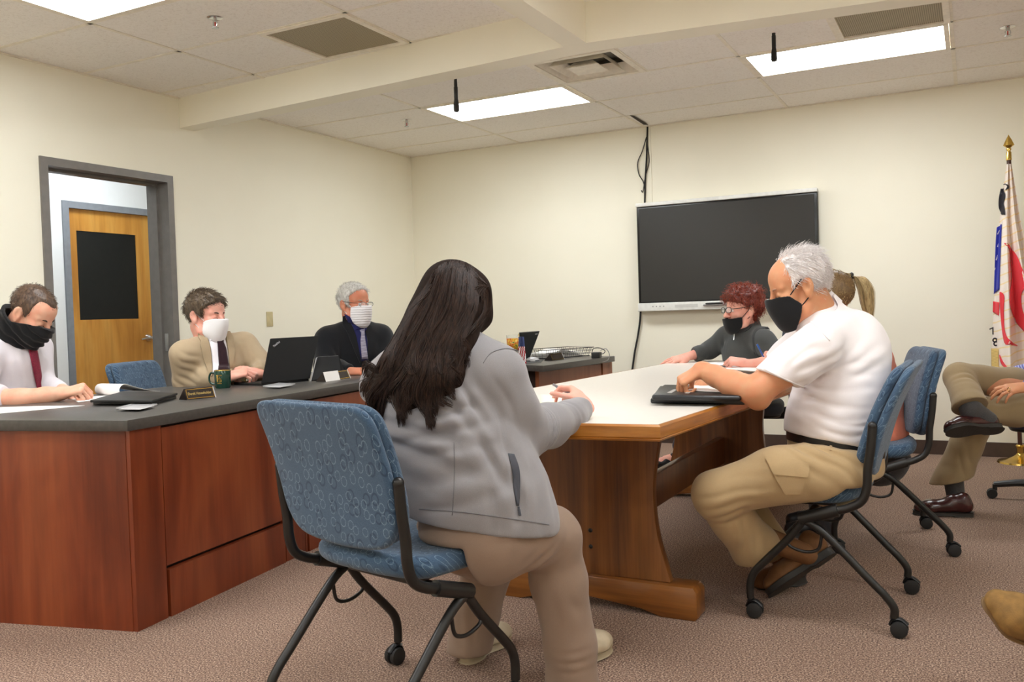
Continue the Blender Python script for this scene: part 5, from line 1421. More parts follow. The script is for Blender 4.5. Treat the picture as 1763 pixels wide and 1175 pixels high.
    H_.ell(hd.w(-0.012, 0, 0.055), np.array([0.112, 0.092, 0.098]) * 1.0, hd.A, 0.02); H_.ell(hd.w(0.03, 0, 0.03), np.array([0.085, 0.082, 0.085]) * 1.0, hd.A, 0.03)
    H_.chain([(J(768, 540, 2.70), 0.098), (J(752, 600, 2.66), 0.090), (J(735, 650, 2.61), 0.075), (J(715, 690, 2.585), 0.045)], 0.04, (lat, 1.25))
    H_.chain([(J(782, 600, 2.65), 0.055), (J(775, 650, 2.60), 0.045), (J(762, 700, 2.57), 0.030)], 0.03)
    H_.chain([(J(735, 560, 2.68), 0.07), (J(690, 625, 2.66), 0.055), (J(655, 680, 2.67), 0.03)], 0.03)
    H_.chain([(J(815, 500, 2.74), 0.05), (J(822, 545, 2.76), 0.040), (J(808, 572, 2.74), 0.024)], 0.03)
    core = mk('hair', H_.mesh(2), M['hairbrown'], root, smooth=180)
    tj = [bvh(core), tr[0]]
    G = []
    ends = [(628, 690, 7), (640, 715, 7), (655, 733, 6), (672, 700, 10), (690, 741, 6), (700, 722, 9), (715, 690, 12), (728, 712, 9), (744, 741, 5), (750, 722, 8), (765, 705, 10), (778, 690, 8), (790, 662, 8), (800, 625, 6)]
    NC = 96; CL = []
    for c in range(NC):
        u = (c + rg.random()) / NC
        e = ends[int(np.clip(u / 0.88 * len(ends) + rg.normal(0, 0.6), 0, len(ends) - 1))]
        CL.append(dict(u=u, e=(e[0] + rg.normal(0, e[2] * 0.7), e[1] - 55 * rg.random() ** 2 + rg.normal(0, 4)), ph=rg.random() * 6.28, fq=0.03 + 0.035 * rg.random(), am=1.5 + 4.5 * rg.random(), x2=rg.normal(0, 5), x3=rg.normal(0, 5), lift=0.003 + 0.016 * rg.random(), tail=rg.random(), y0=abs(rg.normal(0, 12))))
    for i in range(2600):
        c = CL[i % NC]; u = c['u'] + rg.normal(0, 0.012); sp = rg.normal(0, 1)
        x0 = 735 + u * 100 + rg.normal(0, 2); y0 = 447 + 40 * abs((x0 - 784) / 50) ** 2.4 + c['y0'] + abs(rg.normal(0, 6))
        x1 = 703 + u * 137; x2 = 672 + u * 130 + c['x2'] + sp * 2
        xe = c['e'][0] + sp * 1.6; ye = c['e'][1] - 14 * rg.random() ** 2
        x3 = 0.5 * (632 + u * 165) + 0.5 * xe + c['x3'] + sp * 2
        if u > 0.86:                               # front locks curling under the chin
            x1 = 838 + sp * 2; x2 = 836 - c['tail'] * 36; xe = x2 - 8; ye = 558 + 32 * c['tail']
            pp = [(x0 - 4, y0), (x1 - 2, 494), (x1, 530), (x2 + 3, ye - 14), (xe, ye)]
        else: pp = [(x0, y0), (x1, 535), (x2, 605), ((x2 + x3) / 2, 645), (x3, min(688, ye - 14)), (xe, ye)]
        path = smoothpath([(a, b_, 0) for a, b_ in pp], 5)
        P_ = []; lastw = None; lift = c['lift'] + 0.004 * rg.random()
        for q in path:
            xx = q[0] + c['am'] * math.sin(q[1] * c['fq'] + c['ph'] + 0.12 * sp) * min(1, max(0, (q[1] - 490) / 110))
            p = cast_px(tj, xx, q[1], lift)
            wz = (p - CAM) @ cf if p is not None else None
            if wz is None or (lastw is not None and abs(wz - lastw) > 0.07): wz = lastw if lastw is not None else 2.66
            lastw = wz if lastw is None else min(wz, 0.4 * wz + 0.6 * lastw)
            P_.append(J(xx, q[1], lastw))
        G.append(P_)
    mk('hair_strands', locks(G, 0.0014), M['hairbrown2'], core, smooth=180)
    return root
M['fleece'] = fabric('grey_fleece', sr(142, 139, 142), 700, 0.3, 0.10, 0.95, 0.3); M['fleecedark'] = fabric('grey_seam', sr(112, 110, 114)); M['zipgrey'] = fabric('dark_zip', sr(74, 76, 84))
M['taupe'] = fabric('taupe_trousers', sr(146, 124, 108), 900, 0.2, 0.08)
M['beigeshoe'] = plain('beige_leather', sr(200, 186, 160), 0.55, bump=0.2, bscale=200); M['beigesole'] = plain('beige_sole', sr(176, 162, 136), 0.7)
M['hairbrown'] = hairmat('dark_brown_hair_core', sr(24, 17, 14), sr(46, 33, 27), 0.85, 120.0, 0.1); M['hairbrown2'] = hairmat('dark_brown_hair', sr(26, 18, 15), sr(64, 45, 36), 0.5, 120.0, 0.22)
build_woman()
# ================================================================== man in shirt and tie with the black gaiter, bowed over his papers
M['shirtgrey'] = fabric('pale_grey_shirt', sr(214, 208, 214), 900, 0.15, 0.05); M['shirtwhite'] = fabric('white_shirt', sr(236, 232, 238), 900, 0.12, 0.04)
M['tie_red'] = fabric('crimson_tie', sr(132, 40, 62), 260, 0.2, 0.45); M['tie_plum'] = fabric('dark_plum_tie', sr(44, 22, 30), 400, 0.2, 0.3)
M['tan'] = fabric('tan_suiting', sr(176, 156, 128), 900, 0.25, 0.08); M['tanlapel'] = fabric('tan_lapel', sr(164, 144, 116), 900, 0.25, 0.08); M['blacksuit'] = fabric('black_suiting', sr(24, 25, 29), 900, 0.2, 0.2)
M['navyshirt'] = fabric('navy_shirt', sr(36, 38, 88), 900, 0.15)
t = NT('striped_silver_tie'); v = t.coord('Object', (1, 1, 1), (0.3, 0.2, 0)); wv = t.n('ShaderNodeTexWave', bands_direction='Z'); wv.inputs['Scale'].default_value = 38; t.l(v, wv.inputs['Vector'])
t.base(t.ramp(wv.outputs['Fac'], [(0.35, sr(92, 88, 116)), (0.65, sr(188, 184, 200))])); M['tie_silver'] = t.set(0.6)
M['hair_br'] = hairmat('short_brown_hair', sr(58, 42, 34), sr(104, 80, 62)); M['hair_gb'] = hairmat('greying_brown_hair', sr(60, 48, 38), sr(116, 98, 78)); M['hair_silver'] = hairmat('silver_hair', sr(170, 166, 160), sr(232, 230, 226))
M['trou_dark'] = fabric('dark_trousers', sr(52, 50, 54))
def seated_legs(root, hip, fwd, mat, wd=0.10, seat=0.47, feet=True, shoe_mat=None):
    """thighs, shins and shoes of someone seated behind the dais"""
    f = nrm(np.array(fwd) * [1, 1, 0]); s_ = np.array([-f[1], f[0], 0]); T = Blob(0.008)
    hz = np.array([hip[0], hip[1], seat + 0.12])
    T.chain([(hz + s_ * 0.06, 0.13), (hz - s_ * 0.06, 0.13)], 0.03); T.chain([(hz + [0, 0, 0.10], 0.14), (hz, 0.14)], 0.03)
    for y in (-1, 1):
        k = hz + f * 0.40 + s_ * y * 0.11 - [0, 0, 0.03]; a = k - [0, 0, 0] + f * 0.02; a = np.array([a[0], a[1], 0.10])
        T.chain([(hz + s_ * y * 0.08, 0.09), (k, 0.075)], 0.03); T.chain([(k, 0.072), (a, 0.06)], 0.02)
        shoe(root, np.array([a[0], a[1], 0.018]) - f * 0.06, np.array([a[0], a[1], 0.018]) + f * 0.21, (0, 0, 1.0), shoe_mat or M['black'], M['sole'])
    return garment('trousers', T, mat, root, (), 0.003, 9, 3, 1, 0)
def on_floor(p): return np.array([p[0], p[1], 0.0])

def build_gaiter_man():
    root = person('balding man in black neck gaiter and pale shirt with crimson tie, head bowed over papers', on_floor(J(40, 640, 4.5)))
    w_ = 4.45
    hd = Head(J(52, 543, w_), dirc(0.82, -0.58, -0.10), sc=1.08)
    B = Blob(0.005); hd.skull(B); nb = J(14, 588, 4.5); hd.neck(B, nb, 0.058, 0.07)
    B.chain([(nb, 0.08), (J(18, 640, 4.5), 0.12), (J(10, 700, 4.5), 0.12)], 0.03)
    sh, el, wr = J(-28, 618, 4.32), J(-38, 688, 4.2), J(106, 678, 4.26)
    B.chain([(nb, 0.06), (sh, 0.06), (el, 0.054)], 0.03); B.chain([(el, 0.054), (J(35, 688, 4.20), 0.050), (J(80, 682, 4.24), 0.041), (wr, 0.034)], 0.02)
    hand(B, wr, dirc(0.93, 0.22, 0.1), dirc(-0.2, 0.85, -0.45), 1.16, False, (92, 94, 96, 98), 1, (34, 40), 35)
    sh2, el2, wr2 = J(62, 600, 4.66), J(72, 662, 4.62), J(122, 678, 4.45)
    B.chain([(nb, 0.06), (sh2, 0.06), (el2, 0.05), (wr2, 0.03)], 0.03); hand(B, wr2, dirc(0.7, -0.1, -0.6), dirc(0, 0.9, -0.3), 1.0, True, (60, 60, 62, 66))
    body = skinpart(B, M['skin'], root)
    S_ = Blob(0.006); lat = dirc(0.45, 0, 0.9)
    S_.chain([(J(14, 594, 4.5), 0.09), (J(20, 625, 4.5), 0.130), (J(12, 680, 4.5), 0.138), (J(8, 715, 4.5), 0.138)], 0.05, (lat, 1.2))
    S_.chain([(nb, 0.09), (sh, 0.078), (J(-34, 650, 4.26), 0.074), (J(-36, 672, 4.2), 0.070), (J(0, 690, 4.19), 0.062), (J(40, 690, 4.2), 0.058)], 0.03); cut(S_, J(12, 690, 4.2), dirc(1, 0.18, 0), 0.2)
    S_.chain([(nb, 0.09), (sh2, 0.078), (el2, 0.066), (J(100, 672, 4.52), 0.05)], 0.03)
    sh_ = garment('shirt', S_, M['shirtgrey'], root, [(J(-5, 660, 4.25), dirc(0.8, 0.6, 0), 0.05, 0.006, 0.1, 0.08), (J(50, 630, 4.35), dirc(0.3, -1, 0), 0.05, 0.004, 0.12, 0.06)], 0.003, 9, 4)
    tr = [bvh(sh_)]
    mk('necktie', strip(tr, [(46, 594), (53, 625), (58, 650), (63, 672)], [(60, 594), (66, 625), (70, 650), (73, 672)], 6, 14, 0.004, 0.006, 4.36), M['tie_red'], root, smooth=180)
    # gaiter: cloth tube over nose, jaw and neck
    g = hd.hfun(0.0)
    def fn(q):
        d = g(q); nose = np.sqrt((np.maximum(np.abs(q[..., 1]) - 0.004, 0)) ** 2 + (q[..., 0] - 0.102) ** 2 + ((q[..., 2] + 0.022) * 0.75) ** 2) - 0.022
        hh = np.maximum(0.05 - np.abs(d - nose), 0) / 0.05; d = np.minimum(d, nose) - hh * hh * 0.0125
        nk = np.sqrt((q[..., 0] + 0.03 - 0.25 * (q[..., 2] + 0.06) * -1.0 * 0) ** 2 + q[..., 1] ** 2) - 0.082 - 0.12 * np.clip(-0.09 - q[..., 2], 0, 1)
        low = np.maximum(nk, q[..., 2] + 0.02)
        hh = np.maximum(0.03 - np.abs(d - low), 0) / 0.03; d2 = np.minimum(d, low) - hh * hh * 0.0075
        fold = 0.004 * np.sin(q[..., 2] * 190 + q[..., 0] * 60 + 2.0 * vnoise(q.reshape(-1, 3), 30, 4).reshape(q.shape[:-1]))
        top = q[..., 2] - np.interp(q[..., 0], [-0.11, -0.05, -0.015, 0.02, 0.06, 0.10, 0.15], [-0.02, -0.035, -0.045, -0.030, -0.010, 0.004, 0.006])
        bot = np.interp(q[..., 0], [-0.12, -0.02, 0.04, 0.10], [-0.165, -0.175, -0.165, -0.125]) - q[..., 2]
        return np.maximum.reduce([d2 - 0.010 - fold, -(d2 + 0.006), top, bot])
    mk('neck_gaiter', hd.shell(fn, (-0.16, -0.13, -0.20), (0.16, 0.13, 0.05), 0.0045, 1), M['maskblack'], root, smooth=180)
    brows(hd, root, M['brow']); lashes(hd, root)
    def region(q):
        x, y, z = q[..., 0], q[..., 1], q[..., 2]
        lowb = np.interp(x, [-0.12, -0.05, -0.028, -0.012, 0.022, 0.034], [-0.05, -0.05, -0.03, 0.032, 0.000, 0.03])
        front = np.interp(np.abs(y), [0, 0.02, 0.038, 0.052, 0.075], [0.086, 0.080, 0.056, 0.040, 0.036]) - x - 0.25 * np.clip(z - 0.11, 0, 1) * 0
        return np.minimum(front, z - lowb)
    cap_ = mk('hair', hd.cap(region, 0.0035, 0.0015, 60, 0.0042), M['hair_br'], root, smooth=180)
    flow = lambda q: np.stack([0.5 - 0 * q[:, 0], q[:, 1] * 3, -0.6 + 3 * np.clip(q[:, 2] - 0.08, 0, 1)], 1)
    flow_hair(hd, cap_, cap_, M['hair_br'], 2600, lambda P_: np.ones(len(P_), bool), flow, 0.012, 0.0008, 0, 0, 3, 0.7, 2)
    seated_legs(root, J(10, 720, 4.5), dirc(0.8, 0, -0.5), M['trou_dark'])
    return root
build_gaiter_man()

def suit_man(label, w_, hd, nb, chest, waist, lat, shR, elR, wrR, shL, elL, wrL, mat, hands, skm, shr=0.085, clat=1.35, folds=(), seed=4, rc=0.135, legs_f=None):
    """seated man in a jacket: returns root, body, jacket"""
    root = person(label, on_floor(chest))
    B = Blob(0.005); hd.skull(B); hd.neck(B, nb, 0.060, 0.068)
    B.chain([(nb, 0.08), (chest, 0.12), (waist, 0.12)], 0.03)
    for a, b_, c in ((shR, elR, wrR), (shL, elL, wrL)): B.chain([(nb, 0.055), (a, 0.055), (b_, 0.045), (c, 0.028)], 0.02)
    for h_ in hands: hand(B, *h_[0], **h_[1])
    body = skinpart(B, skm, root)
    K = Blob(0.006)
    K.chain([(nb - [0, 0, 0.035], 0.085), (chest, rc), (waist, rc + 0.006)], 0.06, (lat, clat))
    for a, b_, c in ((shR, elR, wrR), (shL, elL, wrL)):
        K.chain([(nb - [0, 0, 0.03], 0.075), (a, shr)], 0.05); K.chain([(a, shr), (b_, 0.072)], 0.03); K.chain([(b_, 0.070), (b_ * 0.45 + c * 0.55, 0.060), (c, 0.046)], 0.025)
    K.cone(hd.w(-0.03, 0, -0.06), nb + (nb - hd.w(-0.022, 0, -0.05)) * 0.3, 0.068, 0.075, 0.004, op='-')
    for a, c in ((elR, wrR), (elL, wrL)): cut(K, c, c - a, 0.08)
    jk = garment('suit_jacket', K, mat, root, folds, 0.0035, 8, seed)
    return root, body, jk

def build_tan_man():
    w_ = 5.1
    hd = Head(J(354, 547, 5.1), dirc(0.90, -0.10, -0.36), sc=1.08)
    nb = J(363, 590, 5.13); lat = dirc(0.72, 0, 0.62)
    shR, elR, wrR = J(317, 611, 4.99), J(320, 655, 5.05), J(392, 650, 4.99)
    shL, elL, wrL = J(420, 594, 5.27), J(455, 634, 5.24), J(447, 645, 5.09)
    hands = [((J(395, 648, 4.99), dirc(0.88, 0.22, 0.1), dirc(-0.25, 0.8, -0.5), 1.12, False), dict(curl=(52, 56, 60, 62), spread=3, thumb=(28, 5), tcurl=25)),
             ((J(446, 643, 5.08), dirc(-0.88, 0.12, -0.35), dirc(0.05, 0.8, -0.55), 1.10, True), dict(curl=(48, 52, 56, 60), spread=3, thumb=(24, 0), tcurl=25))]
    folds = [(J(312, 640, 4.9), dirc(0.9, -0.45, 0), 0.045, 0.006, 0.08, 0.10), (J(350, 655, 4.85), dirc(0.8, 0.5, 0), 0.045, 0.004, 0.08, 0.05), (J(440, 615, 5.1), dirc(0.5, -0.8, 0), 0.05, 0.005, 0.08, 0.06)]
    root, body, jk = suit_man('man in tan suit and white mask with hands clasped beside the open laptop', w_, hd, nb, J(366, 625, 5.15), J(366, 672, 5.15), lat, shR, elR, wrR, shL, elL, wrL, M['tan'], hands, M['skin_pink'], 0.076, 1.34, folds, 4, 0.138)
    tr = [bvh(jk), bvh(body)]
    mk('shirt_front', strip(tr[:1], [(351, 561), (358, 582), (364, 610), (367, 645)], [(383, 572), (388, 590), (392, 615), (394, 645)], 10, 16, 0.003, 0.004, 5.0), M['shirtwhite'], root, smooth=180)
    mk('shirt_collar', join(strip(tr, [(349, 559), (353, 572), (361, 589)], [(359, 567), (366, 577), (374, 583)], 6, 8, 0.010, 0.004, 5.0), strip(tr, [(375, 582), (379, 582), (386, 578)], [(377, 591), (381, 590), (386, 586)], 4, 6, 0.010, 0.004, 5.0)), M['shirtwhite'], root, smooth=60)
    mk('necktie', strip(tr[:1], [(369, 586), (373, 591), (374, 605), (377, 640)], [(384, 583), (383, 591), (388, 605), (393, 640)], 8, 14, 0.010, 0.007, 5.0), M['tie_plum'], root, smooth=180)
    mk('lapel', strip(tr[:1], [(341, 572), (341, 582), (345, 590), (344, 597), (352, 625), (363, 648)], [(351, 570), (356, 582), (360, 596), (362, 606), (364, 625), (367, 648)], 6, 18, 0.007, 0.007, 5.0), M['tanlapel'], jk, smooth=60)
    mk('lapel', strip(tr[:1], [(386, 574), (389, 588), (391, 600), (393, 622), (394, 646)], [(395, 574), (401, 586), (399, 594), (403, 600), (396, 646)], 6, 16, 0.007, 0.007, 5.0), M['tanlapel'], jk, smooth=60)
    mk('cuff', strip(tr, [(384, 640), (385, 650), (387, 660)], [(388, 640), (389, 650), (391, 660)], 4, 8, 0.004, 0.003, 4.9), M['shirtwhite'], jk, smooth=60)
    mk('face_mask', hd.mask([(0.040, -0.022), (0.058, -0.010), (0.10, 0.004), (0.16, 0.006)], [(0.040, -0.07), (0.06, -0.105), (0.085, -0.138), (0.16, -0.140)], 0.012, back=0.046), M['maskwhite'], root, smooth=180)
    strap(hd, root, M['maskwhite'], (0.050, 0.060, -0.016), (0.0, 0.084, 0.026)); strap(hd, root, M['maskwhite'], (0.050, 0.060, -0.080), (0.0, 0.080, -0.030))
    brows(hd, root, M['brow']); lashes(hd, root)
    def region(q):
        x, y, z = q[..., 0], q[..., 1], q[..., 2]
        lowb = np.interp(x, [-0.12, -0.05, -0.028, -0.012, 0.030, 0.040], [-0.055, -0.06, -0.02, 0.034, 0.004, 0.03])
        front = np.interp(z, [0.0, 0.05, 0.085, 0.12, 0.16], [0.040, 0.044, 0.086, 0.10, 0.10]) - x
        return np.minimum(front, z - lowb)
    cap_ = mk('hair', hd.cap(region, 0.012, 0.005, 45, 0.0045), M['hair_gb'], root, smooth=180)
    flow = lambda q: np.stack([0.7 + 0 * q[:, 0], 0.3 + q[:, 1] * 4, -0.5 + 4 * np.clip(q[:, 2] - 0.08, 0, 1)], 1)
    flow_hair(hd, cap_, cap_, M['hair_gb'], 2600, lambda P_: np.ones(len(P_), bool), flow, 0.026, 0.0012, 0, 0.001, 3, 0.4, 3)
    mk('ring', tube([wrL + hd.A @ np.array([0.0, 0, 0]) * 0 + J(424, 655, 5.02) - wrL + 0.009 * (math.cos(a) * cr + math.sin(a) * cu) for a in np.linspace(0, 6.28, 13)[:-1]], 0.0018, 6, closed=True), M['brass'], root, smooth=180)
    seated_legs(root, J(366, 700, 5.25), dirc(0.8, 0, -0.55), M['tan'])
build_tan_man()

def build_black_man():
    w_ = 5.9
    hd = Head(J(609, 527, 5.88), dirc(0.78, -0.02, -0.62), sc=1.06)
    nb = J(612, 562, 5.92); lat = dirc(0.80, 0, 0.5)
    shR, elR, wrR = J(566, 586, 5.82), J(560, 632, 5.72), J(602, 640, 5.58)
    shL, elL, wrL = J(654, 582, 6.02), J(668, 625, 5.95), J(640, 640, 5.70)
    hands = [((wrR, dirc(0.9, 0, -0.2), dirc(0, 0.9, -0.4), 1.1, False), dict(curl=(40, 44, 48, 52))), ((wrL, dirc(-0.9, 0, -0.3), dirc(0, 0.9, -0.4), 1.1, True), dict(curl=(40, 44, 48, 52)))]
    root, body, jk = suit_man('white haired man in black suit, glasses and pleated white mask in the far corner', w_, hd, nb, J(612, 598, 5.95), J(612, 645, 5.95), lat, shR, elR, wrR, shL, elL, wrL, M['blacksuit'], hands, M['skin_tan2'], 0.088, 1.42, [(J(575, 620, 5.7), dirc(0.8, -0.5, 0), 0.05, 0.005, 0.08, 0.08)], 6, 0.142)
    tr = [bvh(jk), bvh(body)]
    mk('shirt_front', strip(tr[:1], [(597, 543), (606, 562), (614, 585), (621, 622)], [(626, 562), (629, 575), (632, 590), (633, 622)], 10, 14, 0.003, 0.004, 5.8), M['navyshirt'], root, smooth=180)
    mk('shirt_collar', join(strip(tr, [(595, 541), (601, 553), (610, 569)], [(603, 546), (611, 556), (619, 566)], 6, 8, 0.010, 0.004, 5.8), strip(tr, [(621, 566), (624, 563), (627, 560)], [(623, 573), (627, 571), (630, 567)], 4, 6, 0.010, 0.004, 5.8)), M['navyshirt'], root, smooth=60)
    mk('necktie', strip(tr[:1], [(618, 569), (621, 575), (620, 590), (622, 618)], [(626, 567), (626, 575), (628, 590), (632, 618)], 8, 12, 0.010, 0.007, 5.8), M['tie_silver'], root, smooth=180)
    mk('lapel', strip(tr[:1], [(590, 545), (590, 562), (597, 572), (605, 592), (619, 625)], [(597, 543), (606, 562), (611, 574), (615, 590), (622, 625)], 6, 14, 0.005, 0.005, 5.8), M['blacksuit'], jk, smooth=60)
    mk('lapel', strip(tr[:1], [(627, 561), (630, 575), (632, 590), (633, 625)], [(636, 561), (642, 576), (643, 588), (635, 625)], 6, 12, 0.005, 0.005, 5.8), M['blacksuit'], jk, smooth=60)
    def pleat(): pass
    mk('face_mask', hd.mask([(0.044, -0.012), (0.06, -0.006), (0.10, 0.002), (0.16, 0.002)], [(0.044, -0.075), (0.06, -0.108), (0.085, -0.138), (0.16, -0.140)], 0.014, back=0.05), M['maskpleat'], root, smooth=180)
    strap(hd, root, M['maskwhite'], (0.052, 0.060, -0.010), (0.004, 0.084, 0.030)); strap(hd, root, M['maskwhite'], (0.052, 0.058, -0.085), (0.0, 0.080, -0.030))
    brows(hd, root, plain('pale_brow', sr(176, 160, 146), 0.7)); eyes(hd, root)
    glasses(hd, root, M['blackm'], 0.010, True, 0.0014, 0.025, 0.013)
    def region(q):
        x, y, z = q[..., 0], q[..., 1], q[..., 2]
        lowb = np.interp(x, [-0.12, -0.05, -0.028, -0.012, 0.028, 0.036], [-0.055, -0.06, -0.02, 0.034, -0.02, 0.03])
        front = np.interp(z, [0.0, 0.06, 0.09, 0.12, 0.16], [0.036, 0.040, 0.070, 0.09, 0.09]) - x
        return np.minimum(front, z - lowb)
    cap_ = mk('hair', hd.cap(region, 0.010, 0.004, 45, 0.005), M['hair_silver'], root, smooth=180)
    flow = lambda q: np.stack([0.9 + 0 * q[:, 0], q[:, 1] * 4, -0.4 + 4 * np.clip(q[:, 2] - 0.08, 0, 1)], 1)
    flow_hair(hd, cap_, cap_, M['hair_silver'], 1800, lambda P_: np.ones(len(P_), bool), flow, 0.022, 0.0012, 0, 0.001, 3, 0.35, 3)
    seated_legs(root, J(612, 690, 6.05), dirc(0.8, 0, -0.55), M['trou_dark'])
M['skin_tan2'] = skin('skin_ruddy', sr(204, 138, 108), 0.22)
t = NT('pleated_white_mask'); v = t.coord(); wv = t.n('ShaderNodeTexWave', bands_direction='Z'); wv.inputs['Scale'].default_value = 20; wv.inputs['Distortion'].default_value = 1.5; t.l(v, wv.inputs['Vector'])
t.base(sr(232, 230, 234)); t.bump(wv.outputs['Fac'], 0.5, 0.004); M['maskpleat'] = t.set(0.85, 0, 0.2)
build_black_man()

# ================================================================== red haired woman at the far end of the table
def build_redhead():
    w_ = 6.05
    root = person('red haired woman in charcoal fleece, glasses and lowered black mask, arm along table', on_floor(J(1290, 640, 6.1)))
    hd = Head(J(1280, 536, 6.02), dirc(-0.95, -0.05, -0.26), sc=1.13)
    B = Blob(0.005); hd.skull(B, male=False); nb = J(1290, 572, 6.06); hd.neck(B, nb, 0.052, 0.062)
    B.chain([(nb, 0.07), (J(1282, 615, 6.1), 0.12), (J(1285, 660, 6.1), 0.12)], 0.03)
    shL, elL, wrL = J(1313, 588, 5.90), J(1352, 628, 5.82), J(1345, 640, 5.75)
    shR, elR, wrR = J(1252, 582, 6.22), J(1222, 603, 6.25), J(1182, 615, 6.10)
    B.chain([(nb, 0.055), (shL, 0.055), (elL, 0.045), (wrL, 0.03)], 0.02); B.chain([(nb, 0.055), (shR, 0.055), (elR, 0.045), (wrR, 0.028)], 0.02)
    hand(B, wrR, dirc(-0.96, -0.22, -0.10), dirc(-0.1, 0.9, -0.35), 1.12, False, (14, 10, 10, 14), 9, (32, 10), 5)
    hand(B, wrL, dirc(-0.9, -0.2, -0.2), dirc(0, 0.9, -0.4), 1.1, True, (30, 30, 34, 36))
    body = skinpart(B, M['skin_pink'], root)
    K = Blob(0.006); lat = dirc(0.35, 0, -0.93)
    K.chain([(J(1288, 577, 6.06), 0.085), (J(1284, 605, 6.1), 0.140), (J(1285, 665, 6.1), 0.155)], 0.05, (lat, 1.18))
    K.chain([(nb, 0.075), (shL, 0.082), (elL, 0.066), (wrL, 0.05)], 0.03); K.chain([(nb, 0.075), (shR, 0.080), (elR, 0.062), (J(1203, 609, 6.18), 0.050), (J(1190, 613, 6.13), 0.048)], 0.03)
    cut(K, J(1196, 611, 6.15), dirc(-1, -0.2, -0.2), 0.09)
    K.chain([(J(1288, 566, 6.05), 0.078), (J(1290, 560, 6.05), 0.076)], 0.015); K.cone(hd.w(-0.02, 0, -0.05), J(1289, 570, 6.05), 0.060, 0.064, 0.004, op='-')
    fl = garment('fleece_pullover', K, M['charcoal'], root, [(J(1320, 605, 5.85), dirc(0.8, -0.5, 0), 0.05, 0.005, 0.08, 0.06), (J(1230, 600, 6.1), dirc(-0.4, 0.9, 0), 0.05, 0.004, 0.07, 0.06)], 0.004, 8, 5)
    tr = [bvh(fl)]
    mk('vest_armhole', strip(tr, [(1322, 563), (1307, 563), (1296, 575), (1297, 600), (1300, 612)], [(1326, 568), (1309, 566.5), (1299.5, 577), (1300, 600), (1303, 612)], 4, 22, 0.002, 0.005, 5.9), M['charcoal2'], fl, smooth=60)
    mk('zip', strip(tr, [(1262, 562), (1264, 575), (1263, 586)], [(1263.4, 562), (1265.4, 575), (1264.4, 586)], 3, 8, 0.001, 0.003, 5.95), M['steel'], fl, smooth=60)
    mk('collar', strip(tr, [(1258, 556), (1268, 563), (1285, 556), (1296, 544)], [(1262, 571), (1270, 576), (1290, 568), (1300, 552)], 6, 14, 0.004, 0.006, 5.95), M['charcoal2'], fl, smooth=60)
    mk('face_mask', hd.mask([(0.044, -0.036), (0.06, -0.034), (0.10, -0.040), (0.16, -0.042)], [(0.044, -0.085), (0.06, -0.115), (0.085, -0.140), (0.16, -0.142)], 0.012, back=0.05), M['maskblack'], root, smooth=180)
    strap(hd, root, M['maskblack'], (0.050, 0.058, -0.045), (0.0, 0.082, 0.02)); strap(hd, root, M['maskblack'], (0.050, 0.054, -0.085), (0.0, 0.080, -0.03))
    eyes(hd, root, sr(90, 70, 50)); glasses(hd, root, M['blackm'], 0.010, True, 0.0022, 0.027, 0.016)
    def region(q):
        x, y, z = q[..., 0], q[..., 1], q[..., 2]
        lowb = np.interp(x, [-0.14, -0.05, -0.03, -0.010, 0.03, 0.06], [-0.085, -0.085, -0.06, 0.030, 0.030, 0.05])
        front = np.interp(z, [0.0, 0.045, 0.06, 0.12, 0.18], [0.045, 0.05, 0.10, 0.12, 0.12]) - x
        return np.minimum(front, z - lowb)
    cap_ = mk('hair', hd.cap(region, 0.026, 0.013, 42, 0.005), M['hairred'], root, smooth=180)
    flow = lambda q: np.stack([0.2 * np.sin(q[:, 2] * 90), q[:, 1] * 4, -0.7 + 5 * np.clip(q[:, 2] - 0.10, 0, 1)], 1)
    flow_hair(hd, cap_, cap_, M['hairred2'], 1700, lambda P_: np.ones(len(P_), bool), flow, 0.036, 0.0015, 0, 0.007, 3, 0.5, 7)
    T = Blob(0.007); hp = J(1292, 686, 6.12)
    T.chain([(J(1286, 655, 6.1), 0.15), (hp, 0.15)], 0.04)
    for dw, ax, ay in ((-0.09, 1170, 768), (0.12, 1192, 764)):
        k = J(1212, 684, 6.18 + dw); a = J(ax, ay, 6.46 + dw); T.chain([(J(1285, 684, 6.12 + dw), 0.10), (k, 0.078)], 0.03); T.chain([(k, 0.074), (a, 0.052)], 0.03)
        fh = onZ(ax + 2, 803, 0.016); fh = J(ax, 790, 6.5 + dw); fh[2] = 0.03; ft = fh + nrm(dirc(-0.95, 0, 0.05) * [1, 1, 0]) * 0.24
        Fb = Blob(0.005); Fb.chain([(a, 0.036), (fh + [0, 0, 0.07], 0.036), (fh * 0.5 + ft * 0.5 + [0, 0, 0.03], 0.034), (fh * 0.15 + ft * 0.85 + [0, 0, 0.012], 0.03)], 0.02)
        mk('foot', Fb.mesh(1), M['skin_pink'], root, smooth=180)
        shoe(root, fh - [0, 0, 0.012], ft - [0, 0, 0.012], (0, 0, 1.0), M['black'], M['sole'], 0.042, ankle=False)
    garment('trousers', T, M['trou_dark'], root, (), 0.003, 9, 3, 1, 0)
M['charcoal'] = fabric('charcoal_fleece', sr(74, 76, 76), 600, 0.35, 0.15); M['charcoal2'] = fabric('charcoal_trim', sr(52, 54, 56), 600, 0.3)
M['hairred'] = hairmat('red_hair_core', sr(70, 20, 14), sr(120, 44, 28)); M['hairred2'] = hairmat('red_curls', sr(104, 34, 24), sr(168, 74, 44))
build_redhead()

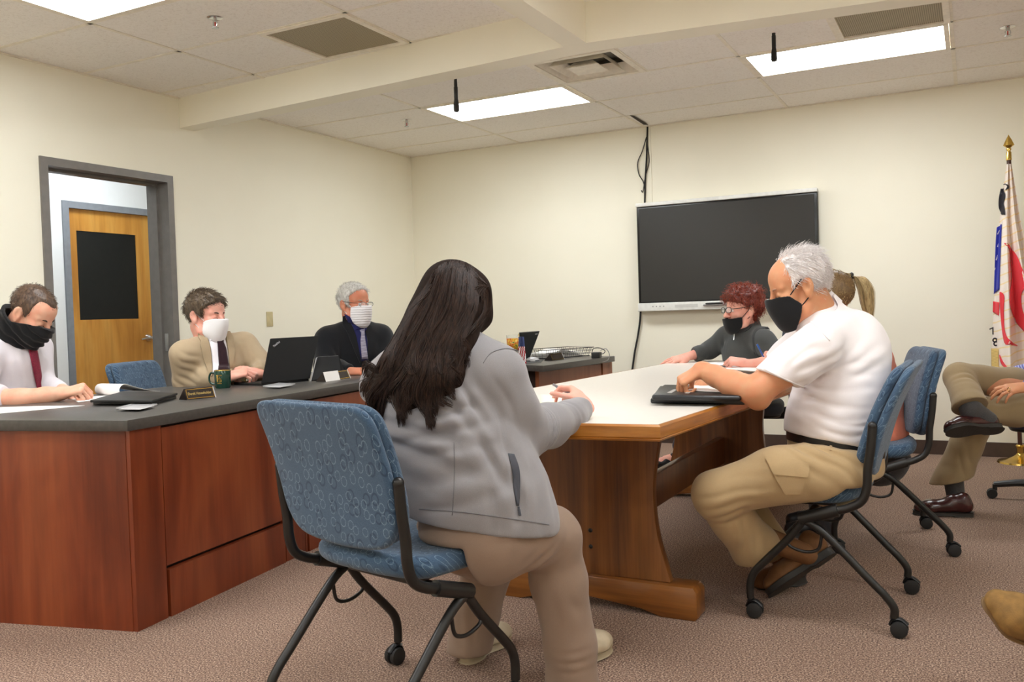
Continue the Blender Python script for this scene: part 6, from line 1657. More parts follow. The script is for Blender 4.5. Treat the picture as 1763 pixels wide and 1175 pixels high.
# ================================================================== blonde woman in coral behind the polo shirt man
def build_blonde():
    root = person('blonde woman with ponytail in coral top, half hidden behind the polo shirt man', on_floor(J(1470, 700, 4.35)))
    hd = Head(J(1428, 520, 4.40), dirc(-0.90, -0.14, 0.40), sc=1.06)
    B = Blob(0.0055); hd.skull(B, male=False); nb = J(1462, 575, 4.42); hd.neck(B, nb, 0.052, 0.062)
    B.chain([(nb, 0.07), (J(1480, 625, 4.42), 0.12), (J(1500, 720, 4.40), 0.13)], 0.03)
    shL, elL, wrL = J(1448, 605, 4.27), J(1385, 640, 4.55), J(1312, 625, 4.86)
    shR, elR, wrR = J(1475, 600, 4.62), J(1400, 640, 4.85), J(1346, 617, 4.95)
    B.chain([(nb, 0.055), (shR, 0.055), (elR, 0.043), (J(1374, 628, 4.92), 0.034), (wrR, 0.027)], 0.02)
    B.chain([(nb, 0.055), (shL, 0.055), (elL, 0.045), (J(1345, 627, 4.74), 0.036), (wrL, 0.028), (J(1290, 627, 4.92), 0.027)], 0.02)
    hand(B, J(1284, 625, 4.94), dirc(-0.97, 0.10, 0.15), dirc(-0.05, 0.85, -0.5), 1.0, True, (72, 74, 76, 78), 2, (26, 30), 30)
    hand(B, J(1346, 617, 4.95), dirc(-0.90, 0.05, 0.20), dirc(-0.2, 0.6, -0.75), 1.05, False, (66, 70, 74, 76), 2, (30, -20), 30)
    body = skinpart(B, M['skin_pink'], root)
    K = Blob(0.006); lat = dirc(0.25, 0, 0.95)
    K.chain([(J(1468, 580, 4.42), 0.085), (J(1484, 625, 4.42), 0.135), (J(1502, 690, 4.41), 0.130), (J(1508, 745, 4.40), 0.15)], 0.05, (lat, 1.2))
    K.chain([(nb, 0.07), (shL, 0.072), (shL * 0.5 + elL * 0.5, 0.064)], 0.03); K.chain([(nb, 0.07), (shR, 0.072), (shR * 0.5 + elR * 0.5, 0.062)], 0.03)
    cut(K, shL * 0.55 + elL * 0.45, elL - shL, 0.09); cut(K, shR * 0.55 + elR * 0.45, elR - shR, 0.09)
    top = garment('coral_top', K, M['coral'], root, [(J(1525, 640, 4.4), dirc(0.3, -0.9, 0), 0.04, 0.008, 0.1, 0.06), (J(1500, 700, 4.3), dirc(1, -0.2, 0), 0.05, 0.005, 0.1, 0.1)], 0.005, 9, 8)
    mk('gathered_back', xf(ball((0, 0, 0), (0.022, 0.03, 0.075), 14, 10), np.eye(3), J(1537, 645, 4.42)), M['coral'], top, smooth=180)
    T = Blob(0.007); hp = J(1512, 785, 4.38)
    T.chain([(J(1510, 755, 4.4), 0.145), (hp, 0.15)], 0.05, (lat, 1.15))
    for y, dw in ((-1, -0.10), (1, 0.10)):
        k = J(1405, 792, 4.38 + dw + 0.08); a = J(1418, 905, 4.55 + dw)
        T.chain([(J(1500, 790, 4.38 + dw), 0.095), (k, 0.075)], 0.03); T.chain([(k, 0.072), (a, 0.055)], 0.03)
        fl_ = on_floor(a) + [0, 0, 0.018]; f = nrm(dirc(-1, 0, 0.2) * [1, 1, 0])
        shoe(root, fl_ - f * 0.06, fl_ + f * 0.19, (0, 0, 1.0), M['black'], M['sole'], 0.044)
    on_seat(T, ch_b)
    garment('trousers', T, M['trou_dark'], root, (), 0.003, 9, 3, 1, 0)
    # hair pulled back into a ponytail
    def region(q):
        x, y, z = q[..., 0], q[..., 1], q[..., 2]
        lowb = np.interp(x, [-0.14, -0.05, -0.025, -0.010, 0.03, 0.06], [-0.075, -0.075, -0.03, 0.034, 0.030, 0.05])
        front = np.interp(z, [0.0, 0.045, 0.08, 0.12, 0.18], [0.04, 0.05, 0.08, 0.09, 0.09]) - x
        return np.minimum(front, z - lowb)
    cap_ = mk('hair', hd.cap(region, 0.010, 0.002, 40, 0.0045), M['hairblond_d'], root, smooth=180)
    tie = J(1463, 477, 4.40)
    P_, N_ = scatter(cap_, 2600, lambda p: np.ones(len(p), bool), 4)
    G = []
    for p, n in zip(P_, N_):
        m_ = (p + tie) / 2; off = hd.pos + hd.A @ np.array([-0.01, 0, 0.05]); r_ = nrm(m_ - off)
        m_ = off + r_ * max(np.linalg.norm(m_ - off), 0.100)
        G.append(smoothpath([p + n * 0.001, m_, tie + RNG.normal(0, 0.006, 3)], 4))
    mk('hair_strands', locks(G, 0.0011), M['hairblond'], cap_, smooth=180)
    G = []; rg = np.random.default_rng(3)
    for i in range(700):
        a = rg.normal(0, 1, 3) * 0.5; e = rg.random()
        ax = [(1463, 477, 4.40), (1478, 478, 4.38), (1490, 498, 4.37), (1494, 525, 4.37), (1497, 548 + 10 * e, 4.37)]
        sp = [0.006, 0.022, 0.030, 0.026, 0.012]
        side = np.clip(rg.normal(0, 0.5), -1, 1); dep = np.clip(rg.normal(0, 0.5), -1, 1)
        G.append(smoothpath([J(*q) + cr * side * s_ + cf * dep * s_ for q, s_ in zip(ax, sp)], 5))
    pt = mk('ponytail', locks(G, 0.0014), M['hairblond'], cap_, smooth=180)
    mk('hair_tie', tube([tie + cr * 0.006 + 0.017 * (math.cos(a) * nrm(cu + cr * 0.2) + math.sin(a) * cf) for a in np.linspace(0, 6.28, 15)[:-1]], 0.007, 8, closed=True), M['black'], cap_, smooth=180)
M['coral'] = fabric('coral_knit', sr(238, 140, 112), 600, 0.3, 0.08)
M['hairblond_d'] = hairmat('dark_blonde_hair', sr(96, 74, 50), sr(140, 112, 76)); M['hairblond'] = hairmat('blonde_hair', sr(150, 122, 80), sr(220, 196, 146))
build_blonde()
# ================================================================== man with crossed legs at the right, and his office chair
def build_crossed_man():
    root = person('man in blue striped shirt and khaki trousers sitting with crossed legs', on_floor(J(1800, 700, 4.95)))
    hp = J(1838, 690, 4.95)
    k1, a1 = J(1652, 650, 4.88), J(1672, 706, 4.62); k2, a2 = J(1694, 708, 4.80), J(1640, 826, 4.90)
    B = Blob(0.0055); hd = Head(J(1862, 415, 5.0), dirc(-0.93, -0.08, -0.2), sc=1.06); hd.skull(B); nb = J(1864, 475, 5.02); hd.neck(B, nb)
    B.chain([(nb, 0.08), (J(1850, 560, 5.0), 0.12), (J(1842, 680, 4.97), 0.12)], 0.03)
    s1, e1, w1 = J(1822, 520, 4.82), J(1832, 640, 4.74), J(1768, 667, 4.68); s2, e2, w2 = J(1835, 510, 5.18), J(1790, 640, 5.18), J(1724, 652, 5.02)
    B.chain([(nb, 0.055), (s1, 0.055), (e1, 0.044), (w1, 0.028)], 0.02); B.chain([(nb, 0.055), (s2, 0.055), (e2, 0.044), (w2, 0.028)], 0.02)
    hand(B, J(1764, 667, 4.68), dirc(-0.94, -0.12, -0.12), dirc(-0.1, 0.85, -0.5), 1.05, True, (28, 26, 28, 32), 5, (24, 10), 10)
    hand(B, J(1724, 652, 5.02), dirc(-0.95, -0.05, -0.15), dirc(0, 0.9, -0.4), 1.0, False, (30, 32, 34, 36), 5, (24, 10), 10)
    B.chain([(hp, 0.10), (k2, 0.05), (a2, 0.035), (J(1646, 862, 4.9), 0.034)], 0.02); B.chain([(hp, 0.10), (k1, 0.05), (a1, 0.036), (J(1697, 720, 4.63), 0.030)], 0.02)
    skinpart(B, M['skin_tan'], root)
    T = Blob(0.006)
    T.chain([(J(1845, 655, 4.96), 0.150), (hp, 0.150)], 0.04)
    T.chain([(J(1825, 690, 4.86), 0.110), (J(1750, 706, 4.80), 0.088), (k2, 0.076)], 0.04); T.chain([(k2, 0.074), (J(1662, 770, 4.86), 0.082), (a2, 0.094), (a2 + nrm(a2 - k2) * 0.06, 0.098)], 0.03)
    T.chain([(J(1825, 682, 5.02), 0.110), (J(1740, 662, 4.96), 0.090), (k1, 0.080)], 0.04); T.chain([(k1, 0.078), (a1, 0.086), (a1 + nrm(a1 - k1) * 0.05, 0.088)], 0.03)
    cut(T, a2, dirc(0.30, -0.95, 0.0), 0.17); cut(T, J(1666, 702, 4.64), dirc(0.02, -0.80, -0.55), 0.16)
    garment('trousers', T, M['khaki2'], root, [(J(1675, 665, 4.75), dirc(0.6, -0.8, 0), 0.05, 0.006, 0.10, 0.06), (J(1740, 690, 4.75), dirc(0.95, 0.2, 0), 0.05, 0.005, 0.12, 0.06), (J(1655, 790, 4.8), dirc(0.3, -0.95, 0), 0.06, 0.004, 0.14, 0.07)], 0.004, 8, 6)
    for ch in ([(J(1640, 815, 4.9), 0.053), (J(1647, 866, 4.9), 0.046)], [(k1 * 0.4 + a1 * 0.6, 0.060), (a1, 0.055), (J(1702, 723, 4.62), 0.043)]): mk('sock', Blob(0.005).chain(ch, 0.01).mesh(1), M['sockdark'], root, smooth=180)
    h2 = onZ(1676, 884, 0.02); t2 = onZ(1582, 880, 0.02)
    shoe(root, h2, h2 + nrm(t2 - h2) * 0.30, (0, 0, 1.0), M['oxblood'], M['sole'], 0.05, lace=M['black'])
    shoe(root, J(1724, 736, 4.60), J(1627, 741, 4.56), dirc(-0.03, 0.72, 0.66), M['oxblood'], M['sole'], 0.054, lace=M['black'])
    K = Blob(0.006); lat = dirc(0.25, 0, 0.95)
    K.chain([(J(1862, 488, 5.02), 0.09), (J(1848, 540, 5.0), 0.145), (J(1842, 660, 4.97), 0.155)], 0.05, (lat, 1.2))
    for a, b_, c in ((s1, e1, w1), (s2, e2, w2)): K.chain([(nb, 0.075), (a, 0.082), (b_, 0.066), (c, 0.045)], 0.03)
    cut(K, w1 + nrm(e1 - w1) * 0.01, w1 - e1, 0.09); cut(K, w2 + nrm(e2 - w2) * 0.01, w2 - e2, 0.09)
    garment('striped_shirt', K, M['bluestripe'], root, [(J(1750, 640, 5.0), dirc(0.4, 0.9, 0), 0.035, 0.005, 0.08, 0.06)], 0.004, 9, 6)
    mk('ring', tube([J(1737, 671, 4.585) + 0.0105 * (math.cos(a) * cu + math.sin(a) * cf) for a in np.linspace(0, 6.28, 13)[:-1]], 0.002, 6, closed=True), M['brass'], root, smooth=180)
    reg = lambda q: np.minimum(np.interp(q[..., 2], [0, 0.06, 0.09, 0.16], [0.036, 0.04, 0.075, 0.09]) - q[..., 0], q[..., 2] - np.interp(q[..., 0], [-0.12, -0.03, -0.01, 0.03], [-0.05, -0.04, 0.034, 0.02]))
    mk('hair', hd.cap(reg, 0.010, 0.004, 45, 0.005), M['hair_gb'], root, smooth=180)
    brows(hd, root, M['brow']); lashes(hd, root)
M['khaki2'] = fabric('olive_khaki', sr(150, 130, 98), 900, 0.25, 0.1); M['sockdark'] = fabric('dark_grey_sock', sr(78, 76, 76), 300, 0.4, 0.3)
M['oxblood'] = plain('oxblood_leather', sr(62, 28, 28), 0.22, spec=0.6, var=0.2, bscale=60)
t = NT('blue_striped_shirt'); v = t.coord('Object', (1, 1, 1), (0.5, 0.4, 0.3)); wv = t.n('ShaderNodeTexWave', bands_direction='X'); wv.inputs['Scale'].default_value = 26; t.l(v, wv.inputs['Vector'])
t.base(t.ramp(wv.outputs['Fac'], [(0.3, sr(96, 100, 168)), (0.55, sr(176, 180, 220))])); M['bluestripe'] = t.set(0.85, 0, 0.2)
build_crossed_man()
oc = onZ(1812, 864, 0)
och = office_chair('navy office chair on black star base under the man with crossed legs', (oc[0] + 0.02, oc[1], 0), R(92), M['navy'])
rc_ = J(1292, 640, 6.14)
och2 = office_chair('dark office chair of the red haired woman, beyond the white table', (rc_[0], rc_[1], 0), R(100), M['slate'])

# ------------------------------------------------------------------ suede shoe of somebody seated at the lower right
M['suede'] = plain('tan_suede', sr(132, 98, 48), 0.8, bump=0.35, bscale=350, var=0.16); M['tansole'] = plain('tan_sole', sr(126, 98, 62), 0.6); M['tanlace'] = fabric('tan_lace', sr(150, 118, 70))
sp_ = person('tan suede shoe and trouser leg of a person cut off at the lower right corner', (J(1900, 1100, 2.6) * [1, 1, 0]))
shoe(sp_, J(1858, 1160, 2.52), J(1688, 1024, 2.60), dirc(0.50, 0.35, -0.80), M['suede'], M['tansole'], 0.070, lace=M['tanlace'], thick_=0.012, ankle=True, sw=0.84, sl=0.955)
sb = Blob(0.006); sb.chain([(J(1858, 1080, 2.44), 0.058), (J(1990, 960, 2.5), 0.075), (J(2080, 900, 2.55), 0.085)], 0.03); sb.chain([(J(2080, 900, 2.55), 0.085), (J(2240, 960, 2.45), 0.10)], 0.03)
mk('trouser_leg', sb.mesh(2), M['trou_dark'], sp_, smooth=180)
M['mug'] = plain('green_glaze', sr(16, 58, 46), 0.15, spec=0.6); M['lidblack'] = plain('black_lid_rubber', sr(9, 9, 10), 0.6, spec=0.25); M['darkgrey'] = plain('dark_grey_shell', sr(34, 34, 35), 0.8, spec=0.12); M['darkgrey2'] = plain('dark_grey_mat', sr(62, 62, 62), 0.7)
M['slatelid'] = plain('slate_lid', sr(52, 56, 56), 0.4); M['greenpaper2'] = plain('pale_green_page', sr(236, 240, 216), 0.7, var=0.02); M['pengrey'] = plain('grey_pen', sr(140, 138, 142), 0.35); M['penblue'] = plain('blue_pen', sr(40, 90, 170), 0.3)
M['folio'] = plain('black_folio_leather', sr(30, 31, 34), 0.35, bump=0.25, bscale=300); M['greyfabric'] = plain('grey_tab', sr(170, 168, 164), 0.6)
t = NT('clear_tumbler'); t.base((0.95, 0.97, 0.97)); t.b.inputs['Transmission Weight'].default_value = 0.9; t.b.inputs['IOR'].default_value = 1.1; M['glass'] = t.set(0.05, 0, 0.5)
t = NT('fruit_print'); v = t.coord('Object', (1, 1, 1)); nz = t.noise(v, 36, 2, 0.5); t.base(t.ramp(nz, [(0.34, sr(52, 104, 50)), (0.44, sr(226, 190, 50)), (0.54, sr(196, 56, 36)), (0.62, sr(232, 206, 80)), (0.7, sr(60, 110, 56))])); M['fruit'] = t.set(0.3)
t = NT('cream_flag_cloth'); v = t.coord('Object', (1, 1, 1), (0, 0.35, 0)); wv = t.n('ShaderNodeTexWave', bands_direction='Z'); wv.inputs['Scale'].default_value = 5.2; wv.inputs['Distortion'].default_value = 1.2; wv.inputs['Detail'].default_value = 1; t.l(v, wv.inputs['Vector'])
t.base(t.ramp(wv.outputs['Fac'], [(0.90, sr(240, 229, 220)), (0.96, sr(240, 220, 182)), (1.0, sr(238, 214, 164))])); M['flagcloth'] = t.set(0.7, 0, 0.3)
M['flagred'] = fabric('flag_scarlet', sr(226, 60, 70), 700, 0.15, 0.05); M['flagblue'] = fabric('flag_royal_blue', sr(44, 52, 160), 700, 0.15, 0.05); M['flagblack'] = plain('flag_black_print', sr(34, 30, 40), 0.7); M['flagwhite'] = plain('flag_white_print', sr(236, 230, 226), 0.7)
t = NT('gold_fringe'); v = t.coord(); wv = t.n('ShaderNodeTexWave', bands_direction='Z'); wv.inputs['Scale'].default_value = 40; t.l(v, wv.inputs['Vector']); t.base(t.ramp(wv.outputs['Fac'], [(0.3, sr(190, 150, 60)), (0.7, sr(236, 210, 140))])); M['fringe'] = t.set(0.7)
# ------------------------------------------------------------------ things lying on the dais and the table
def slab(q, z, t, b=0.0015):
    """flat thing whose outline is given as photo pixels on the plane z (its underside)"""
    P = [onZ(x, y, z)[:2] for x, y in q]
    a = sum(P[i][0] * P[(i + 1) % len(P)][1] - P[(i + 1) % len(P)][0] * P[i][1] for i in range(len(P)))
    if a < 0: P = P[::-1]
    return prism([tuple(p) for p in P], z, z + t, b)
def rect(c, ang, w_, h_, z, t, b=0.0015):
    return xf(box((0, 0, t / 2), (w_, h_, t), b), rz(ang), (c[0], c[1], z))
def loose(name, vf, mat, label, cat, smooth=30, group=None): return tag(mk(name, vf, mat, None, smooth=smooth), label, cat, group)
def lettering(txt, size, mat, parent, Mx, loc, depth=0.0004, name='lettering', bold=True, fit=None):
    cu_ = bpy.data.curves.new(name, 'FONT'); cu_.body = txt; cu_.size = size; cu_.extrude = depth; cu_.align_x = 'CENTER'; cu_.align_y = 'CENTER'; cu_.offset = size * 0.012 if bold else 0
    o = bpy.data.objects.new(name, cu_); COL.objects.link(o); cu_.materials.append(mat)
    if fit or True:
        bpy.context.view_layer.update(); me = bpy.data.meshes.new_from_object(o); bpy.data.objects.remove(o); me.name = name
        xs = [v.co.x for v in me.vertices]; k = 1.0 if not fit else min(1.0, fit / (max(xs) - min(xs)))
        for v in me.vertices: v.co.x *= k; v.co.y *= min(1.0, k * 1.25)
        o = bpy.data.objects.new(name, me); COL.objects.link(o)
        if not me.materials: me.materials.append(mat)
    m4 = Matrix.Identity(4); Mx = np.asarray(Mx, float); off = BASE.get(parent.name, np.zeros(3)) if parent else np.zeros(3)
    for i in range(3):
        for j in range(3): m4[i][j] = Mx[i, j]
        m4[i][3] = loc[i] - off[i]
    o.matrix_basis = m4
    if parent: o.parent = parent
    return o
Zc = CZt + 0.0005
# papers of the bowed man
pa = onZ(62, 706, Zc); loose('paper_sheet', slab([(-60, 718), (72, 706), (146, 699), (60, 700), (-60, 704)], Zc, 0.001, 0), M['paper'], 'white sheet of paper under the forearm of the man in the black gaiter', 'paper', 0)
loose('paper_sheet', slab([(135, 693), (206, 684), (190, 681), (120, 686)], Zc, 0.001, 0), M['paper'], 'white sheet of paper behind the fist, by the closed laptop', 'paper', 0)
# curled page of a pad
c0, c1 = onZ(206, 683, Zc), onZ(262, 677, Zc)
def curl(u, v):
    d = (c1 - c0); n = nrm(np.array([-d[1], d[0], 0])); a = R(-50 + 230 * u)
    x = 1 - u
    if u < 0.5: q = math.pi * (1.5 - u * 2.0); off = np.array([0.03 + 0.03 * math.cos(q), 0.03 + 0.028 * math.sin(q)])
    else: q = (u - 0.5) * 2; off = np.array([0.03 + 0.21 * q, 0.058 * (1 - q) ** 1.4 + 0.004])
    return c0 + nrm(d) * off[0] + np.array([0, 0, off[1]]) + n * (v * 0.20)
loose('notepad', thick(grid(curl, 24, 4), 0.0012), M['paper'], 'white pad with a curled-over page behind the closed laptop', 'notepad', 180)
# closed laptop
lp = thing('closed_laptop', 'closed black laptop lying in front of the bowed man', 'laptop', tuple(onZ(230, 690, CZt)))
mk('base', slab([(160, 697.5), (262, 698), (304, 686), (212, 683)], CZt, 0.014, 0.003), M['black'], lp)
mk('lid', slab([(155, 693.5), (262, 693.5), (306, 680.5), (210, 678)], CZt + 0.016, 0.011, 0.003), M['black'], lp)
mk('hinge', slab([(247, 695), (251, 695), (251.5, 694), (247.5, 694)], CZt + 0.006, 0.016, 0.0), M['steel'], lp)
# flat silver devices
def device(q, label):
    t = thing('desk_device', label, 'device', tuple(onZ(*q[0], CZt)), 0, 'flat silver devices on the dais')
    mk('shell', slab(q, CZt, 0.009, 0.003), M['silver'], t); 
    i = [(x * 0.86 + 0.14 * np.mean([p[0] for p in q]), y * 0.86 + 0.14 * np.mean([p[1] for p in q])) for x, y in q]
    mk('top_plate', slab(i, CZt + 0.009, 0.0012, 0.0004), M['pearl'], t)
M['pearl'] = plain('pearl_plastic', sr(196, 196, 198), 0.3)
device([(199, 706), (242, 706.5), (272, 699), (228, 698)], 'flat silver device in front of the closed laptop')
device([(452, 667), (482, 668), (509, 663), (480, 662)], 'flat silver device in front of the open laptop')
# name plates: wedge block with gold-framed face
def nameplate(bl, br, h, label, txt=None, cover=None, lean=0.45):
    p0, p1 = onZ(*bl, CZt), onZ(*br, CZt); d = nrm(p1 - p0); L_ = np.linalg.norm(p1 - p0); n = np.array([d[1], -d[0], 0]); up = nrm(np.array([0, 0, 1.0]) - n * lean)
    t = thing('name_plate', label, 'name plate', tuple(p0), 0, 'desk name plates')
    b_ = h; dp = 0.075
    prof = [(0, 0), (-dp, 0), (-h * lean - 0.004, h), (-h * lean, h)]
    V = [p0 + d * (s_ * L_) + n * a + np.array([0, 0, z]) for s_ in (0, 1) for a, z in prof]
    F = [[0, 1, 2, 3], [7, 6, 5, 4]] + [[k, 4 + k, 4 + (k + 1) % 4, (k + 1) % 4] for k in range(4)]
    mk('block', (np.array(V), F), M['blockwood'], t, smooth=0)
    fn = nrm(np.cross(d, up)); fn = fn if fn @ n > 0 else -fn; Lh = h * math.hypot(1, lean)
    P_ = lambda u, v, o_: p0 + d * (u * L_) + up * (v * Lh) + fn * o_
    def plate(u0, u1, v0, v1, o_, th):
        q = [P_(u0, v0, o_), P_(u1, v0, o_), P_(u1, v1, o_), P_(u0, v1, o_)]; return thick((np.array(q), [[0, 1, 2, 3]]), th)
    mk('gold_frame', join(plate(0.03, 0.97, 0.08, 0.14, 0.0003, 0.0012), plate(0.03, 0.97, 0.86, 0.92, 0.0003, 0.0012), plate(0.03, 0.05, 0.08, 0.92, 0.0003, 0.0012), plate(0.95, 0.97, 0.08, 0.92, 0.0003, 0.0012)), M['brass'], t, smooth=0)
    mk('face', plate(0.05, 0.95, 0.14, 0.86, 0.0002, 0.0006), M['platedark'], t, smooth=0)
    if txt: lettering(txt, Lh * 0.50, M['goldtext'], t, frm(d, up, fn), P_(0.48, 0.5, 0.0014), fit=L_ * 0.80)
    mk('bright_edge', plate(0.972, 1.0, 0.0, 1.0, 0.0004, 0.0014), M['pearl'], t, smooth=0)
    return t, P_
M['blockwood'] = plain('dark_walnut_block', sr(36, 26, 22), 0.4); M['platedark'] = plain('engraved_dark_plate', sr(40, 28, 20), 0.35); M['goldtext'] = plain('gold_lettering', sr(196, 170, 104), 0.4, 0.4)
t1, P1 = nameplate((322, 689.5), (372, 684.5), 0.052, 'dark name plate with gold frame beside the closed laptop', 'Derek Householder')
# shiny end of the first plate
t2, P2 = nameplate((563, 657.5), (604, 651.5), 0.052, 'name plate half covered by a white card, by the folded screen', None)
q = [P2(-0.06, -0.02, 0.003), P2(0.52, -0.02, 0.003), P2(0.58, 1.02, 0.003), P2(-0.02, 1.02, 0.003)]
loose('white_card', thick((np.array(q), [[0, 1, 2, 3]]), 0.001), M['paper'], 'white card leaning on the name plate by the folded screen', 'card', 0)
lettering('s', 0.03, M['goldtext'], t2, frm(nrm(P2(1, 0, 0) - P2(0, 0, 0)), nrm(P2(0, 1, 0) - P2(0, 0, 0)), nrm(P2(0, 0, 1) - P2(0, 0, 0))), P2(0.74, 0.45, 0.0014)) if False else None
t3, P3 = nameplate((952, 621.5), (972, 619.0), 0.052, 'dark name plate in front of the wire basket', None)
# green mug
mp_ = onZ(384, 668.5, CZt); mg = thing('mug', 'dark green mug with gold emblem in front of the tan suit man', 'mug', tuple(mp_))
mk('cup', lathe([(0.0, 0.006), (0.036, 0.006), (0.040, 0.095), (0.0425, 0.0985), (0.0445, 0.095), (0.042, 0.01), (0.037, 0.0), (0.0, 0.0)], 28), M['mug'], mg, smooth=60, world=False)
hdv = nrm(-cr + cf * 0.1); hdv[2] = 0; hdv = nrm(hdv)
mk('handle', tube(smoothpath([hdv * 0.041 + [0, 0, 0.080], hdv * 0.064 + [0, 0, 0.084], hdv * 0.076 + [0, 0, 0.060], hdv * 0.070 + [0, 0, 0.030], hdv * 0.040 + [0, 0, 0.020]], 6), 0.0055, 8), M['mug'], mg, smooth=180, world=False)
mk('gold_rim', lathe([(0.0412, 0.0975), (0.043, 0.0992), (0.0448, 0.0965), (0.0442, 0.0945)], 28), M['brass'], mg, smooth=180, world=False)
fd = nrm(-cf * [1, 1, 0]); sd = nrm(cr * [1, 1, 0])
def onmug(u, z, r_=0.0442): a = u / r_; return (fd * math.cos(a) + sd * math.sin(a)) * r_ * (0.93 + 0.07 * z / 0.095) + np.array([0, 0, z])
em = [grid(lambda a, b_, u0=u0, u1=u1, z0=z0, z1=z1: onmug(u0 + (u1 - u0) * a - 0.006, z0 + (z1 - z0) * b_, 0.0448), 5, 3) for u0, u1, z0, z1 in ((-0.016, 0.016, 0.070, 0.074), (-0.014, -0.004, 0.036, 0.070), (0.002, 0.006, 0.034, 0.064), (-0.004, 0.012, 0.050, 0.056), (-0.012, 0.014, 0.026, 0.031), (0.008, 0.014, 0.036, 0.048))]
mk('gold_emblem', join(*[thick(e_, 0.0008) for e_ in em]), M['brass'], mg, smooth=0, world=False)
# open laptop, back of the lid towards the viewer
ll, lr = onZ(450, 664.5, CZt), onZ(532, 656, CZt)
dl = nrm(lr - ll); Ll = np.linalg.norm(lr - ll); nb_ = np.array([-dl[1], dl[0], 0]); 
if nb_ @ cf < 0: nb_ = -nb_
ol_ = thing('open_laptop', 'open black laptop with its lid towards the viewer, beside the tan suit man', 'laptop', tuple(ll))
tl = J(465, 584, 5.04); tr_ = J(547, 579.5, 5.34)
lidn = nrm(np.cross(dl, nrm(tl - ll)))
if lidn @ cf > 0: lidn = -lidn
lid = lambda u, v: ll * (1 - u) * (1 - v) + lr * u * (1 - v) + tl * (1 - u) * v + tr_ * u * v + np.array([0, 0, 0.012]) * (1 - v)
mk('lid', thick(grid(lambda u, v: lid(u, v), 8, 8), 0.009, lidn), M['lidblack'], ol_, smooth=30)
mk('screen', thick(grid(lambda u, v: lid(0.03 + 0.94 * u, 0.05 + 0.9 * v) - lidn * 0.0008, 2, 2), 0.0008, -lidn), M['tvblack'], ol_, smooth=0)
bq = [ll, lr, lr + nb_ * -0.0, ll]
bs = [ll, lr, lr - np.array([dl[1], -dl[0], 0]) * 0 + nrm(J(398, 660, 5.1) * [1, 1, 0] - J(450, 660, 4.9) * [1, 1, 0]) * 0.0, ll]
kb0 = [tuple((ll + dl * 0.0)[:2]), tuple((lr)[:2]), tuple((lr + nb_ * 0.24)[:2]), tuple((ll + nb_ * 0.24)[:2])]
ar = sum(kb0[i][0] * kb0[(i + 1) % 4][1] - kb0[(i + 1) % 4][0] * kb0[i][1] for i in range(4))
mk('keyboard_deck', prism(kb0 if ar > 0 else kb0[::-1], CZt, CZt + 0.014, 0.002), M['black'], ol_)
mk('keys', prism([tuple(np.array(p) * 0.8 + 0.2 * np.mean(kb0, 0)) for p in (kb0 if ar > 0 else kb0[::-1])], CZt + 0.014, CZt + 0.016), M['rubber'], ol_, smooth=0)
ux = nrm(tr_ - tl); vx = nrm(tl - ll)
lettering('ThinkPad', 0.016, M['silver'], ol_, frm(nrm(ux * 0.75 + vx * 0.66), nrm(vx * 0.75 - ux * 0.66), lidn), lid(0.13, 0.86) + lidn * 0.0098)
# tent-folded screen in front of the black suit man
fs = thing('folding_tablet', 'grey screen folded like a tent in front of the black suit man', 'tablet', tuple(onZ(560, 655, CZt)))
a0, a1_ = J(546, 617, 5.42), J(582, 614.5, 5.55); b0, b1_ = onZ(536, 657, CZt + 0.003), onZ(586, 650, CZt + 0.003)
gq = lambda u, v: (a0 * (1 - u) + a1_ * u) * v + (b0 * (1 - u) + b1_ * u) * (1 - v)
mk('panel', thick(grid(gq, 4, 4), 0.008), M['darkgrey'], fs, smooth=30)
c0_, c1_ = b0 + cf * 0.16, b1_ + cf * 0.16; c0_[2] = c1_[2] = CZt + 0.003
gq2 = lambda u, v: (a0 * (1 - u) + a1_ * u) * v + (c0_ * (1 - u) + c1_ * u) * (1 - v)
mk('rear_panel', thick(grid(gq2, 4, 4), 0.008), M['darkgrey'], fs, smooth=30)
mk('hinge', tube([a0, a0 * 0.7 + a1_ * 0.3, a0 * 0.3 + a1_ * 0.7, a1_], 0.007, 8), M['silver'], fs)
mk('edge_strip', tube([b0 + cr * -0.004, a0 + cr * -0.004], 0.004, 8), M['silver'], fs)
# far worktop: laptop, glass, little flag, mouse, basket, adapter
fl0, fl1 = onZ(893, 621, CZt), onZ(909, 621.5, CZt)
fo = thing('open_laptop', 'dark open laptop seen edge-on at the far worktop by the small flag', 'laptop', tuple(fl0))
g4 = [fl0, fl1, J(928, 570, 6.72), J(893.5, 572.5, 6.55)]; g4[1] = onZ(909, 620, CZt)
mk('lid', thick((np.array([g4[0], g4[1], g4[2], g4[3]]), [[0, 1, 2, 3]]), 0.010), M['slatelid'], fo, smooth=0)
mk('keyboard_deck', slab([(893, 621), (909, 620), (890, 616), (876, 617)], CZt, 0.014, 0.002), M['black'], fo)
mk('badge', thick((np.array([J(921.5, 575.2, 6.60), J(926, 574.6, 6.60), J(926, 575.8, 6.60), J(921.5, 576.4, 6.60)]), [[0, 1, 2, 3]]), 0.001), M['silver'], fo, smooth=0)
gp_ = onZ(884, 620, CZt); gw = 6.35; gl = thing('drinking_glass', 'tall glass with green and yellow fruit print on the far worktop', 'glass', tuple(onZ(884, 625, CZt)))
gb = BASE[gl.name]; hgt = J(884, 577, (gb - CAM) @ cf)[2] - gb[2]
mk('tumbler', lathe([(0.0, 0.004), (0.036, 0.004), (0.044, hgt), (0.046, hgt), (0.038, 0.0), (0.0, 0.0)], 24), M['glass'], gl, smooth=60, world=False)
mk('printed_band', lathe([(0.0452 * 0.93, hgt * 0.45), (0.0465, hgt * 0.88)], 24), M['fruit'], gl, smooth=180, world=False)
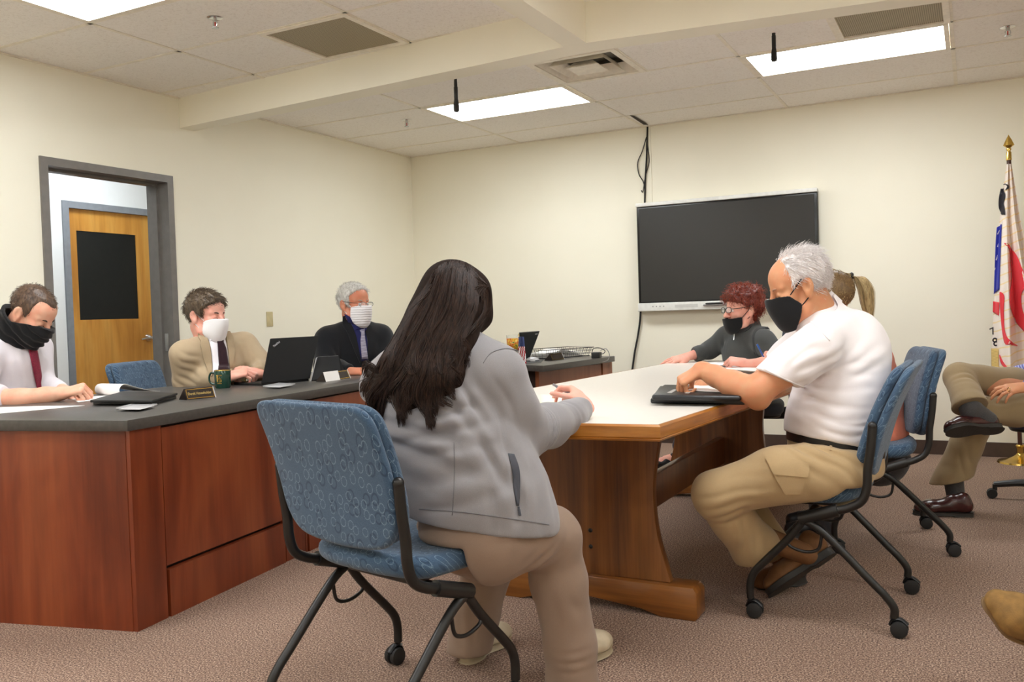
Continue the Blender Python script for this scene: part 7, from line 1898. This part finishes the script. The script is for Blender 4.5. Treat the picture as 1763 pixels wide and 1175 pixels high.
sf = thing('small_flag', 'small striped flag on a stick on the far worktop', 'flag', tuple(onZ(898, 626, CZt)))
sw_ = (BASE[sf.name] - CAM) @ cf
mk('stick', tube([onZ(898, 626, CZt), J(893, 575, sw_)], 0.003, 6), M['brass'], sf)
def sfl(u, v):
    px = 893 + u * (9 + 6 * v) - 1.5 * v; py = 580 + 46 * v
    return J(px, py, sw_ - 0.012 * math.sin(u * 9) - 0.01 * v)
vs = grid(sfl, 14, 20); fm = []
for j in range(19):
    for i in range(13): fm.append(0 if j < 7 else (1 if ((i + j // 2) // 2) % 2 == 0 else 2))
mk('cloth', vs, None, sf, smooth=180, mats=[fabric('flag_blue', sr(70, 84, 130)), fabric('flag_red', sr(176, 48, 60)), fabric('flag_white', sr(232, 226, 226))], fmat=fm)
mo = onZ(917, 622.5, CZt); ms = thing('computer_mouse', 'grey computer mouse by the small striped flag', 'mouse', tuple(mo), R(30))
mk('shell', ball((0, 0, 0.004), (0.052, 0.032, 0.030), 20, 12), M['silver'], ms, smooth=180, world=False); mk('base', xf(pillow(rrect(0.10, 0.06, 0.028), 0, 0.008, 0.003), None, (0, 0, 0)), M['black'], ms, world=False)
loose('mouse_mat', slab([(900, 626), (932, 624.5), (936, 620), (908, 620)], CZt, 0.002, 0), M['darkgrey2'], 'thin dark mat under the grey mouse', 'mat', 0)
loose('mouse_cable', tube(smoothpath([onZ(x, y, CZt + 0.003) for x, y in [(908, 620), (916, 615.5), (930, 613.5), (934, 612), (925, 613), (940, 615)]], 6), 0.002, 6), M['rubber'], 'thin cable looping beside the wire basket', 'cable', 180)
# wire basket with papers
def basket():
    q0, q1 = onZ(938, 618.5, CZt + 0.002), onZ(1016, 612.5, CZt + 0.002); d = nrm(q1 - q0); n = np.array([-d[1], d[0], 0]); L_ = np.linalg.norm(q1 - q0)
    t = thing('wire_basket', 'wire basket of papers on the far worktop by the back wall', 'basket', tuple(q0))
    Wd, Hh, fl = 0.26, J(935, 603.5, (q0 - CAM) @ cf)[2] - q0[2], 0.022
    ht = lambda u, v, z: q0 + d * (u * L_) + n * (v * Wd) + np.array([0, 0, z]) + (d * (2 * u - 1) + n * (2 * v - 1)) * fl * (z / Hh)
    bars_ = []
    rimr = 0.0032
    for z, r_ in ((Hh, rimr), (Hh * 0.66, 0.0016), (Hh * 0.33, 0.0016), (0.0, 0.0022)):
        bars_.append(tube([ht(0, 0, z), ht(1, 0, z), ht(1, 1, z), ht(0, 1, z)], r_, 6, closed=True))
    for u in np.linspace(0.04, 0.96, 22): bars_.append(tube([ht(u, 0, Hh), ht(u, 0, 0), ht(u, 1, 0), ht(u, 1, Hh)], 0.0014, 5))
    for v in np.linspace(0.1, 0.9, 7): bars_.append(tube([ht(0, v, Hh), ht(0, v, 0), ht(1, v, 0), ht(1, v, Hh)], 0.0014, 5))
    mk('wire', join(*bars_), M['blackm'], t, smooth=180)
    for k in range(6):
        rg = np.random.default_rng(k); z0 = 0.006 + k * 0.008
        def sh(u, v, k=k): return q0 + d * (0.04 + 0.88 * u) * L_ + n * (0.03 + 0.20 * v) + np.array([0, 0, 0.006 + k * 0.007 + 0.022 * math.exp(-((u - 0.28 - 0.04 * k) / 0.13) ** 2) * (k > 2) + 0.004 * math.sin(u * 7 + k)])
        loose('paper_sheet', thick(grid(sh, 20, 3), 0.0012), M['paper'], 'white paper lying in the wire basket' if True else '', 'paper', 180, 'papers in the wire basket')
    return t
basket()
ad = onZ(1026, 617, CZt); adt = thing('power_adapter', 'black power adapter at the end of the far worktop', 'adapter', tuple(ad), R(12))
mk('case', box((0, 0.03, 0.022), (0.065, 0.10, 0.044), 0.004), M['black'], adt, world=False)
aw = (ad - CAM) @ cf
mk('cable', tube(smoothpath([J(1019, 607, aw), J(1022, 600.5, aw), J(1032, 599.5, aw), J(1042, 604, aw), J(1040, 609, aw), J(1033, 610, aw)], 6), 0.003, 6), M['rubber'], adt, smooth=180)
mk('cable', tube(smoothpath([J(1034, 604, aw), J(1044, 601, aw), J(1050, 610, aw), J(1048, 620, aw), J(1038, 624, aw)], 6), 0.003, 6), M['grey'], adt, smooth=180)

# conference table: steno pad and pen, folio, papers
Zt = TZ + 0.0005
s0, s1, s2, s3 = (930, 707), (988, 707), (984, 690), (930, 688)
pad = thing('steno_pad', 'pale green steno pad under the writing hand of the grey fleece woman', 'notepad', tuple(onZ(955, 705, TZ)))
mk('lower_page', slab([(929, 706), (985, 709), (990, 697), (934, 694)], Zt, 0.006, 0.001), M['greenpaper'], pad)
pb = onZ(930, 696, Zt + 0.006); pw = (pb - CAM) @ cf
mk('raised_page', thick(grid(lambda u, v: (onZ(930 + 52 * u, 699.5 - 2 * u, Zt + 0.006)) * (1 - v) + J(930 + 56 * u, 680 + 1.5 * u, pw + 0.14) * v + np.array([0, 0, 0.012 * math.sin(v * 3.1)]), 6, 8), 0.001), M['greenpaper2'], pad, smooth=180)
hw_ = 3.10
pen = thing('pen', 'grey pen in the hand of the grey fleece woman', 'pen', tuple(J(985, 679, hw_)))
mk('barrel', tube([J(952, 662, hw_ + 0.06), J(962, 667.5, hw_ + 0.05), J(975, 674, hw_ + 0.03), J(992, 684, hw_)], [0.0042, 0.0055, 0.0058, 0.005], 10), M['pengrey'], pen)
mk('clip', tube([J(953, 661, hw_ + 0.05), J(962, 665.5, hw_ + 0.04)], 0.0016, 6), M['silver'], pen)
fo_ = thing('leather_folio', 'black leather folio on the table under the polo shirt man\'s hand', 'folio', tuple(onZ(1200, 695, TZ)))
mk('cover', slab([(1120, 695), (1283, 698), (1290, 676), (1136, 672)], Zt, 0.020, 0.006), M['folio'], fo_, smooth=50)
fz = onZ(1125, 690, Zt + 0.02)
mk('flap', slab([(1122, 690), (1276, 692), (1284, 674), (1142, 671)], Zt + 0.021, 0.022, 0.009), M['folio'], fo_, smooth=60)
mk('pocket_tab', slab([(1148, 677), (1156, 677.5), (1166, 671.5), (1160, 671)], Zt + 0.0432, 0.001, 0), M['greyfabric'], fo_, smooth=0)
mk('pocket_tab', slab([(1179, 677.5), (1186, 678), (1193, 672), (1188, 671.5)], Zt + 0.0432, 0.001, 0), M['greyfabric'], fo_, smooth=0)
loose('paper_sheet', slab([(1184, 673), (1300, 679), (1310, 664), (1200, 662)], Zt + 0.046, 0.003, 0), M['paper'], 'white paper on the folio under the polo shirt man\'s far hand', 'paper', 0)
loose('paper_sheet', slab([(1140, 669), (1175, 668.5), (1178, 666.5), (1146, 667)], Zt, 0.001, 0), M['paper'], 'white sheet showing left of the folio', 'paper', 0)
# papers of the blonde woman
for k, (q, lb) in enumerate((([(1205, 641), (1325, 642.5), (1335, 633), (1225, 632)], 'thick white paper stack in front of the blonde woman, lowest sheets'), ([(1215, 634), (1300, 640), (1320, 632), (1220, 628)], 'white papers fanned on top of the stack by the red haired woman'))):
    loose('paper_stack', slab(q, Zt + k * 0.030, 0.028 if k == 0 else 0.004, 0.001), M['paper'], lb, 'papers', 0)
loose('paper_clip_case', slab([(1222, 630), (1234, 634), (1245, 634.5), (1252, 631), (1238, 631)], Zt + 0.036, 0.006, 0.002), M['darkgrey2'], 'small dark flat thing lying on the fanned papers', 'small item', 40)
bp = thing('pen', 'blue pen upright in the fist of the blonde woman', 'pen', tuple(J(1312, 610, 4.9)))
mk('barrel', tube([J(1305, 596, 4.9), J(1309, 604, 4.9), J(1318, 622, 4.92)], [0.004, 0.005, 0.004], 10), M['penblue'], bp)
mk('cap', tube([J(1303.5, 593, 4.9), J(1307, 600, 4.9)], 0.0056, 10), M['penblue'], bp)

# ------------------------------------------------------------------ flag on its stand by the back wall
fbs = onZ(1757, 797, 0); fy = fbs[1]
top = onY(1735, 232, fy); 
fg = thing('flag_stand', 'tall cream flag with red sweeps on a spear-topped pole by the back wall', 'flag', (fbs[0], fbs[1], 0))
mk('base', lathe([(0.0, 0.07), (0.022, 0.07), (0.026, 0.06), (0.045, 0.045), (0.10, 0.02), (0.145, 0.012), (0.15, 0.0), (0.0, 0.0)], 32), M['brass'], fg, world=False)
mk('collar', lathe([(0.0, 0.13), (0.024, 0.13), (0.03, 0.12), (0.022, 0.10), (0.024, 0.07), (0.0, 0.07)], 20), M['brass'], fg, world=False)
ptop = onY(1737, 276, fy)
mk('pole', tube([np.array([fbs[0], fy, 0.06]), ptop], 0.0145, 12), M['darkwood'], fg)
dz = nrm(top - ptop); L_ = np.linalg.norm(top - ptop)
spear = lathe([(0.0, 0), (0.018, 0.0), (0.016, L_ * 0.30), (0.010, L_ * 0.36), (0.017, L_ * 0.42), (0.012, L_ * 0.48), (0.024, L_ * 0.54), (0.036, L_ * 0.58), (0.020, L_ * 0.78), (0.0, L_)], 16)
mk('spear_finial', xf(spear, np.diag([1.0, 0.5, 1.0]), ptop), M['brass'], fg, smooth=40)
# hanging cloth: drawn-together folds falling from the pole
topz = onY(1737, 282, fy); 
def flagpt(u, v):
    pyv = 284 + 400 * v
    xl = np.interp(pyv, [284, 330, 380, 450, 560, 640, 690], [1733, 1727, 1721, 1716, 1709, 1706, 1706])
    xr = np.interp(pyv, [284, 330, 380, 450, 560, 640, 690], [1741, 1748, 1756, 1772, 1800, 1815, 1820])
    x = xl + (xr - xl) * u
    amp = 0.012 + 0.075 * v
    # a deep first fold at the left edge turns the hoist side behind
    dep = amp * math.sin(u * 15.0 + 0.6) + amp * 0.35 * math.sin(u * 31 + 2 * v)
    if u < 0.10: dep += (0.10 - u) * 0.9 * (0.2 + v)
    return onY(x, pyv, fy - 0.02) + np.array([0, dep - 0.03 - amp * 1.3, 0])
cl_ = mk('cloth', thick(grid(flagpt, 70, 60), 0.002), M['flagcloth'], fg, smooth=180)
tf = [bvh(cl_)]
def patch(name, A_, B_, mat, nu=5, nv=24, lift=0.004): return mk(name, strip(tf, A_, B_, nu, nv, lift, 0.0015, 7.6), mat, fg, smooth=180)
patch('red_sweep', [(1729, 419), (1737, 430), (1739, 450), (1741, 480), (1738, 505), (1739, 530), (1748, 552), (1763, 570), (1776, 582)], [(1734, 419), (1741, 428), (1752, 441), (1762, 468), (1768, 490), (1760, 505), (1760, 528), (1766, 545), (1776, 556)], M['flagred'], 8, 30)
patch('red_sweep', [(1722, 503), (1722, 525), (1725, 560), (1730, 590), (1736, 594), (1752, 596)], [(1724, 503), (1730, 510), (1729, 535), (1731, 570), (1740, 588), (1753, 596)], M['flagred'], 5, 24)
patch('red_sweep', [(1709.5, 519), (1709.5, 528), (1709, 537)], [(1721, 521), (1721, 533), (1720.5, 544)], M['flagred'], 5, 8)
patch('red_sweep', [(1721, 612), (1724, 626), (1734, 636)], [(1722, 611), (1728, 623), (1738, 636)], M['flagred'], 4, 10)
patch('blue_band', [(1716, 392), (1714, 420), (1712.5, 460), (1711, 507)], [(1725.5, 386), (1724, 420), (1722.5, 460), (1721.5, 499)], M['flagblue'], 5, 24)
patch('dark_figure', [(1723, 325), (1720, 338), (1719, 350), (1720, 360), (1726, 370)], [(1728, 325), (1732, 338), (1729, 350), (1731, 360), (1732, 370)], M['flagblack'], 5, 20, 0.005)
patch('dark_figure', [(1727, 318), (1733, 316.5), (1736, 322), (1733, 328)], [(1727, 319), (1732.5, 318), (1734.5, 322), (1732, 327)], M['flagblack'], 3, 12, 0.005)
patch('gold_fringe', [(1707.5, 600), (1708, 620), (1709, 640)], [(1720, 602), (1720, 620), (1720.5, 640)], M['fringe'], 5, 12, 0.005)
for ch, px, py, s_, a, mt in (('T', 1721.5, 400, 0.055, -25, 'flagwhite'), ('E', 1718.5, 422, 0.055, -20, 'flagwhite'), ('R', 1717, 445, 0.055, -18, 'flagwhite'), ('I', 1715, 462, 0.045, -15, 'flagwhite'), ('8', 1716.5, 590, 0.085, 18, 'flagblack'), ('7', 1711.5, 571, 0.07, 25, 'flagblack')):
    p = cast_px(tf, px, py, 0.009, 7.6); rx_ = cr * math.cos(R(a)) + cu * math.sin(R(a)); ux_ = -cr * math.sin(R(a)) + cu * math.cos(R(a))
    lettering(ch, s_, M[mt], fg, frm(rx_, ux_, -cf), p, 0.0008)
